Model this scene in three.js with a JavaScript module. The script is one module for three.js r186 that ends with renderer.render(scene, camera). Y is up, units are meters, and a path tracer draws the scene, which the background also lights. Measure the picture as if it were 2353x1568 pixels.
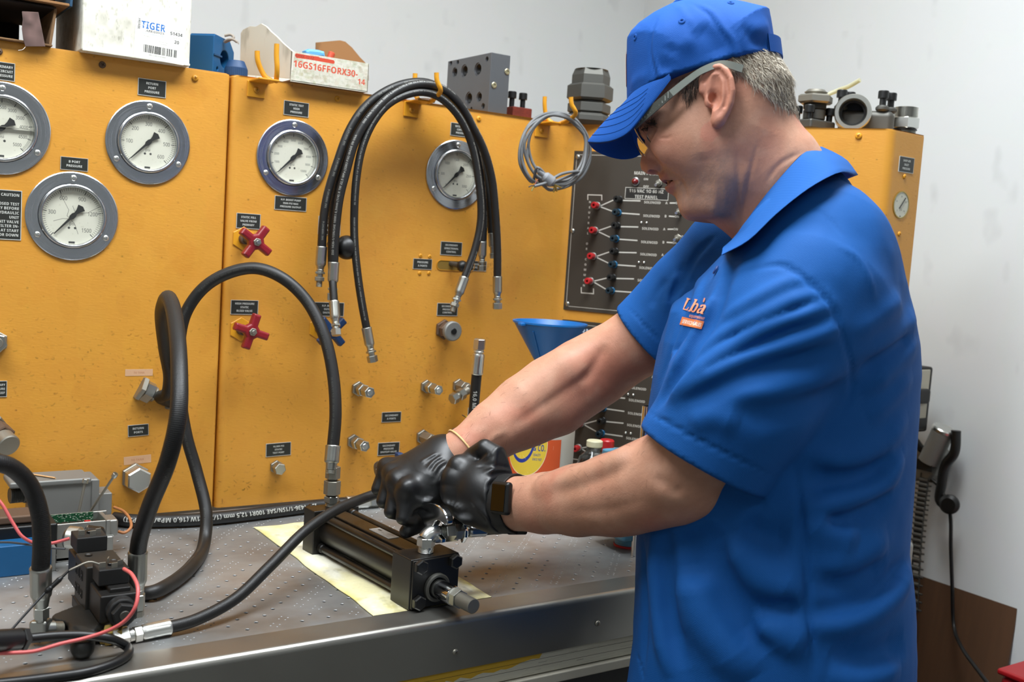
import * as THREE from 'three';
import { mergeGeometries, mergeVertices } from 'three/addons/utils/BufferGeometryUtils.js';
import { RoundedBoxGeometry } from 'three/addons/geometries/RoundedBoxGeometry.js';
import { RectAreaLightUniformsLib } from 'three/addons/lights/RectAreaLightUniformsLib.js';
import { Brush, Evaluator, SUBTRACTION, ADDITION } from 'three-bvh-csg';

// ---------- camera, lights, exposure ----------
const W = 2353, H = 1568, FPX = 2430;
const scene = new THREE.Scene();
const camera = new THREE.PerspectiveCamera(2 * Math.atan(H / 2 / FPX) * 180 / Math.PI, W / H, 0.05, 40);
camera.position.set(0, 1.41, 0);
camera.rotation.set(-5.33 * Math.PI / 180, -34 * Math.PI / 180, 3.8 * Math.PI / 180, 'YXZ');
camera.updateMatrixWorld();
camera.focus = 1.45; camera.userData.fStop = 7;
const renderer = new THREE.WebGLRenderer({ antialias: true });
renderer.toneMapping = THREE.LinearToneMapping;
renderer.toneMappingExposure = 1.1;
renderer.shadowMap.enabled = true; renderer.shadowMap.type = THREE.PCFSoftShadowMap;
RectAreaLightUniformsLib.init();
const CEIL = 2.85, WALL_X = 2.2, WALL_Z = -2.64, BENCH = 0.93;
// ceiling fittings: [x, z, width along x, depth along z, intensity]
const FITTINGS = [
  [0.95, -1.0, 1.0, 0.5, 19.5], [-0.35, -0.9, 1.1, 0.5, 15.5], [0.7, 1.1, 1.2, 0.6, 2.6], [-1.2, 1.1, 1.2, 0.6, 3.2],
];
const LIGHT_RGB = [0.93, 0.985, 1.03];

// ---------- small helpers ----------
let seed = 1234567;
const rnd = () => { seed = (seed * 1664525 + 1013904223) >>> 0; return seed / 4294967296; };
const V = (x = 0, y = 0, z = 0) => new THREE.Vector3(x, y, z);
const UP = V(0, 1, 0), CAM = camera.position.clone();
const ray = (px, py) => V((px - W / 2) / FPX, -(py - H / 2) / FPX, -1).applyQuaternion(camera.quaternion);
const at = (px, py, depth) => ray(px, py).multiplyScalar(depth).add(CAM);
function on(px, py, p, n) { const d = ray(px, py); return d.multiplyScalar(n.dot(p.clone().sub(CAM)) / n.dot(d)).add(CAM); }
const onY = (px, py, y) => on(px, py, V(0, y, 0), UP);
const RIGHT = V(1, 0, 0).applyQuaternion(camera.quaternion), UPV = V(0, 1, 0).applyQuaternion(camera.quaternion), FWD = V(0, 0, -1).applyQuaternion(camera.quaternion);
const lerp = (a, b, t) => a + (b - a) * t, clamp = (x, a = 0, b = 1) => Math.min(b, Math.max(a, x)), sstep = (a, b, x) => { const t = clamp((x - a) / (b - a)); return t * t * (3 - 2 * t); };
function frame(o, r, u) { r = r.clone().normalize(); const n = r.clone().cross(u).normalize(); u = n.clone().cross(r).normalize(); return { o: o.clone(), r, u, n, q: new THREE.Quaternion().setFromRotationMatrix(new THREE.Matrix4().makeBasis(r, u, n)) }; }
const fp = (f, a, b, c = 0) => f.o.clone().addScaledVector(f.r, a).addScaledVector(f.u, b).addScaledVector(f.n, c);
const pp = (f, px, py, out = 0) => on(px, py, f.o.clone().addScaledVector(f.n, out), f.n);   // a point of the photo on a plane of the cabinet
const dirQ = (d) => new THREE.Quaternion().setFromUnitVectors(UP, d.clone().normalize());

// ---------- naming ----------
const used = {};
function numbered(n) { const k = used[n] = (used[n] ?? -1) + 1; return k ? `${n}_${String(k).padStart(3, '0')}` : n; }
function tag(o, label, category, group, kind) {
  if (label) o.userData.label = label; if (category) o.userData.category = category; if (group) o.userData.group = group; if (kind) o.userData.kind = kind; return o;
}
function thing(name, label, category, pos = V(), quat, group) {
  const o = new THREE.Group(); o.name = numbered(name); o.position.copy(pos); if (quat) o.quaternion.copy(quat); scene.add(o); return tag(o, label, category, group);
}
function mesh(parent, name, geo, mat, label) {
  const m = new THREE.Mesh(geo, mat); m.name = parent === scene ? numbered(name) : name; m.castShadow = m.receiveShadow = true;
  if (label) m.userData.label = label; parent.add(m); return m;
}
function sub(parent, name, pos, quat, label) { const g = new THREE.Group(); g.name = name; if (pos) g.position.copy(pos); if (quat) g.quaternion.copy(quat); if (label) g.userData.label = label; parent.add(g); return g; }
// a mesh whose geometry is given in world coordinates, put under a thing that stands elsewhere
function wmesh(parent, name, geo, mat, label) { parent.updateWorldMatrix(true, false); geo.applyMatrix4(parent.matrixWorld.clone().invert()); return mesh(parent, name, geo, mat, label); }
function struct(name, geo, mat, pos) { const m = mesh(scene, name, geo, mat); m.userData.kind = 'structure'; if (pos) m.position.copy(pos); return m; }

// ---------- geometry helpers ----------
const merge = (l) => { l = l.map(g => g.index ? g.toNonIndexed() : g); const keep = ['position', 'normal', 'uv'].concat(l.every(g => g.attributes.color) ? ['color'] : []); for (const g of l) for (const k of Object.keys(g.attributes)) if (!keep.includes(k)) g.deleteAttribute(k); return mergeGeometries(l); };
const rbox = (w, h, d, r = 0.002, s = 2) => new RoundedBoxGeometry(w, h, d, s, Math.min(r, w / 2.01, h / 2.01, d / 2.01));
const mv = (g, x, y, z) => { g.translate(x, y, z); return g; };
const rot = (g, x, y, z) => { g.applyMatrix4(new THREE.Matrix4().makeRotationFromEuler(new THREE.Euler(x, y, z))); return g; };
const turnTo = (g, d, p) => { g.applyQuaternion(dirQ(d)); if (p) g.translate(p.x, p.y, p.z); return g; };
const flat = (g) => { g = g.index ? g.toNonIndexed() : g; g.computeVertexNormals(); return g; };
const lathe = (pts, seg = 32) => { const g = new THREE.LatheGeometry(pts.map(p => new THREE.Vector2(Math.max(p[0], 1e-5), p[1])), seg); return g; };
// profile with sharp corners: every point doubled
const turned = (pts, seg = 28) => { const l = []; for (let i = 0; i + 1 < pts.length; i++) l.push(lathe([pts[i], pts[i + 1]], seg)); return merge(l); };
function hexG(r, h, ch = 0.12, hole = 0) {   // hex nut along +y from 0 to h, r across flats / 2
  const R = r / Math.cos(Math.PI / 6), c = r * ch; const pts = [[hole, 0], [R - c, 0], [R, c * 0.7], [R, h - c * 0.7], [R - c, h], [hole, h]];
  if (hole) pts.push([hole, 0]);
  return flat(turned(pts, 6));
}
const rodG = (r, h, c = 0.1, seg = 24) => turned([[0, 0], [r * (1 - c), 0], [r, r * c], [r, h - r * c], [r * (1 - c), h], [0, h]], seg);
function threadG(r, h, pitch = 0.0016, seg = 20) { const n = Math.max(3, Math.round(h / pitch)), pts = [[0, 0], [r * 0.9, 0]]; for (let i = 0; i < n; i++) { pts.push([r, (i + 0.35) * h / n], [r, (i + 0.55) * h / n], [r * 0.9, (i + 1) * h / n]); } pts.push([0, h]); return turned(pts, seg); }
function crimpG(r, h, n = 8) {   // a crimped collar: flats pressed into a round sleeve
  const seg = n * 6, rings = [[0, 0.94], [0.04, 1.03], [0.1, 1], [0.55, 0.99], [0.85, 1], [0.94, 0.97], [1, 0.86]], pos = [], idx = [];
  rings.forEach(([t, k]) => { for (let j = 0; j <= seg; j++) { const a = j / seg * Math.PI * 2, f = 1 - 0.045 * (t > 0.06 && t < 0.9 ? 1 : 0) * Math.pow(Math.abs(Math.cos(a * n / 2)), 8); pos.push(Math.cos(a) * r * k * f, t * h, Math.sin(a) * r * k * f); } });
  const m = seg + 1; for (let i = 0; i + 1 < rings.length; i++) for (let j = 0; j < seg; j++) { const a = i * m + j; idx.push(a, a + m, a + 1, a + 1, a + m, a + m + 1); }
  const g = new THREE.BufferGeometry(); g.setAttribute('position', new THREE.Float32BufferAttribute(pos, 3)); g.setAttribute('uv', new THREE.Float32BufferAttribute(new Float32Array(pos.length / 3 * 2), 2)); g.setIndex(idx); g.computeVertexNormals();
  const cap = mv(rot(new THREE.RingGeometry(r * 0.62, r * 0.95, 24), Math.PI / 2, 0, 0), 0, 0, 0), cap2 = mv(rot(new THREE.CircleGeometry(r * 0.87, 24), -Math.PI / 2, 0, 0), 0, h, 0);
  return merge([g, cap, cap2]);
}
const crv = (pts, closed = false, t = 0.5) => new THREE.CatmullRomCurve3(pts, closed, 'centripetal', t);
function tubeG(pts, r, n = 64, k = 12, closed = false, caps = true) {
  const c = pts.getPoint ? pts : crv(pts, closed), g = new THREE.TubeGeometry(c, n, r, k, closed), L = c.getLength(), uv = g.attributes.uv;
  for (let i = 0; i < uv.count; i++) uv.setX(i, uv.getX(i) * L);           // u in metres along the tube
  if (closed || !caps) return g;
  const e = []; for (const t of [0, 1]) { const d = c.getTangent(t).multiplyScalar(t ? 1 : -1), s = new THREE.CircleGeometry(r, k); rot(s, -Math.PI / 2, 0, 0); e.push(turnTo(s, d, c.getPoint(t))); }
  return merge([g, ...e]);
}
function shapeOf(pts) { const s = new THREE.Shape(); pts.forEach((p, i) => i ? s.lineTo(p[0], p[1]) : s.moveTo(p[0], p[1])); return s; }
function slab(pts, depth, bevel = 0.001, seg = 2) { return new THREE.ExtrudeGeometry(pts.getPoints ? pts : shapeOf(pts), { depth: depth - 2 * bevel, bevelEnabled: bevel > 0, bevelSize: bevel, bevelThickness: bevel, bevelOffset: -bevel, bevelSegments: seg, curveSegments: 16 }).translate(0, 0, bevel); }
// stack of turned pieces along a direction: [kind, radius, length, name, material, extra]
function stack(parent, pos, dir, spec, local = false) {
  const q = dirQ(dir), p = pos.clone(), d = dir.clone().normalize(); parent.updateWorldMatrix(true, false);
  for (const [kind, r, len, name, mat, x] of spec) {
    if (len > 0 && kind !== 'gap') {
      const g = kind === 'hex' ? hexG(r, len, x ?? 0.12) : kind === 'thread' ? threadG(r, len, x) : kind === 'crimp' ? crimpG(r, len, x) : kind === 'cone' ? turned([[0, 0], [r, 0], [x, len], [0, len]]) : rodG(r, len, x);
      if (x === undefined && kind === 'hex') rot(g, 0, 0.3, 0);
      g.applyQuaternion(q); g.translate(p.x, p.y, p.z); local ? mesh(parent, name, g, mat) : wmesh(parent, name, g, mat);
    }
    p.addScaledVector(d, len);
  }
  return p;
}

// ---------- textures ----------
function hash2(x, y) { let h = (x * 374761393 + y * 668265263) | 0; h = Math.imul(h ^ (h >>> 13), 1274126177); return ((h ^ (h >>> 16)) >>> 0) / 4294967296; }
function vnoise(x, y, per) { const xi = Math.floor(x), yi = Math.floor(y), fx = x - xi, fy = y - yi, u = fx * fx * (3 - 2 * fx), v = fy * fy * (3 - 2 * fy), w = (a) => per ? ((a % per) + per) % per : a; const a = hash2(w(xi), w(yi)), b = hash2(w(xi + 1), w(yi)), c = hash2(w(xi), w(yi + 1)), d = hash2(w(xi + 1), w(yi + 1)); return lerp(lerp(a, b, u), lerp(c, d, u), v); }
function fbm(x, y, oct, per) { let s = 0, a = 0.5, n = 0; for (let i = 0; i < oct; i++) { s += a * vnoise(x, y, per); n += a; x *= 2; y *= 2; per = per && per * 2; a *= 0.5; } return s / n; }
function h3(x, y, z) { return hash2(x + z * 57, y + z * 131); }
function noise3(x, y, z) { const xi = Math.floor(x), yi = Math.floor(y), zi = Math.floor(z), fx = x - xi, fy = y - yi, fz = z - zi, u = fx * fx * (3 - 2 * fx), v = fy * fy * (3 - 2 * fy), w = fz * fz * (3 - 2 * fz); const L = (k) => lerp(lerp(h3(xi, yi, k), h3(xi + 1, yi, k), u), lerp(h3(xi, yi + 1, k), h3(xi + 1, yi + 1, k), u), v); return lerp(L(zi), L(zi + 1), w); }
function dataTex(n, fn, srgb = true, rep = 1, m = n) {
  const d = new Uint8Array(n * m * 4); for (let y = 0; y < m; y++) for (let x = 0; x < n; x++) { const c = fn(x / n, y / m), i = (y * n + x) * 4; if (c.length) { d[i] = clamp(c[0]) * 255; d[i + 1] = clamp(c[1]) * 255; d[i + 2] = clamp(c[2]) * 255; } else d[i] = d[i + 1] = d[i + 2] = clamp(c) * 255; d[i + 3] = 255; }
  const t = new THREE.DataTexture(d, n, m); t.wrapS = t.wrapT = THREE.RepeatWrapping; t.magFilter = THREE.LinearFilter; t.minFilter = THREE.LinearMipmapLinearFilter; t.generateMipmaps = true; if (srgb) t.colorSpace = THREE.SRGBColorSpace; t.repeat.set(rep, rep); t.needsUpdate = true; return t;
}
const hexRGB = (h) => [((h >> 16) & 255) / 255, ((h >> 8) & 255) / 255, (h & 255) / 255];
function canvasTex(w, h, draw, srgb = true) { const c = document.createElement('canvas'); c.width = w; c.height = h; const x = c.getContext('2d'); draw(x, w, h); const t = new THREE.CanvasTexture(c); if (srgb) t.colorSpace = THREE.SRGBColorSpace; t.wrapS = t.wrapT = THREE.RepeatWrapping; t.anisotropy = 8; return t; }
// one canvas shared by all printed faces
const ATLAS = 2048, atlasCanvas = document.createElement('canvas'); atlasCanvas.width = atlasCanvas.height = ATLAS;
const ax = atlasCanvas.getContext('2d'); ax.fillStyle = '#b9bbb6'; ax.fillRect(0, 0, ATLAS, ATLAS);
const shelf = { x: 40, y: 4, h: 0 };
function atlasRect(w, h, draw) {
  w = Math.round(w); h = Math.round(h); if (shelf.x + w + 4 > ATLAS) { shelf.x = 4; shelf.y += shelf.h + 6; shelf.h = 0; }
  const x = shelf.x, y = shelf.y; shelf.x += w + 6; shelf.h = Math.max(shelf.h, h); if (y + h > ATLAS) console.log('ATLAS FULL', y + h);
  ax.save(); ax.translate(x, y); ax.beginPath(); ax.rect(0, 0, w, h); ax.clip(); draw(ax, w, h); ax.restore();
  return [(x + 0.5) / ATLAS, 1 - (y + h - 0.5) / ATLAS, (x + w - 0.5) / ATLAS, 1 - (y + 0.5) / ATLAS];
}
const atlasTex = new THREE.CanvasTexture(atlasCanvas); atlasTex.colorSpace = THREE.SRGBColorSpace; atlasTex.anisotropy = 8;
const ownPrint = (w, h, draw, rough = 0.5) => std(0xffffff, rough, 0.05, { map: canvasTex(Math.round(w), Math.round(h), (x, W2, H2) => { x.fillStyle = '#b9bbb6'; x.fillRect(0, 0, W2, H2); draw(x, W2, H2); }) });
const FULL = [0, 0, 1, 1];
const toRect = (g, r) => { const uv = g.attributes.uv; for (let i = 0; i < uv.count; i++) uv.setXY(i, lerp(r[0], r[2], uv.getX(i)), lerp(r[1], r[3], uv.getY(i))); return g; };
function plateG(w, h, d, rect) {        // thin plate, print on its +z face, bare metal on the edges
  const g = new THREE.BoxGeometry(w, h, d), uv = g.attributes.uv; for (let i = 0; i < 24; i++) { if (i >= 16 && i < 20) uv.setXY(i, lerp(rect[0], rect[2], uv.getX(i)), lerp(rect[1], rect[3], uv.getY(i))); else uv.setXY(i, 10 / ATLAS, 1 - 10 / ATLAS); }
  return g.translate(0, 0, d / 2);
}
function printLines(lines, o = {}) {
  return (x, w, h) => {
    x.fillStyle = o.edge ?? '#c3c5bf'; x.fillRect(0, 0, w, h); const b = o.border ?? Math.max(3, h * 0.035); x.fillStyle = o.bg ?? '#2a2b26'; x.fillRect(b, b, w - 2 * b, h - 2 * b);
    x.fillStyle = o.fg ?? '#cfcfc8'; x.textAlign = o.align ?? 'center'; x.textBaseline = 'middle'; const n = lines.length, s = o.size ?? Math.min(h / (n + 0.9) * 0.72, 400);
    lines.forEach((l, i) => { x.font = `bold ${Math.round(s)}px sans-serif`; const m = x.measureText(l).width, k = Math.min(1, (w - 4 * b) / m * 0.96); x.save(); x.translate(o.align === 'right' ? w - 3 * b : o.align === 'left' ? 3 * b : w / 2, h * (i + 1) / (n + 1) * 0.98 + h * 0.01); x.scale(k, 1); x.fillText(l, 0, 0); x.restore(); });
    for (let i = 0; i < w * h / 300; i++) { x.fillStyle = `rgba(${rnd() < 0.5 ? '150,140,120' : '10,10,8'},${rnd() * 0.25})`; x.fillRect(rnd() * w, rnd() * h, 1 + rnd() * 2, 1 + rnd() * 2); }
  };
}

// ---------- materials ----------
const std = (color, rough, metal = 0, o = {}) => new THREE.MeshStandardMaterial({ color, roughness: rough, metalness: metal, ...o });
const brushed = dataTex(256, (u, v) => 0.62 + 0.25 * fbm(u * 4, v * 64, 3, 4) + 0.13 * fbm(u * 64, v * 64, 2, 64), false, 6);
const patchy = dataTex(256, (u, v) => { const n = fbm(u * 8, v * 8, 5, 8); return [0.72 + 0.28 * n, 0.72 + 0.28 * n, 0.7 + 0.28 * n]; });
const grainBump = dataTex(256, (u, v) => fbm(u * 48, v * 48, 3, 48), false, 8);
const MT = {
  zinc: std(0xb6b6ae, 0.36, 1), zincDull: std(0x9a968b, 0.5, 0.9), chrome: std(0xd9dadb, 0.12, 1), chromeSoft: std(0xbfc1c2, 0.24, 1), bright: std(0xe2e2dc, 0.3, 1), iron: std(0x5d5c57, 0.55, 0.75), ironDark: std(0x2a2a28, 0.5, 0.5), rust: std(0x6b5646, 0.7, 0.6), brass: std(0xa58d4c, 0.4, 0.9),
  rubber: std(0x131313, 0.52, 0), rubberGloss: std(0x121212, 0.4, 0), black: std(0x0f0f0e, 0.42), blackMatte: std(0x151413, 0.62), blackPaint: new THREE.MeshPhysicalMaterial({ color: 0x0d0b08, roughness: 0.4, clearcoat: 0.3, clearcoatRoughness: 0.25 }),
  alu: std(0x9d9c96, 0.46, 0.85), aluCast: std(0x8b8b87, 0.6, 0.6), print: std(0xffffff, 0.45, 0.1, { map: atlasTex }), paperPrint: std(0xffffff, 0.85, 0, { map: atlasTex }),
  red: new THREE.MeshPhysicalMaterial({ color: 0x840f1c, roughness: 0.42, clearcoat: 0.3, clearcoatRoughness: 0.3 }), redPlastic: std(0xb11f22, 0.35), blueSteel: std(0x0d5484, 0.5, 0.1), blueDark: std(0x12355f, 0.5), bluePlastic: std(0x0e5d9d, 0.4),
  yellowPaint: std(0xd8961f, 0.42), yellowDark: std(0xc0851c, 0.45), glass: new THREE.MeshPhysicalMaterial({ color: 0xffffff, transmission: 1, roughness: 0.02, thickness: 0, ior: 1.45 }),
};

// ---------- smooth solids ----------
const smin = (a, b, k) => { const h = Math.max(k - Math.abs(a - b), 0) / k; return Math.min(a, b) - h * h * k * 0.25; };
const smax = (a, b, k) => -smin(-a, -b, k);
// tapered capsule chain: nodes [Vector3, radius]
function chain(nodes, k = 0) {
  const s = []; for (let i = 0; i + 1 < nodes.length; i++) { const [a, ra] = nodes[i], [b, rb] = nodes[i + 1]; s.push([a.x, a.y, a.z, b.x - a.x, b.y - a.y, b.z - a.z, ra, rb, a.distanceToSquared(b)]); }
  return (x, y, z) => { let d = 1e9; for (const q of s) { const px = x - q[0], py = y - q[1], pz = z - q[2], t = clamp((px * q[3] + py * q[4] + pz * q[5]) / q[8]), e = Math.hypot(px - q[3] * t, py - q[4] * t, pz - q[5] * t) - (q[6] + (q[7] - q[6]) * t); d = k ? smin(d, e, k) : Math.min(d, e); } return d; };
}
function ell(f, c, rx, ry, rz) { // ellipsoid in a frame
  return (x, y, z) => { const dx = x - c.x, dy = y - c.y, dz = z - c.z, a = (dx * f.r.x + dy * f.r.y + dz * f.r.z) / rx, b = (dx * f.u.x + dy * f.u.y + dz * f.u.z) / ry, e = (dx * f.n.x + dy * f.n.y + dz * f.n.z) / rz, k0 = Math.hypot(a, b, e), k1 = Math.hypot(a / rx, b / ry, e / rz); return k1 < 1e-9 ? -Math.min(rx, ry, rz) : k0 * (k0 - 1) / k1; };
}
function poly2(pts) { // signed distance to a polygon in the plane
  const n = pts.length; return (x, y) => { let d = 1e9, s = 1; for (let i = 0, j = n - 1; i < n; j = i++) { const ex = pts[j][0] - pts[i][0], ey = pts[j][1] - pts[i][1], wx = x - pts[i][0], wy = y - pts[i][1], t = clamp((wx * ex + wy * ey) / (ex * ex + ey * ey)), bx = wx - ex * t, by = wy - ey * t; d = Math.min(d, bx * bx + by * by); const c1 = y >= pts[i][1], c2 = y < pts[j][1], c3 = ex * wy > ey * wx; if ((c1 && c2 && c3) || (!c1 && !c2 && !c3)) s = -s; } return s * Math.sqrt(d); };
}
// a rounded solid from a side outline, half thickness wf(a, b), edge rounding R
function inflate(f, pts, wf, R) { const p2 = poly2(pts); return (x, y, z) => { const dx = x - f.o.x, dy = y - f.o.y, dz = z - f.o.z, a = dx * f.r.x + dy * f.r.y + dz * f.r.z, b = dx * f.u.x + dy * f.u.y + dz * f.u.z, c = dx * f.n.x + dy * f.n.y + dz * f.n.z, w = typeof wf === 'number' ? wf : wf(a, b), q = Math.max(p2(a, b) + R, 0) / R, v = Math.abs(c) / w; return (Math.hypot(q, v) - 1) * Math.min(R, w); }; }
// soft folds: polylines raised (amp > 0) or sunk (amp < 0)
function folds(list) {
  const L = list.filter(f => f.pts.length > 1).map(({ pts, w, amp }) => { const segs = []; let len = 0; const cum = [0]; for (let i = 0; i + 1 < pts.length; i++) { len += pts[i].distanceTo(pts[i + 1]); cum.push(len); } for (let i = 0; i + 1 < pts.length; i++) { const a = pts[i], b = pts[i + 1]; segs.push([a.x, a.y, a.z, b.x - a.x, b.y - a.y, b.z - a.z, a.distanceToSquared(b), cum[i] / len, (cum[i + 1] - cum[i]) / len]); } const box = new THREE.Box3().setFromPoints(pts).expandByScalar(w * 2.2); return { segs, w, amp, box }; });
  return (x, y, z) => { let s = 0; for (const f of L) { const b = f.box; if (x < b.min.x || x > b.max.x || y < b.min.y || y > b.max.y || z < b.min.z || z > b.max.z) continue; let m = 1e9, tt = 0; for (const q of f.segs) { const px = x - q[0], py = y - q[1], pz = z - q[2], t = clamp((px * q[3] + py * q[4] + pz * q[5]) / q[6]), ex = px - q[3] * t, ey = py - q[4] * t, ez = pz - q[5] * t, e = ex * ex + ey * ey + ez * ez; if (e < m) { m = e; tt = q[7] + q[8] * t; } } s += f.amp * Math.exp(-Math.pow(m / (f.w * f.w), f.w > 0.0055 ? 0.9 : 1)) * Math.min(1, 4 * Math.min(tt, 1 - tt) + 0.12); } return s; };
}
// surface nets
function netMesh(f, lo, hi, h, o = {}) {
  const nx = Math.ceil((hi.x - lo.x) / h) + 2, ny = Math.ceil((hi.y - lo.y) / h) + 2, nz = Math.ceil((hi.z - lo.z) / h) + 2, g = new Float32Array(nx * ny * nz), B = 5;
  const I = (i, j, k) => (k * ny + j) * nx + i;
  for (let k = 0; k < nz; k += B) for (let j = 0; j < ny; j += B) for (let i = 0; i < nx; i += B) {
    const m = f(lo.x + (i + B / 2) * h, lo.y + (j + B / 2) * h, lo.z + (k + B / 2) * h), skip = Math.abs(m) > h * B * 1.9 + 0.02;
    for (let c = k; c < Math.min(k + B, nz); c++) for (let b = j; b < Math.min(j + B, ny); b++) for (let a = i; a < Math.min(i + B, nx); a++) g[I(a, b, c)] = skip ? m : f(lo.x + a * h, lo.y + b * h, lo.z + c * h);
  }
  const vid = new Int32Array(nx * ny * nz).fill(-1), pos = [], idx = [];
  const E = [[0, 1], [2, 3], [4, 5], [6, 7], [0, 2], [1, 3], [4, 6], [5, 7], [0, 4], [1, 5], [2, 6], [3, 7]];
  for (let k = 0; k + 1 < nz; k++) for (let j = 0; j + 1 < ny; j++) for (let i = 0; i + 1 < nx; i++) {
    const v = []; let m = 0; for (let c = 0; c < 8; c++) { const q = g[I(i + (c & 1), j + ((c >> 1) & 1), k + (c >> 2))]; v.push(q); if (q < 0) m |= 1 << c; } if (m === 0 || m === 255) continue;
    let x = 0, y = 0, z = 0, n = 0; for (const [a, b] of E) { const s = v[a] < 0, t = v[b] < 0; if (s === t) continue; const w = v[a] / (v[a] - v[b]); x += lerp(a & 1, b & 1, w); y += lerp((a >> 1) & 1, (b >> 1) & 1, w); z += lerp(a >> 2, b >> 2, w); n++; }
    vid[I(i, j, k)] = pos.length / 3; pos.push(lo.x + (i + x / n) * h, lo.y + (j + y / n) * h, lo.z + (k + z / n) * h);
  }
  const quad = (a, b, c, d, fl) => { if (a < 0 || b < 0 || c < 0 || d < 0) return; fl ? idx.push(a, c, b, a, d, c) : idx.push(a, b, c, a, c, d); };
  for (let k = 1; k + 1 < nz; k++) for (let j = 1; j + 1 < ny; j++) for (let i = 1; i + 1 < nx; i++) { const s = g[I(i, j, k)] < 0;
    if (s !== g[I(i + 1, j, k)] < 0) quad(vid[I(i, j - 1, k - 1)], vid[I(i, j, k - 1)], vid[I(i, j, k)], vid[I(i, j - 1, k)], !s);
    if (s !== g[I(i, j + 1, k)] < 0) quad(vid[I(i - 1, j, k - 1)], vid[I(i - 1, j, k)], vid[I(i, j, k)], vid[I(i, j, k - 1)], !s);
    if (s !== g[I(i, j, k + 1)] < 0) quad(vid[I(i - 1, j - 1, k)], vid[I(i, j - 1, k)], vid[I(i, j, k)], vid[I(i - 1, j, k)], !s); }
  const N = pos.length / 3, nor = new Float32Array(N * 3), e = h * 0.35;
  for (let p = 0; p < N; p++) { let x = pos[p * 3], y = pos[p * 3 + 1], z = pos[p * 3 + 2], gx, gy, gz, l; for (let it = 0; it < 2; it++) { gx = f(x + e, y, z) - f(x - e, y, z); gy = f(x, y + e, z) - f(x, y - e, z); gz = f(x, y, z + e) - f(x, y, z - e); l = Math.hypot(gx, gy, gz) || 1; if (it === 0) { const st = clamp(f(x, y, z) / (l / (2 * e)), -h * 0.6, h * 0.6); x -= gx / l * st; y -= gy / l * st; z -= gz / l * st; } } pos[p * 3] = x; pos[p * 3 + 1] = y; pos[p * 3 + 2] = z; nor[p * 3] = gx / l; nor[p * 3 + 1] = gy / l; nor[p * 3 + 2] = gz / l; }
  const G = new THREE.BufferGeometry(); G.setAttribute('position', new THREE.Float32BufferAttribute(pos, 3)); G.setAttribute('normal', new THREE.BufferAttribute(nor, 3)); G.setIndex(idx);
  const uv = new Float32Array(N * 2), col = o.color && new Float32Array(N * 3), P = V(), Q = V();
  for (let p = 0; p < N; p++) { P.set(pos[p * 3], pos[p * 3 + 1], pos[p * 3 + 2]); Q.set(nor[p * 3], nor[p * 3 + 1], nor[p * 3 + 2]); const t = o.uv ? o.uv(P, Q) : [P.x + P.z, P.y]; uv[p * 2] = t[0]; uv[p * 2 + 1] = t[1]; if (col) { const c = o.color(P, Q); col[p * 3] = c[0]; col[p * 3 + 1] = c[1]; col[p * 3 + 2] = c[2]; } }
  G.setAttribute('uv', new THREE.BufferAttribute(uv, 2)); if (col) G.setAttribute('color', new THREE.BufferAttribute(col, 3)); return G;
}
function boundsOf(pts, pad) { return new THREE.Box3().setFromPoints(pts).expandByScalar(pad); }
// first point of a solid along a line of sight (used to lay seams, folds and prints on cloth)
function hit(f, px, py, d0 = 0.85, d1 = 1.9) { let p = null; for (let d = d0; d < d1; d += 0.004) { const q = at(px, py, d); if (f(q.x, q.y, q.z) < 0) { let a = d - 0.004, b = d; for (let i = 0; i < 10; i++) { const m = (a + b) / 2, r = at(px, py, m); f(r.x, r.y, r.z) < 0 ? b = m : a = m; } p = at(px, py, b); break; } } return p; }
const gradN = (f, p, e = 0.001) => V(f(p.x + e, p.y, p.z) - f(p.x - e, p.y, p.z), f(p.x, p.y + e, p.z) - f(p.x, p.y - e, p.z), f(p.x, p.y, p.z + e) - f(p.x, p.y, p.z - e)).normalize();
const lay = (f, pts, w, amp) => { const q = crv(pts.map(p => V(p[0], p[1], 0))).getPoints(pts.length * 3); return { pts: q.map(p => hit(f, p.x, p.y)).filter(Boolean), w, amp }; };

// ---------- the room ----------
const wallTex = dataTex(512, (u, v) => { const n = fbm(u * 4, v * 4, 5, 4), s = fbm(u * 40 + 9, v * 24, 3, 40), d = s > 0.72 ? (s - 0.72) * 0.22 : 0; const b = 0.875 + 0.025 * n - d; return [b * 0.985, b, b * 0.998]; });
wallTex.repeat.set(0.5, 0.5);
const wallMat = std(0xffffff, 0.75, 0, { map: wallTex });
const XL = -3.2, ZF = 3.2, TH = 0.12;
const uvScale = (g, sx, sy) => { const uv = g.attributes.uv; for (let i = 0; i < uv.count; i++) uv.setXY(i, uv.getX(i) * sx, uv.getY(i) * sy); return g; };
const RW = WALL_X - XL, RD = ZF - WALL_Z;
struct('wall_back', uvScale(new THREE.BoxGeometry(RW + 2 * TH, CEIL, TH), RW, CEIL), wallMat, V((XL + WALL_X) / 2, CEIL / 2, WALL_Z - TH / 2));
struct('wall_front', uvScale(new THREE.BoxGeometry(RW + 2 * TH, CEIL, TH), RW, CEIL), wallMat, V((XL + WALL_X) / 2, CEIL / 2, ZF + TH / 2));
struct('wall_right', uvScale(new THREE.BoxGeometry(TH, CEIL, RD), RD, CEIL), wallMat, V(WALL_X + TH / 2, CEIL / 2, (WALL_Z + ZF) / 2));
struct('wall_left', uvScale(new THREE.BoxGeometry(TH, CEIL, RD), RD, CEIL), wallMat, V(XL - TH / 2, CEIL / 2, (WALL_Z + ZF) / 2));
const floorTex = dataTex(512, (u, v) => { const b = 0.3 + 0.1 * fbm(u * 6, v * 6, 5, 6); return [b, b * 0.98, b * 0.94]; });
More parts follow.
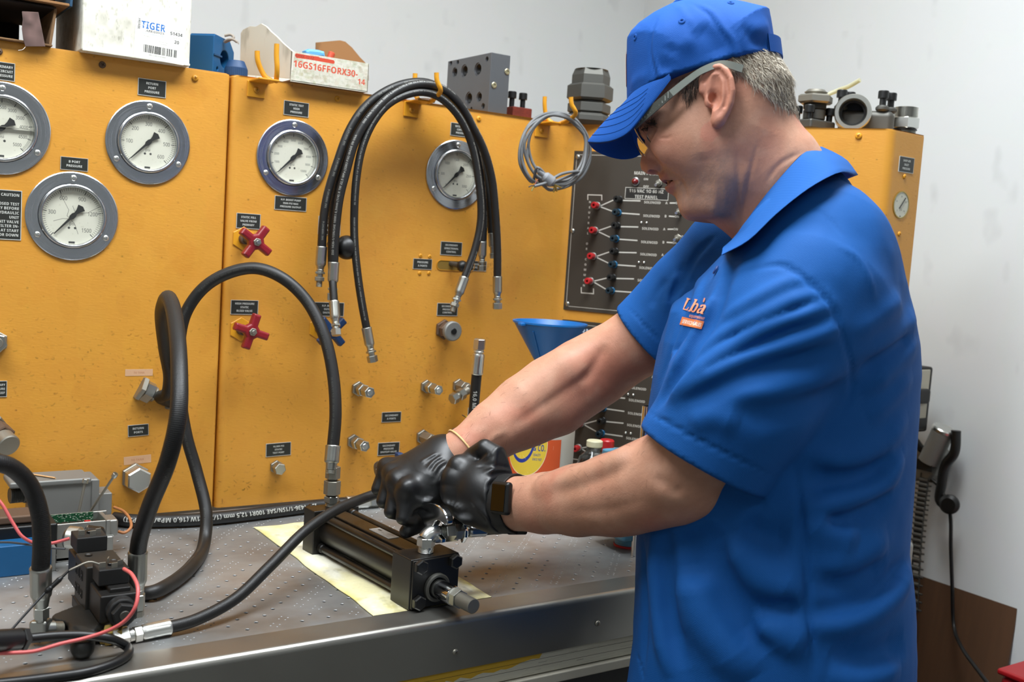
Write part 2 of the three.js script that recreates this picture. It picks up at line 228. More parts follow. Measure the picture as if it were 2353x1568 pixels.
struct('floor', uvScale(new THREE.BoxGeometry(RW + 2 * TH, TH, RD + 2 * TH), 3, 3), std(0xffffff, 0.5, 0, { map: floorTex }), V((XL + WALL_X) / 2, -TH / 2, (WALL_Z + ZF) / 2));
struct('ceiling', new THREE.BoxGeometry(RW + 2 * TH, TH, RD + 2 * TH), std(0xe6e6e2, 0.9), V((XL + WALL_X) / 2, CEIL + TH / 2, (WALL_Z + ZF) / 2));
const lightWhere = ['ceiling light panel above the workbench and the man', 'ceiling light panel above the left end of the workbench', 'ceiling light panel near the front wall on the right', 'ceiling light panel near the front wall on the left'];
FITTINGS.forEach(([x, z, w, d, I], i) => {
  const t = thing('ceiling_light', lightWhere[i], 'ceiling light', V(x, CEIL, z));
  const s = 0.03; mesh(t, 'frame', merge([mv(new THREE.BoxGeometry(w + 2 * s, 0.05, s), 0, -0.025, d / 2 + s / 2), mv(new THREE.BoxGeometry(w + 2 * s, 0.05, s), 0, -0.025, -d / 2 - s / 2), mv(new THREE.BoxGeometry(s, 0.05, d), w / 2 + s / 2, -0.025, 0), mv(new THREE.BoxGeometry(s, 0.05, d), -w / 2 - s / 2, -0.025, 0)]), std(0xdddddd, 0.5));
  mesh(t, 'diffuser', mv(new THREE.BoxGeometry(w, 0.01, d), 0, -0.03, 0), std(0xffffff, 0.6, 0, { emissive: new THREE.Color().setRGB(...LIGHT_RGB), emissiveIntensity: I * 0.3 }));
  const L = new THREE.RectAreaLight(new THREE.Color().setRGB(...LIGHT_RGB), I, w, d); L.position.set(x, CEIL - 0.045, z); L.lookAt(x, 0, z); L.castShadow = true; scene.add(L);
});

// ---------- the yellow test cabinet ----------
const PZ = -1.71, TOP = 1.65, BOT = 0.933;
const FR = frame(V(0, 0, PZ), V(1, 0, 0), UP);                       // main front
const foldX = pp(FR, 1322, 285).x, F0 = V(foldX, 0, PZ);
const d3 = V(0.509, 0, 0.861).normalize();
const FR3 = frame(F0, d3, UP);                                       // slanted front with the electrical panels
const E0 = pp(FR3, 2052, 300).setY(0);
const d4 = V(1, 0, -0.06).normalize(), FR4 = frame(E0, d4, UP);      // narrow end face
const G0 = pp(FR4, 2125, 315).setY(0);
const SEAM = 0.574;
const LU = 2.4, LV = 0.75;
const yellowTex = canvasTex(2048, 640, (x, w, h) => {
  x.fillStyle = '#d29335'; x.fillRect(0, 0, w, h);
  const X = (u) => (u / LU) * w, Y = (y) => h - (y - BOT) / LV * h;
  for (let i = 0; i < 2600; i++) { const r = 2 + rnd() * 16; x.fillStyle = rnd() < 0.5 ? `rgba(222,160,56,${rnd() * 0.08})` : `rgba(168,104,24,${rnd() * 0.07})`; x.beginPath(); x.ellipse(rnd() * w, rnd() * h, r * (1 + rnd() * 2), r, rnd() * 3, 0, 7); x.fill(); }
  const smear = (cu, cy, ru, ry, n, a) => { for (let i = 0; i < n; i++) { const t = rnd() * 6.28, q = Math.sqrt(rnd()), px = X(cu + Math.cos(t) * q * ru), py = Y(cy + Math.sin(t) * q * ry), L = 1.5 + rnd() * 5, an = -0.7 + rnd() * 0.9 + (rnd() < 0.3 ? 1.4 : 0); x.strokeStyle = `rgba(${70 + rnd() * 40},${42 + rnd() * 24},8,${a * rnd()})`; x.lineWidth = 0.4 + rnd() * 0.9; x.beginPath(); x.moveTo(px, py); x.quadraticCurveTo(px + Math.cos(an) * L * 0.5 + rnd() * 3, py + Math.sin(an) * L * 0.5 + rnd() * 3, px + Math.cos(an) * L, py + Math.sin(an) * L); x.stroke(); } };
  const sm = (px, py, ru, ry, n, a) => { const p = pp(FR, px, py); smear(p.x, p.y, ru, ry, n, a); };
  sm(900, 930, 0.14, 0.14, 260, 0.4); sm(1010, 870, 0.16, 0.1, 150, 0.45); sm(800, 1090, 0.2, 0.08, 200, 0.4); sm(560, 960, 0.1, 0.14, 100, 0.35); sm(130, 1000, 0.12, 0.08, 150, 0.4); sm(580, 830, 0.06, 0.06, 50, 0.4); sm(108, 150, 0.015, 0.02, 60, 0.4); sm(110, 210, 0.006, 0.05, 50, 0.35); sm(480, 1100, 0.04, 0.1, 60, 0.5); sm(520, 1140, 0.06, 0.03, 24, 0.9); sm(330, 950, 0.1, 0.12, 80, 0.3); sm(880, 520, 0.1, 0.12, 40, 0.3); sm(660, 700, 0.03, 0.04, 40, 0.35); sm(750, 790, 0.08, 0.05, 40, 0.4); sm(1140, 610, 0.02, 0.02, 40, 0.5);
  smear(0.9, 1.3, 1.4, 0.4, 500, 0.2);
  for (let i = 0; i < 2400; i++) { const s = rnd(); x.fillStyle = `rgba(${60 + rnd() * 50},${38 + rnd() * 30},10,${0.1 + rnd() * 0.3})`; x.fillRect(rnd() * w, rnd() * h, 0.5 + s * s * 2, 0.6 + s * s * 1.6); }
  for (let i = 0; i < 900; i++) { const px = rnd() * w, py = rnd() * h, an = rnd() * 6.28, L = 2 + rnd() * 4; x.strokeStyle = `rgba(90,56,14,${0.06 + rnd() * 0.1})`; x.lineWidth = 0.5; x.beginPath(); x.moveTo(px, py); x.lineTo(px + Math.cos(an) * L, py + Math.sin(an) * L); x.stroke(); }
});
yellowTex.wrapS = yellowTex.wrapT = THREE.ClampToEdgeWrapping;
const yellow = std(0xffffff, 0.42, 0, { map: yellowTex, bumpMap: grainBump, bumpScale: 0.00012 });
// a closed folded-sheet box: outline in plan (x, z), rounded at its corners
function foldedBox(corners, radii, uFrom) {
  const out = []; let u = uFrom;
  corners.forEach((c, i) => {
    const r = radii[i]; if (!r) { out.push([c.x, c.z]); return; }
    const a = corners[(i + corners.length - 1) % corners.length], b = corners[(i + 1) % corners.length], da = a.clone().sub(c).normalize(), db = b.clone().sub(c).normalize(), half = Math.acos(clamp(da.dot(db), -1, 1)) / 2, t = r / Math.tan(half);
    const p0 = c.clone().addScaledVector(da, t), p1 = c.clone().addScaledVector(db, t);
    for (let k = 0; k <= 8; k++) { const s = k / 8, q = p0.clone().multiplyScalar((1 - s) ** 2).addScaledVector(c, 2 * s * (1 - s)).addScaledVector(p1, s * s); out.push([q.x, q.z]); }
  });
  const pos = [], uv = [], idx = [], n = out.length, rows = [[BOT, 0], [TOP - 0.004, 0], [TOP - 0.001, 0.001], [TOP, 0.004]];
  const cen = out.reduce((s, p) => [s[0] + p[0] / n, s[1] + p[1] / n], [0, 0]);
  rows.forEach(([y, ins]) => { let uu = u; for (let i = 0; i <= n; i++) { const p = out[i % n], l = Math.hypot(cen[0] - p[0], cen[1] - p[1]); if (i) { const q = out[i - 1]; uu += Math.hypot(p[0] - q[0], p[1] - q[1]); } pos.push(p[0] + (cen[0] - p[0]) / l * ins, y, p[1] + (cen[1] - p[1]) / l * ins); uv.push(uu / LU, (y - BOT) / LV); } });
  const m = n + 1; for (let r = 0; r + 1 < rows.length; r++) for (let i = 0; i < n; i++) { const a = r * m + i; idx.push(a, a + 1, a + m, a + 1, a + m + 1, a + m); }
  const g = new THREE.BufferGeometry(); g.setAttribute('position', new THREE.Float32BufferAttribute(pos, 3)); g.setAttribute('uv', new THREE.Float32BufferAttribute(uv, 2)); g.setIndex(idx); g.computeVertexNormals();
  const top = rot(new THREE.ShapeGeometry(shapeOf(out.map(p => [p[0], -p[1]]))), -Math.PI / 2, 0, 0).translate(0, TOP - 0.0005, 0), bt = rot(new THREE.ShapeGeometry(shapeOf(out.map(p => [p[0], -p[1]]))), -Math.PI / 2, 0, 0).translate(0, BOT, 0);
  for (const c of [top, bt]) { const q = c.attributes.uv; for (let i = 0; i < q.count; i++) q.setXY(i, q.getX(i) / LU, 0.5); }
  return merge([g, top, bt]);
}
const BACK = -2.12;
const cabL = thing('test_stand_cabinet', 'left yellow steel test cabinet with three large gauges and a return port', 'cabinet', V(0, BOT, PZ));
const XLEFT = -0.45;
wmesh(cabL, 'cabinet_shell', foldedBox([V(XLEFT, 0, PZ), V(SEAM - 0.0018, 0, PZ), V(SEAM - 0.0018, 0, BACK), V(XLEFT, 0, BACK)], [0.01, 0.007, 0, 0], XLEFT + 0.5), yellow);
const cabR = thing('test_stand_cabinet', 'right yellow steel test cabinet with folded front, red valve handles and brown electrical panels', 'cabinet', V(SEAM, BOT, PZ));
wmesh(cabR, 'cabinet_shell', foldedBox([V(SEAM + 0.0014, 0, PZ), F0, E0, G0, V(G0.x, 0, BACK), V(SEAM + 0.0014, 0, BACK)], [0.012, 0.03, 0.022, 0.004, 0, 0], SEAM), yellow);

// pan-head screw, cut once and shared
const ev = new Evaluator(); ev.attributes = ['position', 'normal', 'uv']; ev.useGroups = false;
function cut(a, bs) { let r = new Brush(a); r.updateMatrixWorld(); for (const b of bs) { const q = new Brush(b); q.updateMatrixWorld(); r = ev.evaluate(r, q, SUBTRACTION); } const g = r.geometry; g.computeBoundingSphere(); return g; }
const screwG = cut(lathe([[0, 0], [0.0046, 0], [0.0046, 0.0006], [0.0040, 0.0019], [0.0026, 0.0027], [0, 0.003]], 20), [mv(new THREE.BoxGeometry(0.0046, 0.003, 0.0011), 0, 0.0027, 0), mv(new THREE.BoxGeometry(0.0011, 0.003, 0.0046), 0, 0.0027, 0)]);
function screw(parent, pos, n, mat, s = 1, a = rnd() * 3, name = 'screw') {
  const g = screwG.clone(); g.rotateY(a); g.scale(s, s, s); g.applyQuaternion(dirQ(n)); g.translate(pos.x, pos.y, pos.z); return wmesh(parent, name, g, mat);
}
for (const [px, py] of [[235, 149], [448, 180], [-3, 118]]) screw(cabL, pp(FR, px, py), FR.n, px === 448 ? MT.yellowDark : MT.rust, 1.15);
for (const [px, py] of [[775, 227], [1100, 273]]) screw(cabR, pp(FR, px, py), FR.n, MT.yellowPaint, 1.1);
screw(cabR, pp(FR3, 1973, 313), FR3.n, MT.yellowPaint, 1.3);
for (const [px, py] of [[2078, 406], [2066, 538]]) screw(cabR, pp(FR4, px, py), FR4.n, MT.yellowPaint, 1);
for (const [px, py] of [[966, 588], [987, 590], [964, 628], [985, 628]]) screw(cabR, pp(FR, px, py), FR.n, MT.yellowPaint, 0.8);

// engraved nameplates: pixel box in the photo -> size on its plane
function plate(cab, f, x0, y0, x1, y1, lines, o = {}) {
  const c = pp(f, (x0 + x1) / 2, (y0 + y1) / 2), l = pp(f, x0, (y0 + y1) / 2), r = pp(f, x1, (y0 + y1) / 2), t = pp(f, (x0 + x1) / 2, y0), b = pp(f, (x0 + x1) / 2, y1);
  const w = l.distanceTo(r), h = t.distanceTo(b), rect = atlasRect(w * 5200, h * 5200, printLines(lines, o)); const g = plateG(w, h, o.thick ?? 0.0012, rect);
  if (o.tilt) g.rotateZ(o.tilt); g.applyQuaternion(f.q); g.translate(c.x, c.y, c.z); return wmesh(cab, o.name ?? 'nameplate', g, o.mat ?? MT.print);
}
plate(cabL, FR, -31, 142, 34, 184, ['PRIMARY', 'CIRCUIT', 'PRESSURE'], { align: 'right' });
plate(cabL, FR, 317, 183, 381, 222, ['RETURN', 'PORT', 'PRESSURE']);
plate(cabL, FR, 139, 362, 202, 392, ['B PORT', 'PRESSURE']);
plate(cabL, FR, -140, 432, 51, 548, ['CAUTION', '', 'CLOSED TEST', 'FULLY BEFORE', 'HYDRAULIC', 'UNIT', 'UNIT VALVE', 'SEE FILTER IN-', 'LAMP AT START', 'UP OR DOWN'], { align: 'right', size: 29, border: 6 });
plate(cabL, FR, -60, 876, 16, 913, ['PRIMARY', 'PRESSURE', 'RELIEF'], { align: 'right' });
plate(cabL, FR, 294, 976, 341, 1002, ['RETURN', 'PORTS'], { tilt: 0.05 });
const tape = { bg: '#cfa27c', edge: '#d8b08c', fg: '#b9835c', border: 2, name: 'tape_label', thick: 0.0004, mat: MT.paperPrint };
plate(cabL, FR, 288, 849, 351, 864, ['TO TANK'], tape); plate(cabL, FR, 285, 1048, 347, 1066, ['TO TANK'], { ...tape, tilt: 0.05 });
plate(cabR, FR, 652, 234, 709, 267, ['STATIC TEST', 'HIGH', 'PRESSURE']);
plate(cabR, FR, 631, 452, 704, 484, ['H.P. BOOST PUMP', '9500 PSI MAX', 'PRESSURE OUTPUT']);
plate(cabR, FR, 543, 491, 598, 526, ['STATIC FILL', 'VALVE FROM', 'PRIMARY']);
plate(cabR, FR, 530, 690, 593, 723, ['HIGH PRESSURE', 'STATIC', 'BLEED VALVE']);
plate(cabR, FR, 731, 498, 782, 540, ['BOOST', 'AIR', 'CONTROL']);
plate(cabR, FR, 717, 695, 790, 727, ['H.P. BOOST', 'OUTLET', 'SHUTOFF']);
plate(cabR, FR, 1012, 556, 1061, 587, ['SECONDARY', 'DIRECTIONAL', 'CONTROL']);
plate(cabR, FR, 949, 595, 992, 619, ['PRESSURE', 'A PORTS']);
plate(cabR, FR, 1075, 600, 1117, 623, ['PRESSURE', 'B PORTS']);
plate(cabR, FR, 1004, 697, 1051, 726, ['SECONDARY', 'PRESSURE', 'CONTROL']);
plate(cabR, FR, 877, 947, 921, 970, ['SECONDARY', 'A PORTS']);
plate(cabR, FR, 868, 1017, 917, 1046, ['SECONDARY', 'PRESSURE', 'SHUTOFF VALVE']);
plate(cabR, FR, 968, 1017, 1060, 1046, ['SECONDARY CIRCUIT', 'PRESSURE', 'TEST PORT']);
plate(cabR, FR, 1075, 936, 1150, 962, ['SECONDARY', 'B PORTS']);
plate(cabR, FR, 611, 1018, 668, 1048, ['10,000 PSI', 'STATIC', 'TEST PORT'], { tilt: 0.03 });
plate(cabR, FR, 1035, 284, 1082, 314, ['SECONDARY', 'CIRCUIT', 'PRESSURE']);
plate(cabR, FR4, 2065, 361, 2099, 397, ['SHOP AIR', 'INLET', 'PRESSURE']);
plate(cabR, FR3, 1790, 333, 1870, 372, ['EMERGENCY', 'STOP']);

// gauges
function dialDraw(o) {
  return (x, w, h) => {
    x.fillStyle = '#d4d2c0'; x.fillRect(0, 0, w, h); x.translate(w / 2, h / 2); const R = w / 2, A0 = (135) * Math.PI / 180, SW = 270 * Math.PI / 180, n = o.max / o.step;
    x.strokeStyle = '#3a3a36'; x.fillStyle = '#3a3a36'; x.textAlign = 'center'; x.textBaseline = 'middle';
    const minor = n * (o.minor ?? 10);
    for (let i = 0; i <= minor; i++) { const a = A0 + SW * i / minor, big = i % (o.minor ?? 10) === 0; x.lineWidth = big ? R * 0.026 : R * 0.011; x.beginPath(); x.moveTo(Math.cos(a) * R * 0.95, Math.sin(a) * R * 0.95); x.lineTo(Math.cos(a) * R * (big ? 0.83 : 0.86), Math.sin(a) * R * (big ? 0.83 : 0.86)); x.stroke(); }
    for (let i = o.from ?? 0; i <= n; i++) { const a = A0 + SW * i / n; x.font = `${Math.round(R * (o.fs ?? 0.2))}px sans-serif`; x.save(); x.translate(Math.cos(a) * R * (o.nr ?? 0.66), Math.sin(a) * R * (o.nr ?? 0.66)); x.scale(0.8, 1); x.fillText(String(i * o.step), 0, 0); x.restore(); }
    x.font = `${Math.round(R * 0.14)}px sans-serif`; x.fillText('psi', 0, R * 0.26); x.beginPath(); x.arc(-R * 0.1, R * 0.4, R * 0.04, 0, 7); x.arc(R * 0.1, R * 0.4, R * 0.04, 0, 7); x.fill(); x.fillRect(-R * 0.1, R * 0.86, R * 0.2, R * 0.07);
    if (o.cracks) { x.strokeStyle = '#5d5a50'; x.lineWidth = R * 0.012; for (const c of o.cracks) { x.beginPath(); c.forEach((p, i) => i ? x.lineTo(p[0] * R, p[1] * R) : x.moveTo(p[0] * R, p[1] * R)); x.stroke(); } }
    for (let i = 0; i < 120; i++) { x.fillStyle = `rgba(120,110,80,${rnd() * 0.12})`; x.beginPath(); x.arc((rnd() - 0.5) * w, (rnd() - 0.5) * h, rnd() * R * 0.03, 0, 7); x.fill(); }
  };
}
const dialMat = std(0xffffff, 0.6, 0, { map: atlasTex }), flangeMat = std(0xc4c6ca, 0.36, 1, { roughnessMap: patchy }), needleMat = std(0x22221f, 0.6);
function gauge(cab, f, px, py, R, o, label) {
  const g = sub(cab, 'pressure_gauge', null, null, label); cab.updateWorldMatrix(true, true);
  const c = pp(f, px, py); const q = f.q.clone().multiply(new THREE.Quaternion().setFromEuler(new THREE.Euler(Math.PI / 2, 0, 0))); // +y of a lathe -> out of the panel
  g.position.copy(cab.worldToLocal(c.clone())); g.quaternion.copy(f.q);
  const up = (geo) => rot(geo, Math.PI / 2, 0, 0), ri = R * 0.665;
  mesh(g, 'flange', up(turned([[ri + 0.001, 0], [R - 0.001, 0], [R, 0.001], [R, 0.0028], [R - 0.0014, 0.0036], [ri + 0.005, 0.0036], [ri + 0.004, 0.001]], 56)), flangeMat);
  mesh(g, 'bezel_ring', up(lathe([[ri + 0.0045, 0.001], [ri + 0.0045, 0.006], [ri + 0.003, 0.0085], [ri + 0.0008, 0.0092], [ri - 0.001, 0.008], [ri - 0.0015, 0.003], [ri - 0.0015, 0.0008]], 56)), MT.chromeSoft);
  const rect = atlasRect(o.px ?? 400, o.px ?? 400, dialDraw(o));
  mesh(g, 'dial', mv(toRect(new THREE.CircleGeometry(ri, 48), rect), 0, 0, 0.0008), dialMat);
  const L = ri * 0.86, nd = mesh(g, 'needle', slab([[-0.0006, L], [0.0006, L], [0.0016, 0.006], [0.0034, 0.0025], [0.0034, -0.0025], [0.002, -0.006], [0.003, -L * 0.3], [0.0062, -L * 0.48], [0, -L * 0.55], [-0.0062, -L * 0.48], [-0.003, -L * 0.3], [-0.002, -0.006], [-0.0034, -0.0025], [-0.0034, 0.0025], [-0.0016, 0.006]].map(p => [p[0] * R / 0.062, p[1]]), 0.001, 0), needleMat);
  nd.position.z = 0.003; nd.rotation.z = (o.needle ?? 135) * Math.PI / 180;
  const lens = mesh(g, 'lens', mv(new THREE.CircleGeometry(ri - 0.001, 48), 0, 0, 0.0064), MT.glass); lens.castShadow = false;
  for (const a of [90, 212, 328]) { const s = screwG.clone(); s.rotateY(a); s.applyQuaternion(dirQ(V(0, 0, 1))); s.translate(Math.cos(a * Math.PI / 180) * (R * 0.86), Math.sin(a * Math.PI / 180) * (R * 0.86), 0.0034); mesh(g, 'screw', s, MT.bright); }
  if (o.liquid) mesh(g, 'liquid_line', mv(new THREE.BoxGeometry(ri * 1.9, 0.0006, 0.004), 0, 0.002, 0.004), std(0x8d8b80, 0.3));
  return g;
}
gauge(cabL, FR, 3, 295, 0.0665, { max: 5000, step: 500, fs: 0.15, nr: 0.68, needle: 128, liquid: true }, 'large gauge cut by the left edge, scale to 5000 psi');
gauge(cabL, FR, 340, 328, 0.0645, { max: 600, step: 100, from: 1, fs: 0.19 }, 'gauge scaled to 600 psi under the return port plate');
gauge(cabL, FR, 166, 497, 0.0665, { max: 1500, step: 300, from: 1, minor: 12, fs: 0.19, needle: 137, cracks: [[[-0.4, -0.9], [-0.38, -0.7], [-0.25, -0.45], [-0.12, -0.2], [-0.17, 0], [-0.05, 0.1], [0.1, 0.3], [0.2, 0.6]], [[-0.6, 0.2], [-0.3, 0.1], [-0.1, 0.1], [0.1, -0.1], [0.5, -0.15], [0.9, -0.4]], [[0.1, -0.1], [0, -0.35]]] }, 'gauge with a cracked lens under the B port plate');
gauge(cabR, FR, 672, 363, 0.0635, { max: 10000, step: 1000, fs: 0.12, nr: 0.68, minor: 10 }, 'gauge scaled to 10000 psi under the static test plate');
gauge(cabR, FR, 1047, 402, 0.0635, { max: 3000, step: 500, fs: 0.15, minor: 10 }, 'gauge scaled to 3000 psi half behind the hung hoses');

// small recessed gauge in the end face
{ const c = pp(FR4, 2070, 471), g = sub(cabR, 'inlet_gauge', cabR.worldToLocal(c.clone()), FR4.q, 'small recessed air gauge on the end face'), up = (q) => rot(q, Math.PI / 2, 0, 0);
  mesh(g, 'rim', up(turned([[0.023, 0], [0.0245, 0.0004], [0.0245, 0.0012], [0.0225, 0.0014], [0.0225, 0]], 32)), MT.brass);
  mesh(g, 'dial', mv(toRect(new THREE.CircleGeometry(0.0225, 32), atlasRect(200, 200, dialDraw({ max: 160, step: 40, fs: 0.2, minor: 8 }))), 0, 0, 0.0006), dialMat);
  const nd = mesh(g, 'needle', mv(new THREE.BoxGeometry(0.0016, 0.026, 0.0008), 0, 0.004, 0.0015), needleMat); nd.rotation.z = -0.7; }

// four-armed valve handles
function valve(cab, bx, by, hx, hy, mat, turn, label) {
  const b = pp(FR, bx, by), h = on(hx, hy, b.clone().addScaledVector(FR.n, 0.05), FR.n), ax0 = FR.n;
  const g = sub(cab, 'valve', cab.worldToLocal(b.clone()), FR.q, label); g.updateWorldMatrix(true, false);
  const hub = g.worldToLocal(h.clone()); hub.z = 0.05;
  stack(g, V(0, 0, 0), V(0, 0, 1), [['hex', 0.0175, 0.002, 'backing_nut', MT.yellowPaint, 0.05], ['rod', 0.009, 0.012, 'stem', MT.rust, 0.1]], true);
  stack(g, V(0, 0, 0.014), hub.clone().sub(V(0, 0, 0.014)), [['rod', 0.006, hub.distanceTo(V(0, 0, 0.014)), 'stem', MT.iron, 0.1]], true);
  const pts = []; for (let k = 0; k < 4; k++) { const a = turn + k * Math.PI / 2, c = Math.cos(a), s = Math.sin(a), P = (r, t) => pts.push([c * r - s * t, s * r + c * t]); P(0.0115, -0.0066); P(0.0285, -0.0064); P(0.0298, -0.0045); P(0.0298, 0.0045); P(0.0285, 0.0064); P(0.0115, 0.0066); }
  const hd = mesh(g, 'handle', mv(slab(pts, 0.016, 0.004, 3), hub.x, hub.y, 0.042), mat); hd.geometry.computeVertexNormals();
  stack(g, V(hub.x, hub.y, 0.056), V(0, 0, 1), [['hex', 0.0058, 0.005, 'handle_nut', MT.zincDull], ['rod', 0.003, 0.003, 'stud', MT.zinc, 0.1]], true);
  return g;
}
valve(cabR, 559, 549, 587, 556, MT.red, 0.95, 'upper red four-armed valve handle');
valve(cabR, 553, 757, 577, 762, MT.red, 1.27, 'lower red four-armed valve handle');
valve(cabR, 733, 755, 762, 762, MT.blueDark, 0.75, 'dark blue valve handle behind the hoses');
valve(cabR, 888, 1078, 915, 1078, MT.blueDark, 1.55, 'dark blue valve handle behind the glove');

// threaded ports standing out of the panel
const out3 = (f, tilt = -0.14) => f.n.clone().addScaledVector(UP, tilt).normalize();
function port(cab, f, px, py, spec, label, dir) { const p = pp(f, px, py), g = sub(cab, 'port_fitting', cab.worldToLocal(p.clone()), null, label); stack(g, V(), dir ?? f.n, spec, true); return g; }
const adapter = (s) => [['hex', 0.0115 * s, 0.007, 'flange_nut', MT.zincDull, 0.1], ['rod', 0.0088 * s, 0.008, 'neck', MT.zincDull, 0.05], ['hex', 0.0098 * s, 0.012, 'hex_body', MT.zinc], ['rod', 0.0078 * s, 0.004, 'neck', MT.zincDull, 0.05], ['hex', 0.0088 * s, 0.019, 'cap_nut', MT.zinc], ['rod', 0.0052 * s, 0.0012, 'tip', MT.bright, 0.1]];
port(cabR, FR, 822, 893, adapter(1.02)); port(cabR, FR, 811, 1014, adapter(1)); port(cabR, FR, 978, 888, adapter(0.95));
port(cabR, FR, 970, 1004, [['hex', 0.0125, 0.007, 'flange_nut', MT.zincDull, 0.1], ['hex', 0.0105, 0.034, 'cap_nut', MT.zincDull], ['rod', 0.007, 0.0015, 'tip', MT.zinc, 0.1]]);
port(cabR, FR, 1042, 1000, [['hex', 0.0125, 0.007, 'flange_nut', MT.zincDull, 0.1], ['hex', 0.0105, 0.014, 'cap_nut', MT.zincDull]]);
port(cabR, FR, 1190, 879, [['hex', 0.0125, 0.008, 'flange_nut', MT.zincDull, 0.1], ['hex', 0.01, 0.014, 'cap_nut', MT.zincDull]]);
port(cabR, FR, 634, 1073, [['hex', 0.0105, 0.006, 'flange_nut', MT.zincDull, 0.1], ['hex', 0.009, 0.016, 'plug', MT.zinc]]);
{ const p = port(cabR, FR, 1052, 886, [['hex', 0.0115, 0.007, 'flange_nut', MT.zincDull, 0.1], ['hex', 0.0098, 0.024, 'hex_body', MT.zincDull], ['rod', 0.008, 0.01, 'neck', MT.zincDull, 0.1]], 'tee fitting with a capped side branch');
  const a = pp(FR, 1075, 897, 0.038), b = pp(FR, 1033, 922, 0.05); p.updateWorldMatrix(true, false); const la = p.worldToLocal(a.clone()), lb = p.worldToLocal(b.clone());
  stack(p, la, lb.clone().sub(la), [['rod', 0.008, 0.012, 'branch', MT.zincDull, 0.1], ['hex', 0.0095, 0.013, 'branch_nut', MT.zinc], ['rod', 0.006, 0.006, 'neck', MT.zincDull, 0.05], ['hex', 0.009, 0.013, 'cap_nut', MT.zinc]], true); }
port(cabL, FR, 309, 1095, [['hex', 0.0195, 0.008, 'flange_nut', MT.zincDull, 0.1], ['hex', 0.0175, 0.024, 'plug', MT.bright, 0.14]], 'large hex plug under the lower tape label');
port(cabL, FR, -12, 785, [['hex', 0.0155, 0.008, 'flange_nut', MT.zincDull, 0.1], ['hex', 0.0125, 0.016, 'plug', MT.zinc], ['rod', 0.008, 0.002, 'tip', MT.zincDull, 0.1]], 'hex plug at the left edge');
port(cabL, FR, -20, 985, [['hex', 0.02, 0.008, 'flange_nut', MT.zincDull, 0.1], ['hex', 0.018, 0.026, 'hex_body', MT.rust], ['rod', 0.0165, 0.022, 'collar', MT.zincDull, 0.1]], 'large rusty hose fitting at the left edge', V(0.35, -0.35, 1));
// round pull knob
{ const p = pp(FR, 1019, 757), g = sub(cabR, 'pull_knob', cabR.worldToLocal(p.clone()), null, 'round silver knob under the secondary pressure plate');
  stack(g, V(), FR.n, [['hex', 0.0165, 0.007, 'lock_nut', MT.rust, 0.12], ['hex', 0.0135, 0.012, 'hex_body', MT.rust], ['rod', 0.009, 0.008, 'stem', MT.rust, 0.1], ['rod', 0.0185, 0.011, 'knob', MT.aluCast, 0.12], ['rod', 0.006, 0.0018, 'button', MT.black, 0.1]], true); }
// ball levers
const ballL = (p0, p1, r, label, slot) => { const g = sub(cabR, 'lever', cabR.worldToLocal(p0.clone()), null, label); g.updateWorldMatrix(true, false); const q = g.worldToLocal(p1.clone()); stack(g, V(), q, [['rod', 0.005, q.length(), 'shaft', MT.iron, 0.1]], true); mesh(g, 'ball_knob', mv(new THREE.SphereGeometry(r, 32, 20), q.x, q.y, q.z), MT.black); };
ballL(pp(FR, 757, 560), pp(FR, 797, 569, 0.062), 0.0205, 'large black ball lever behind the hoses');
ballL(pp(FR, 1036, 606), pp(FR, 1062, 612, 0.045), 0.0105, 'small black ball lever in the slot');
{ const s = new THREE.Shape(); const a = pp(FR, 1013, 608), b = pp(FR, 1080, 613); const w = b.x - a.x, r = 0.0095; s.absarc(0, 0, r, Math.PI / 2, Math.PI * 1.5); s.absarc(w, 0, r, -Math.PI / 2, Math.PI / 2);
  const in2 = new THREE.Path(); in2.absarc(0, 0, r - 0.0012, Math.PI / 2, Math.PI * 1.5); in2.absarc(w, 0, r - 0.0012, -Math.PI / 2, Math.PI / 2); s.holes.push(in2);
  wmesh(cabR, 'slot_rim', new THREE.ExtrudeGeometry(s, { depth: 0.0015, bevelEnabled: false }).translate(a.x, a.y - 0.001, PZ), MT.yellowDark);
  const s2 = new THREE.Shape(); s2.absarc(0, 0, r - 0.0012, Math.PI / 2, Math.PI * 1.5); s2.absarc(w, 0, r - 0.0012, -Math.PI / 2, Math.PI / 2);
  wmesh(cabR, 'slot_plate', new THREE.ExtrudeGeometry(s2, { depth: 0.0006, bevelEnabled: false }).translate(a.x, a.y - 0.001, PZ), std(0x7d611f, 0.7));
  wmesh(cabR, 'slot_slider', new THREE.BoxGeometry(w * 0.42, r * 1.7, 0.0012).translate(a.x + w * 0.78, a.y - 0.001, PZ + 0.001), MT.ironDark); }
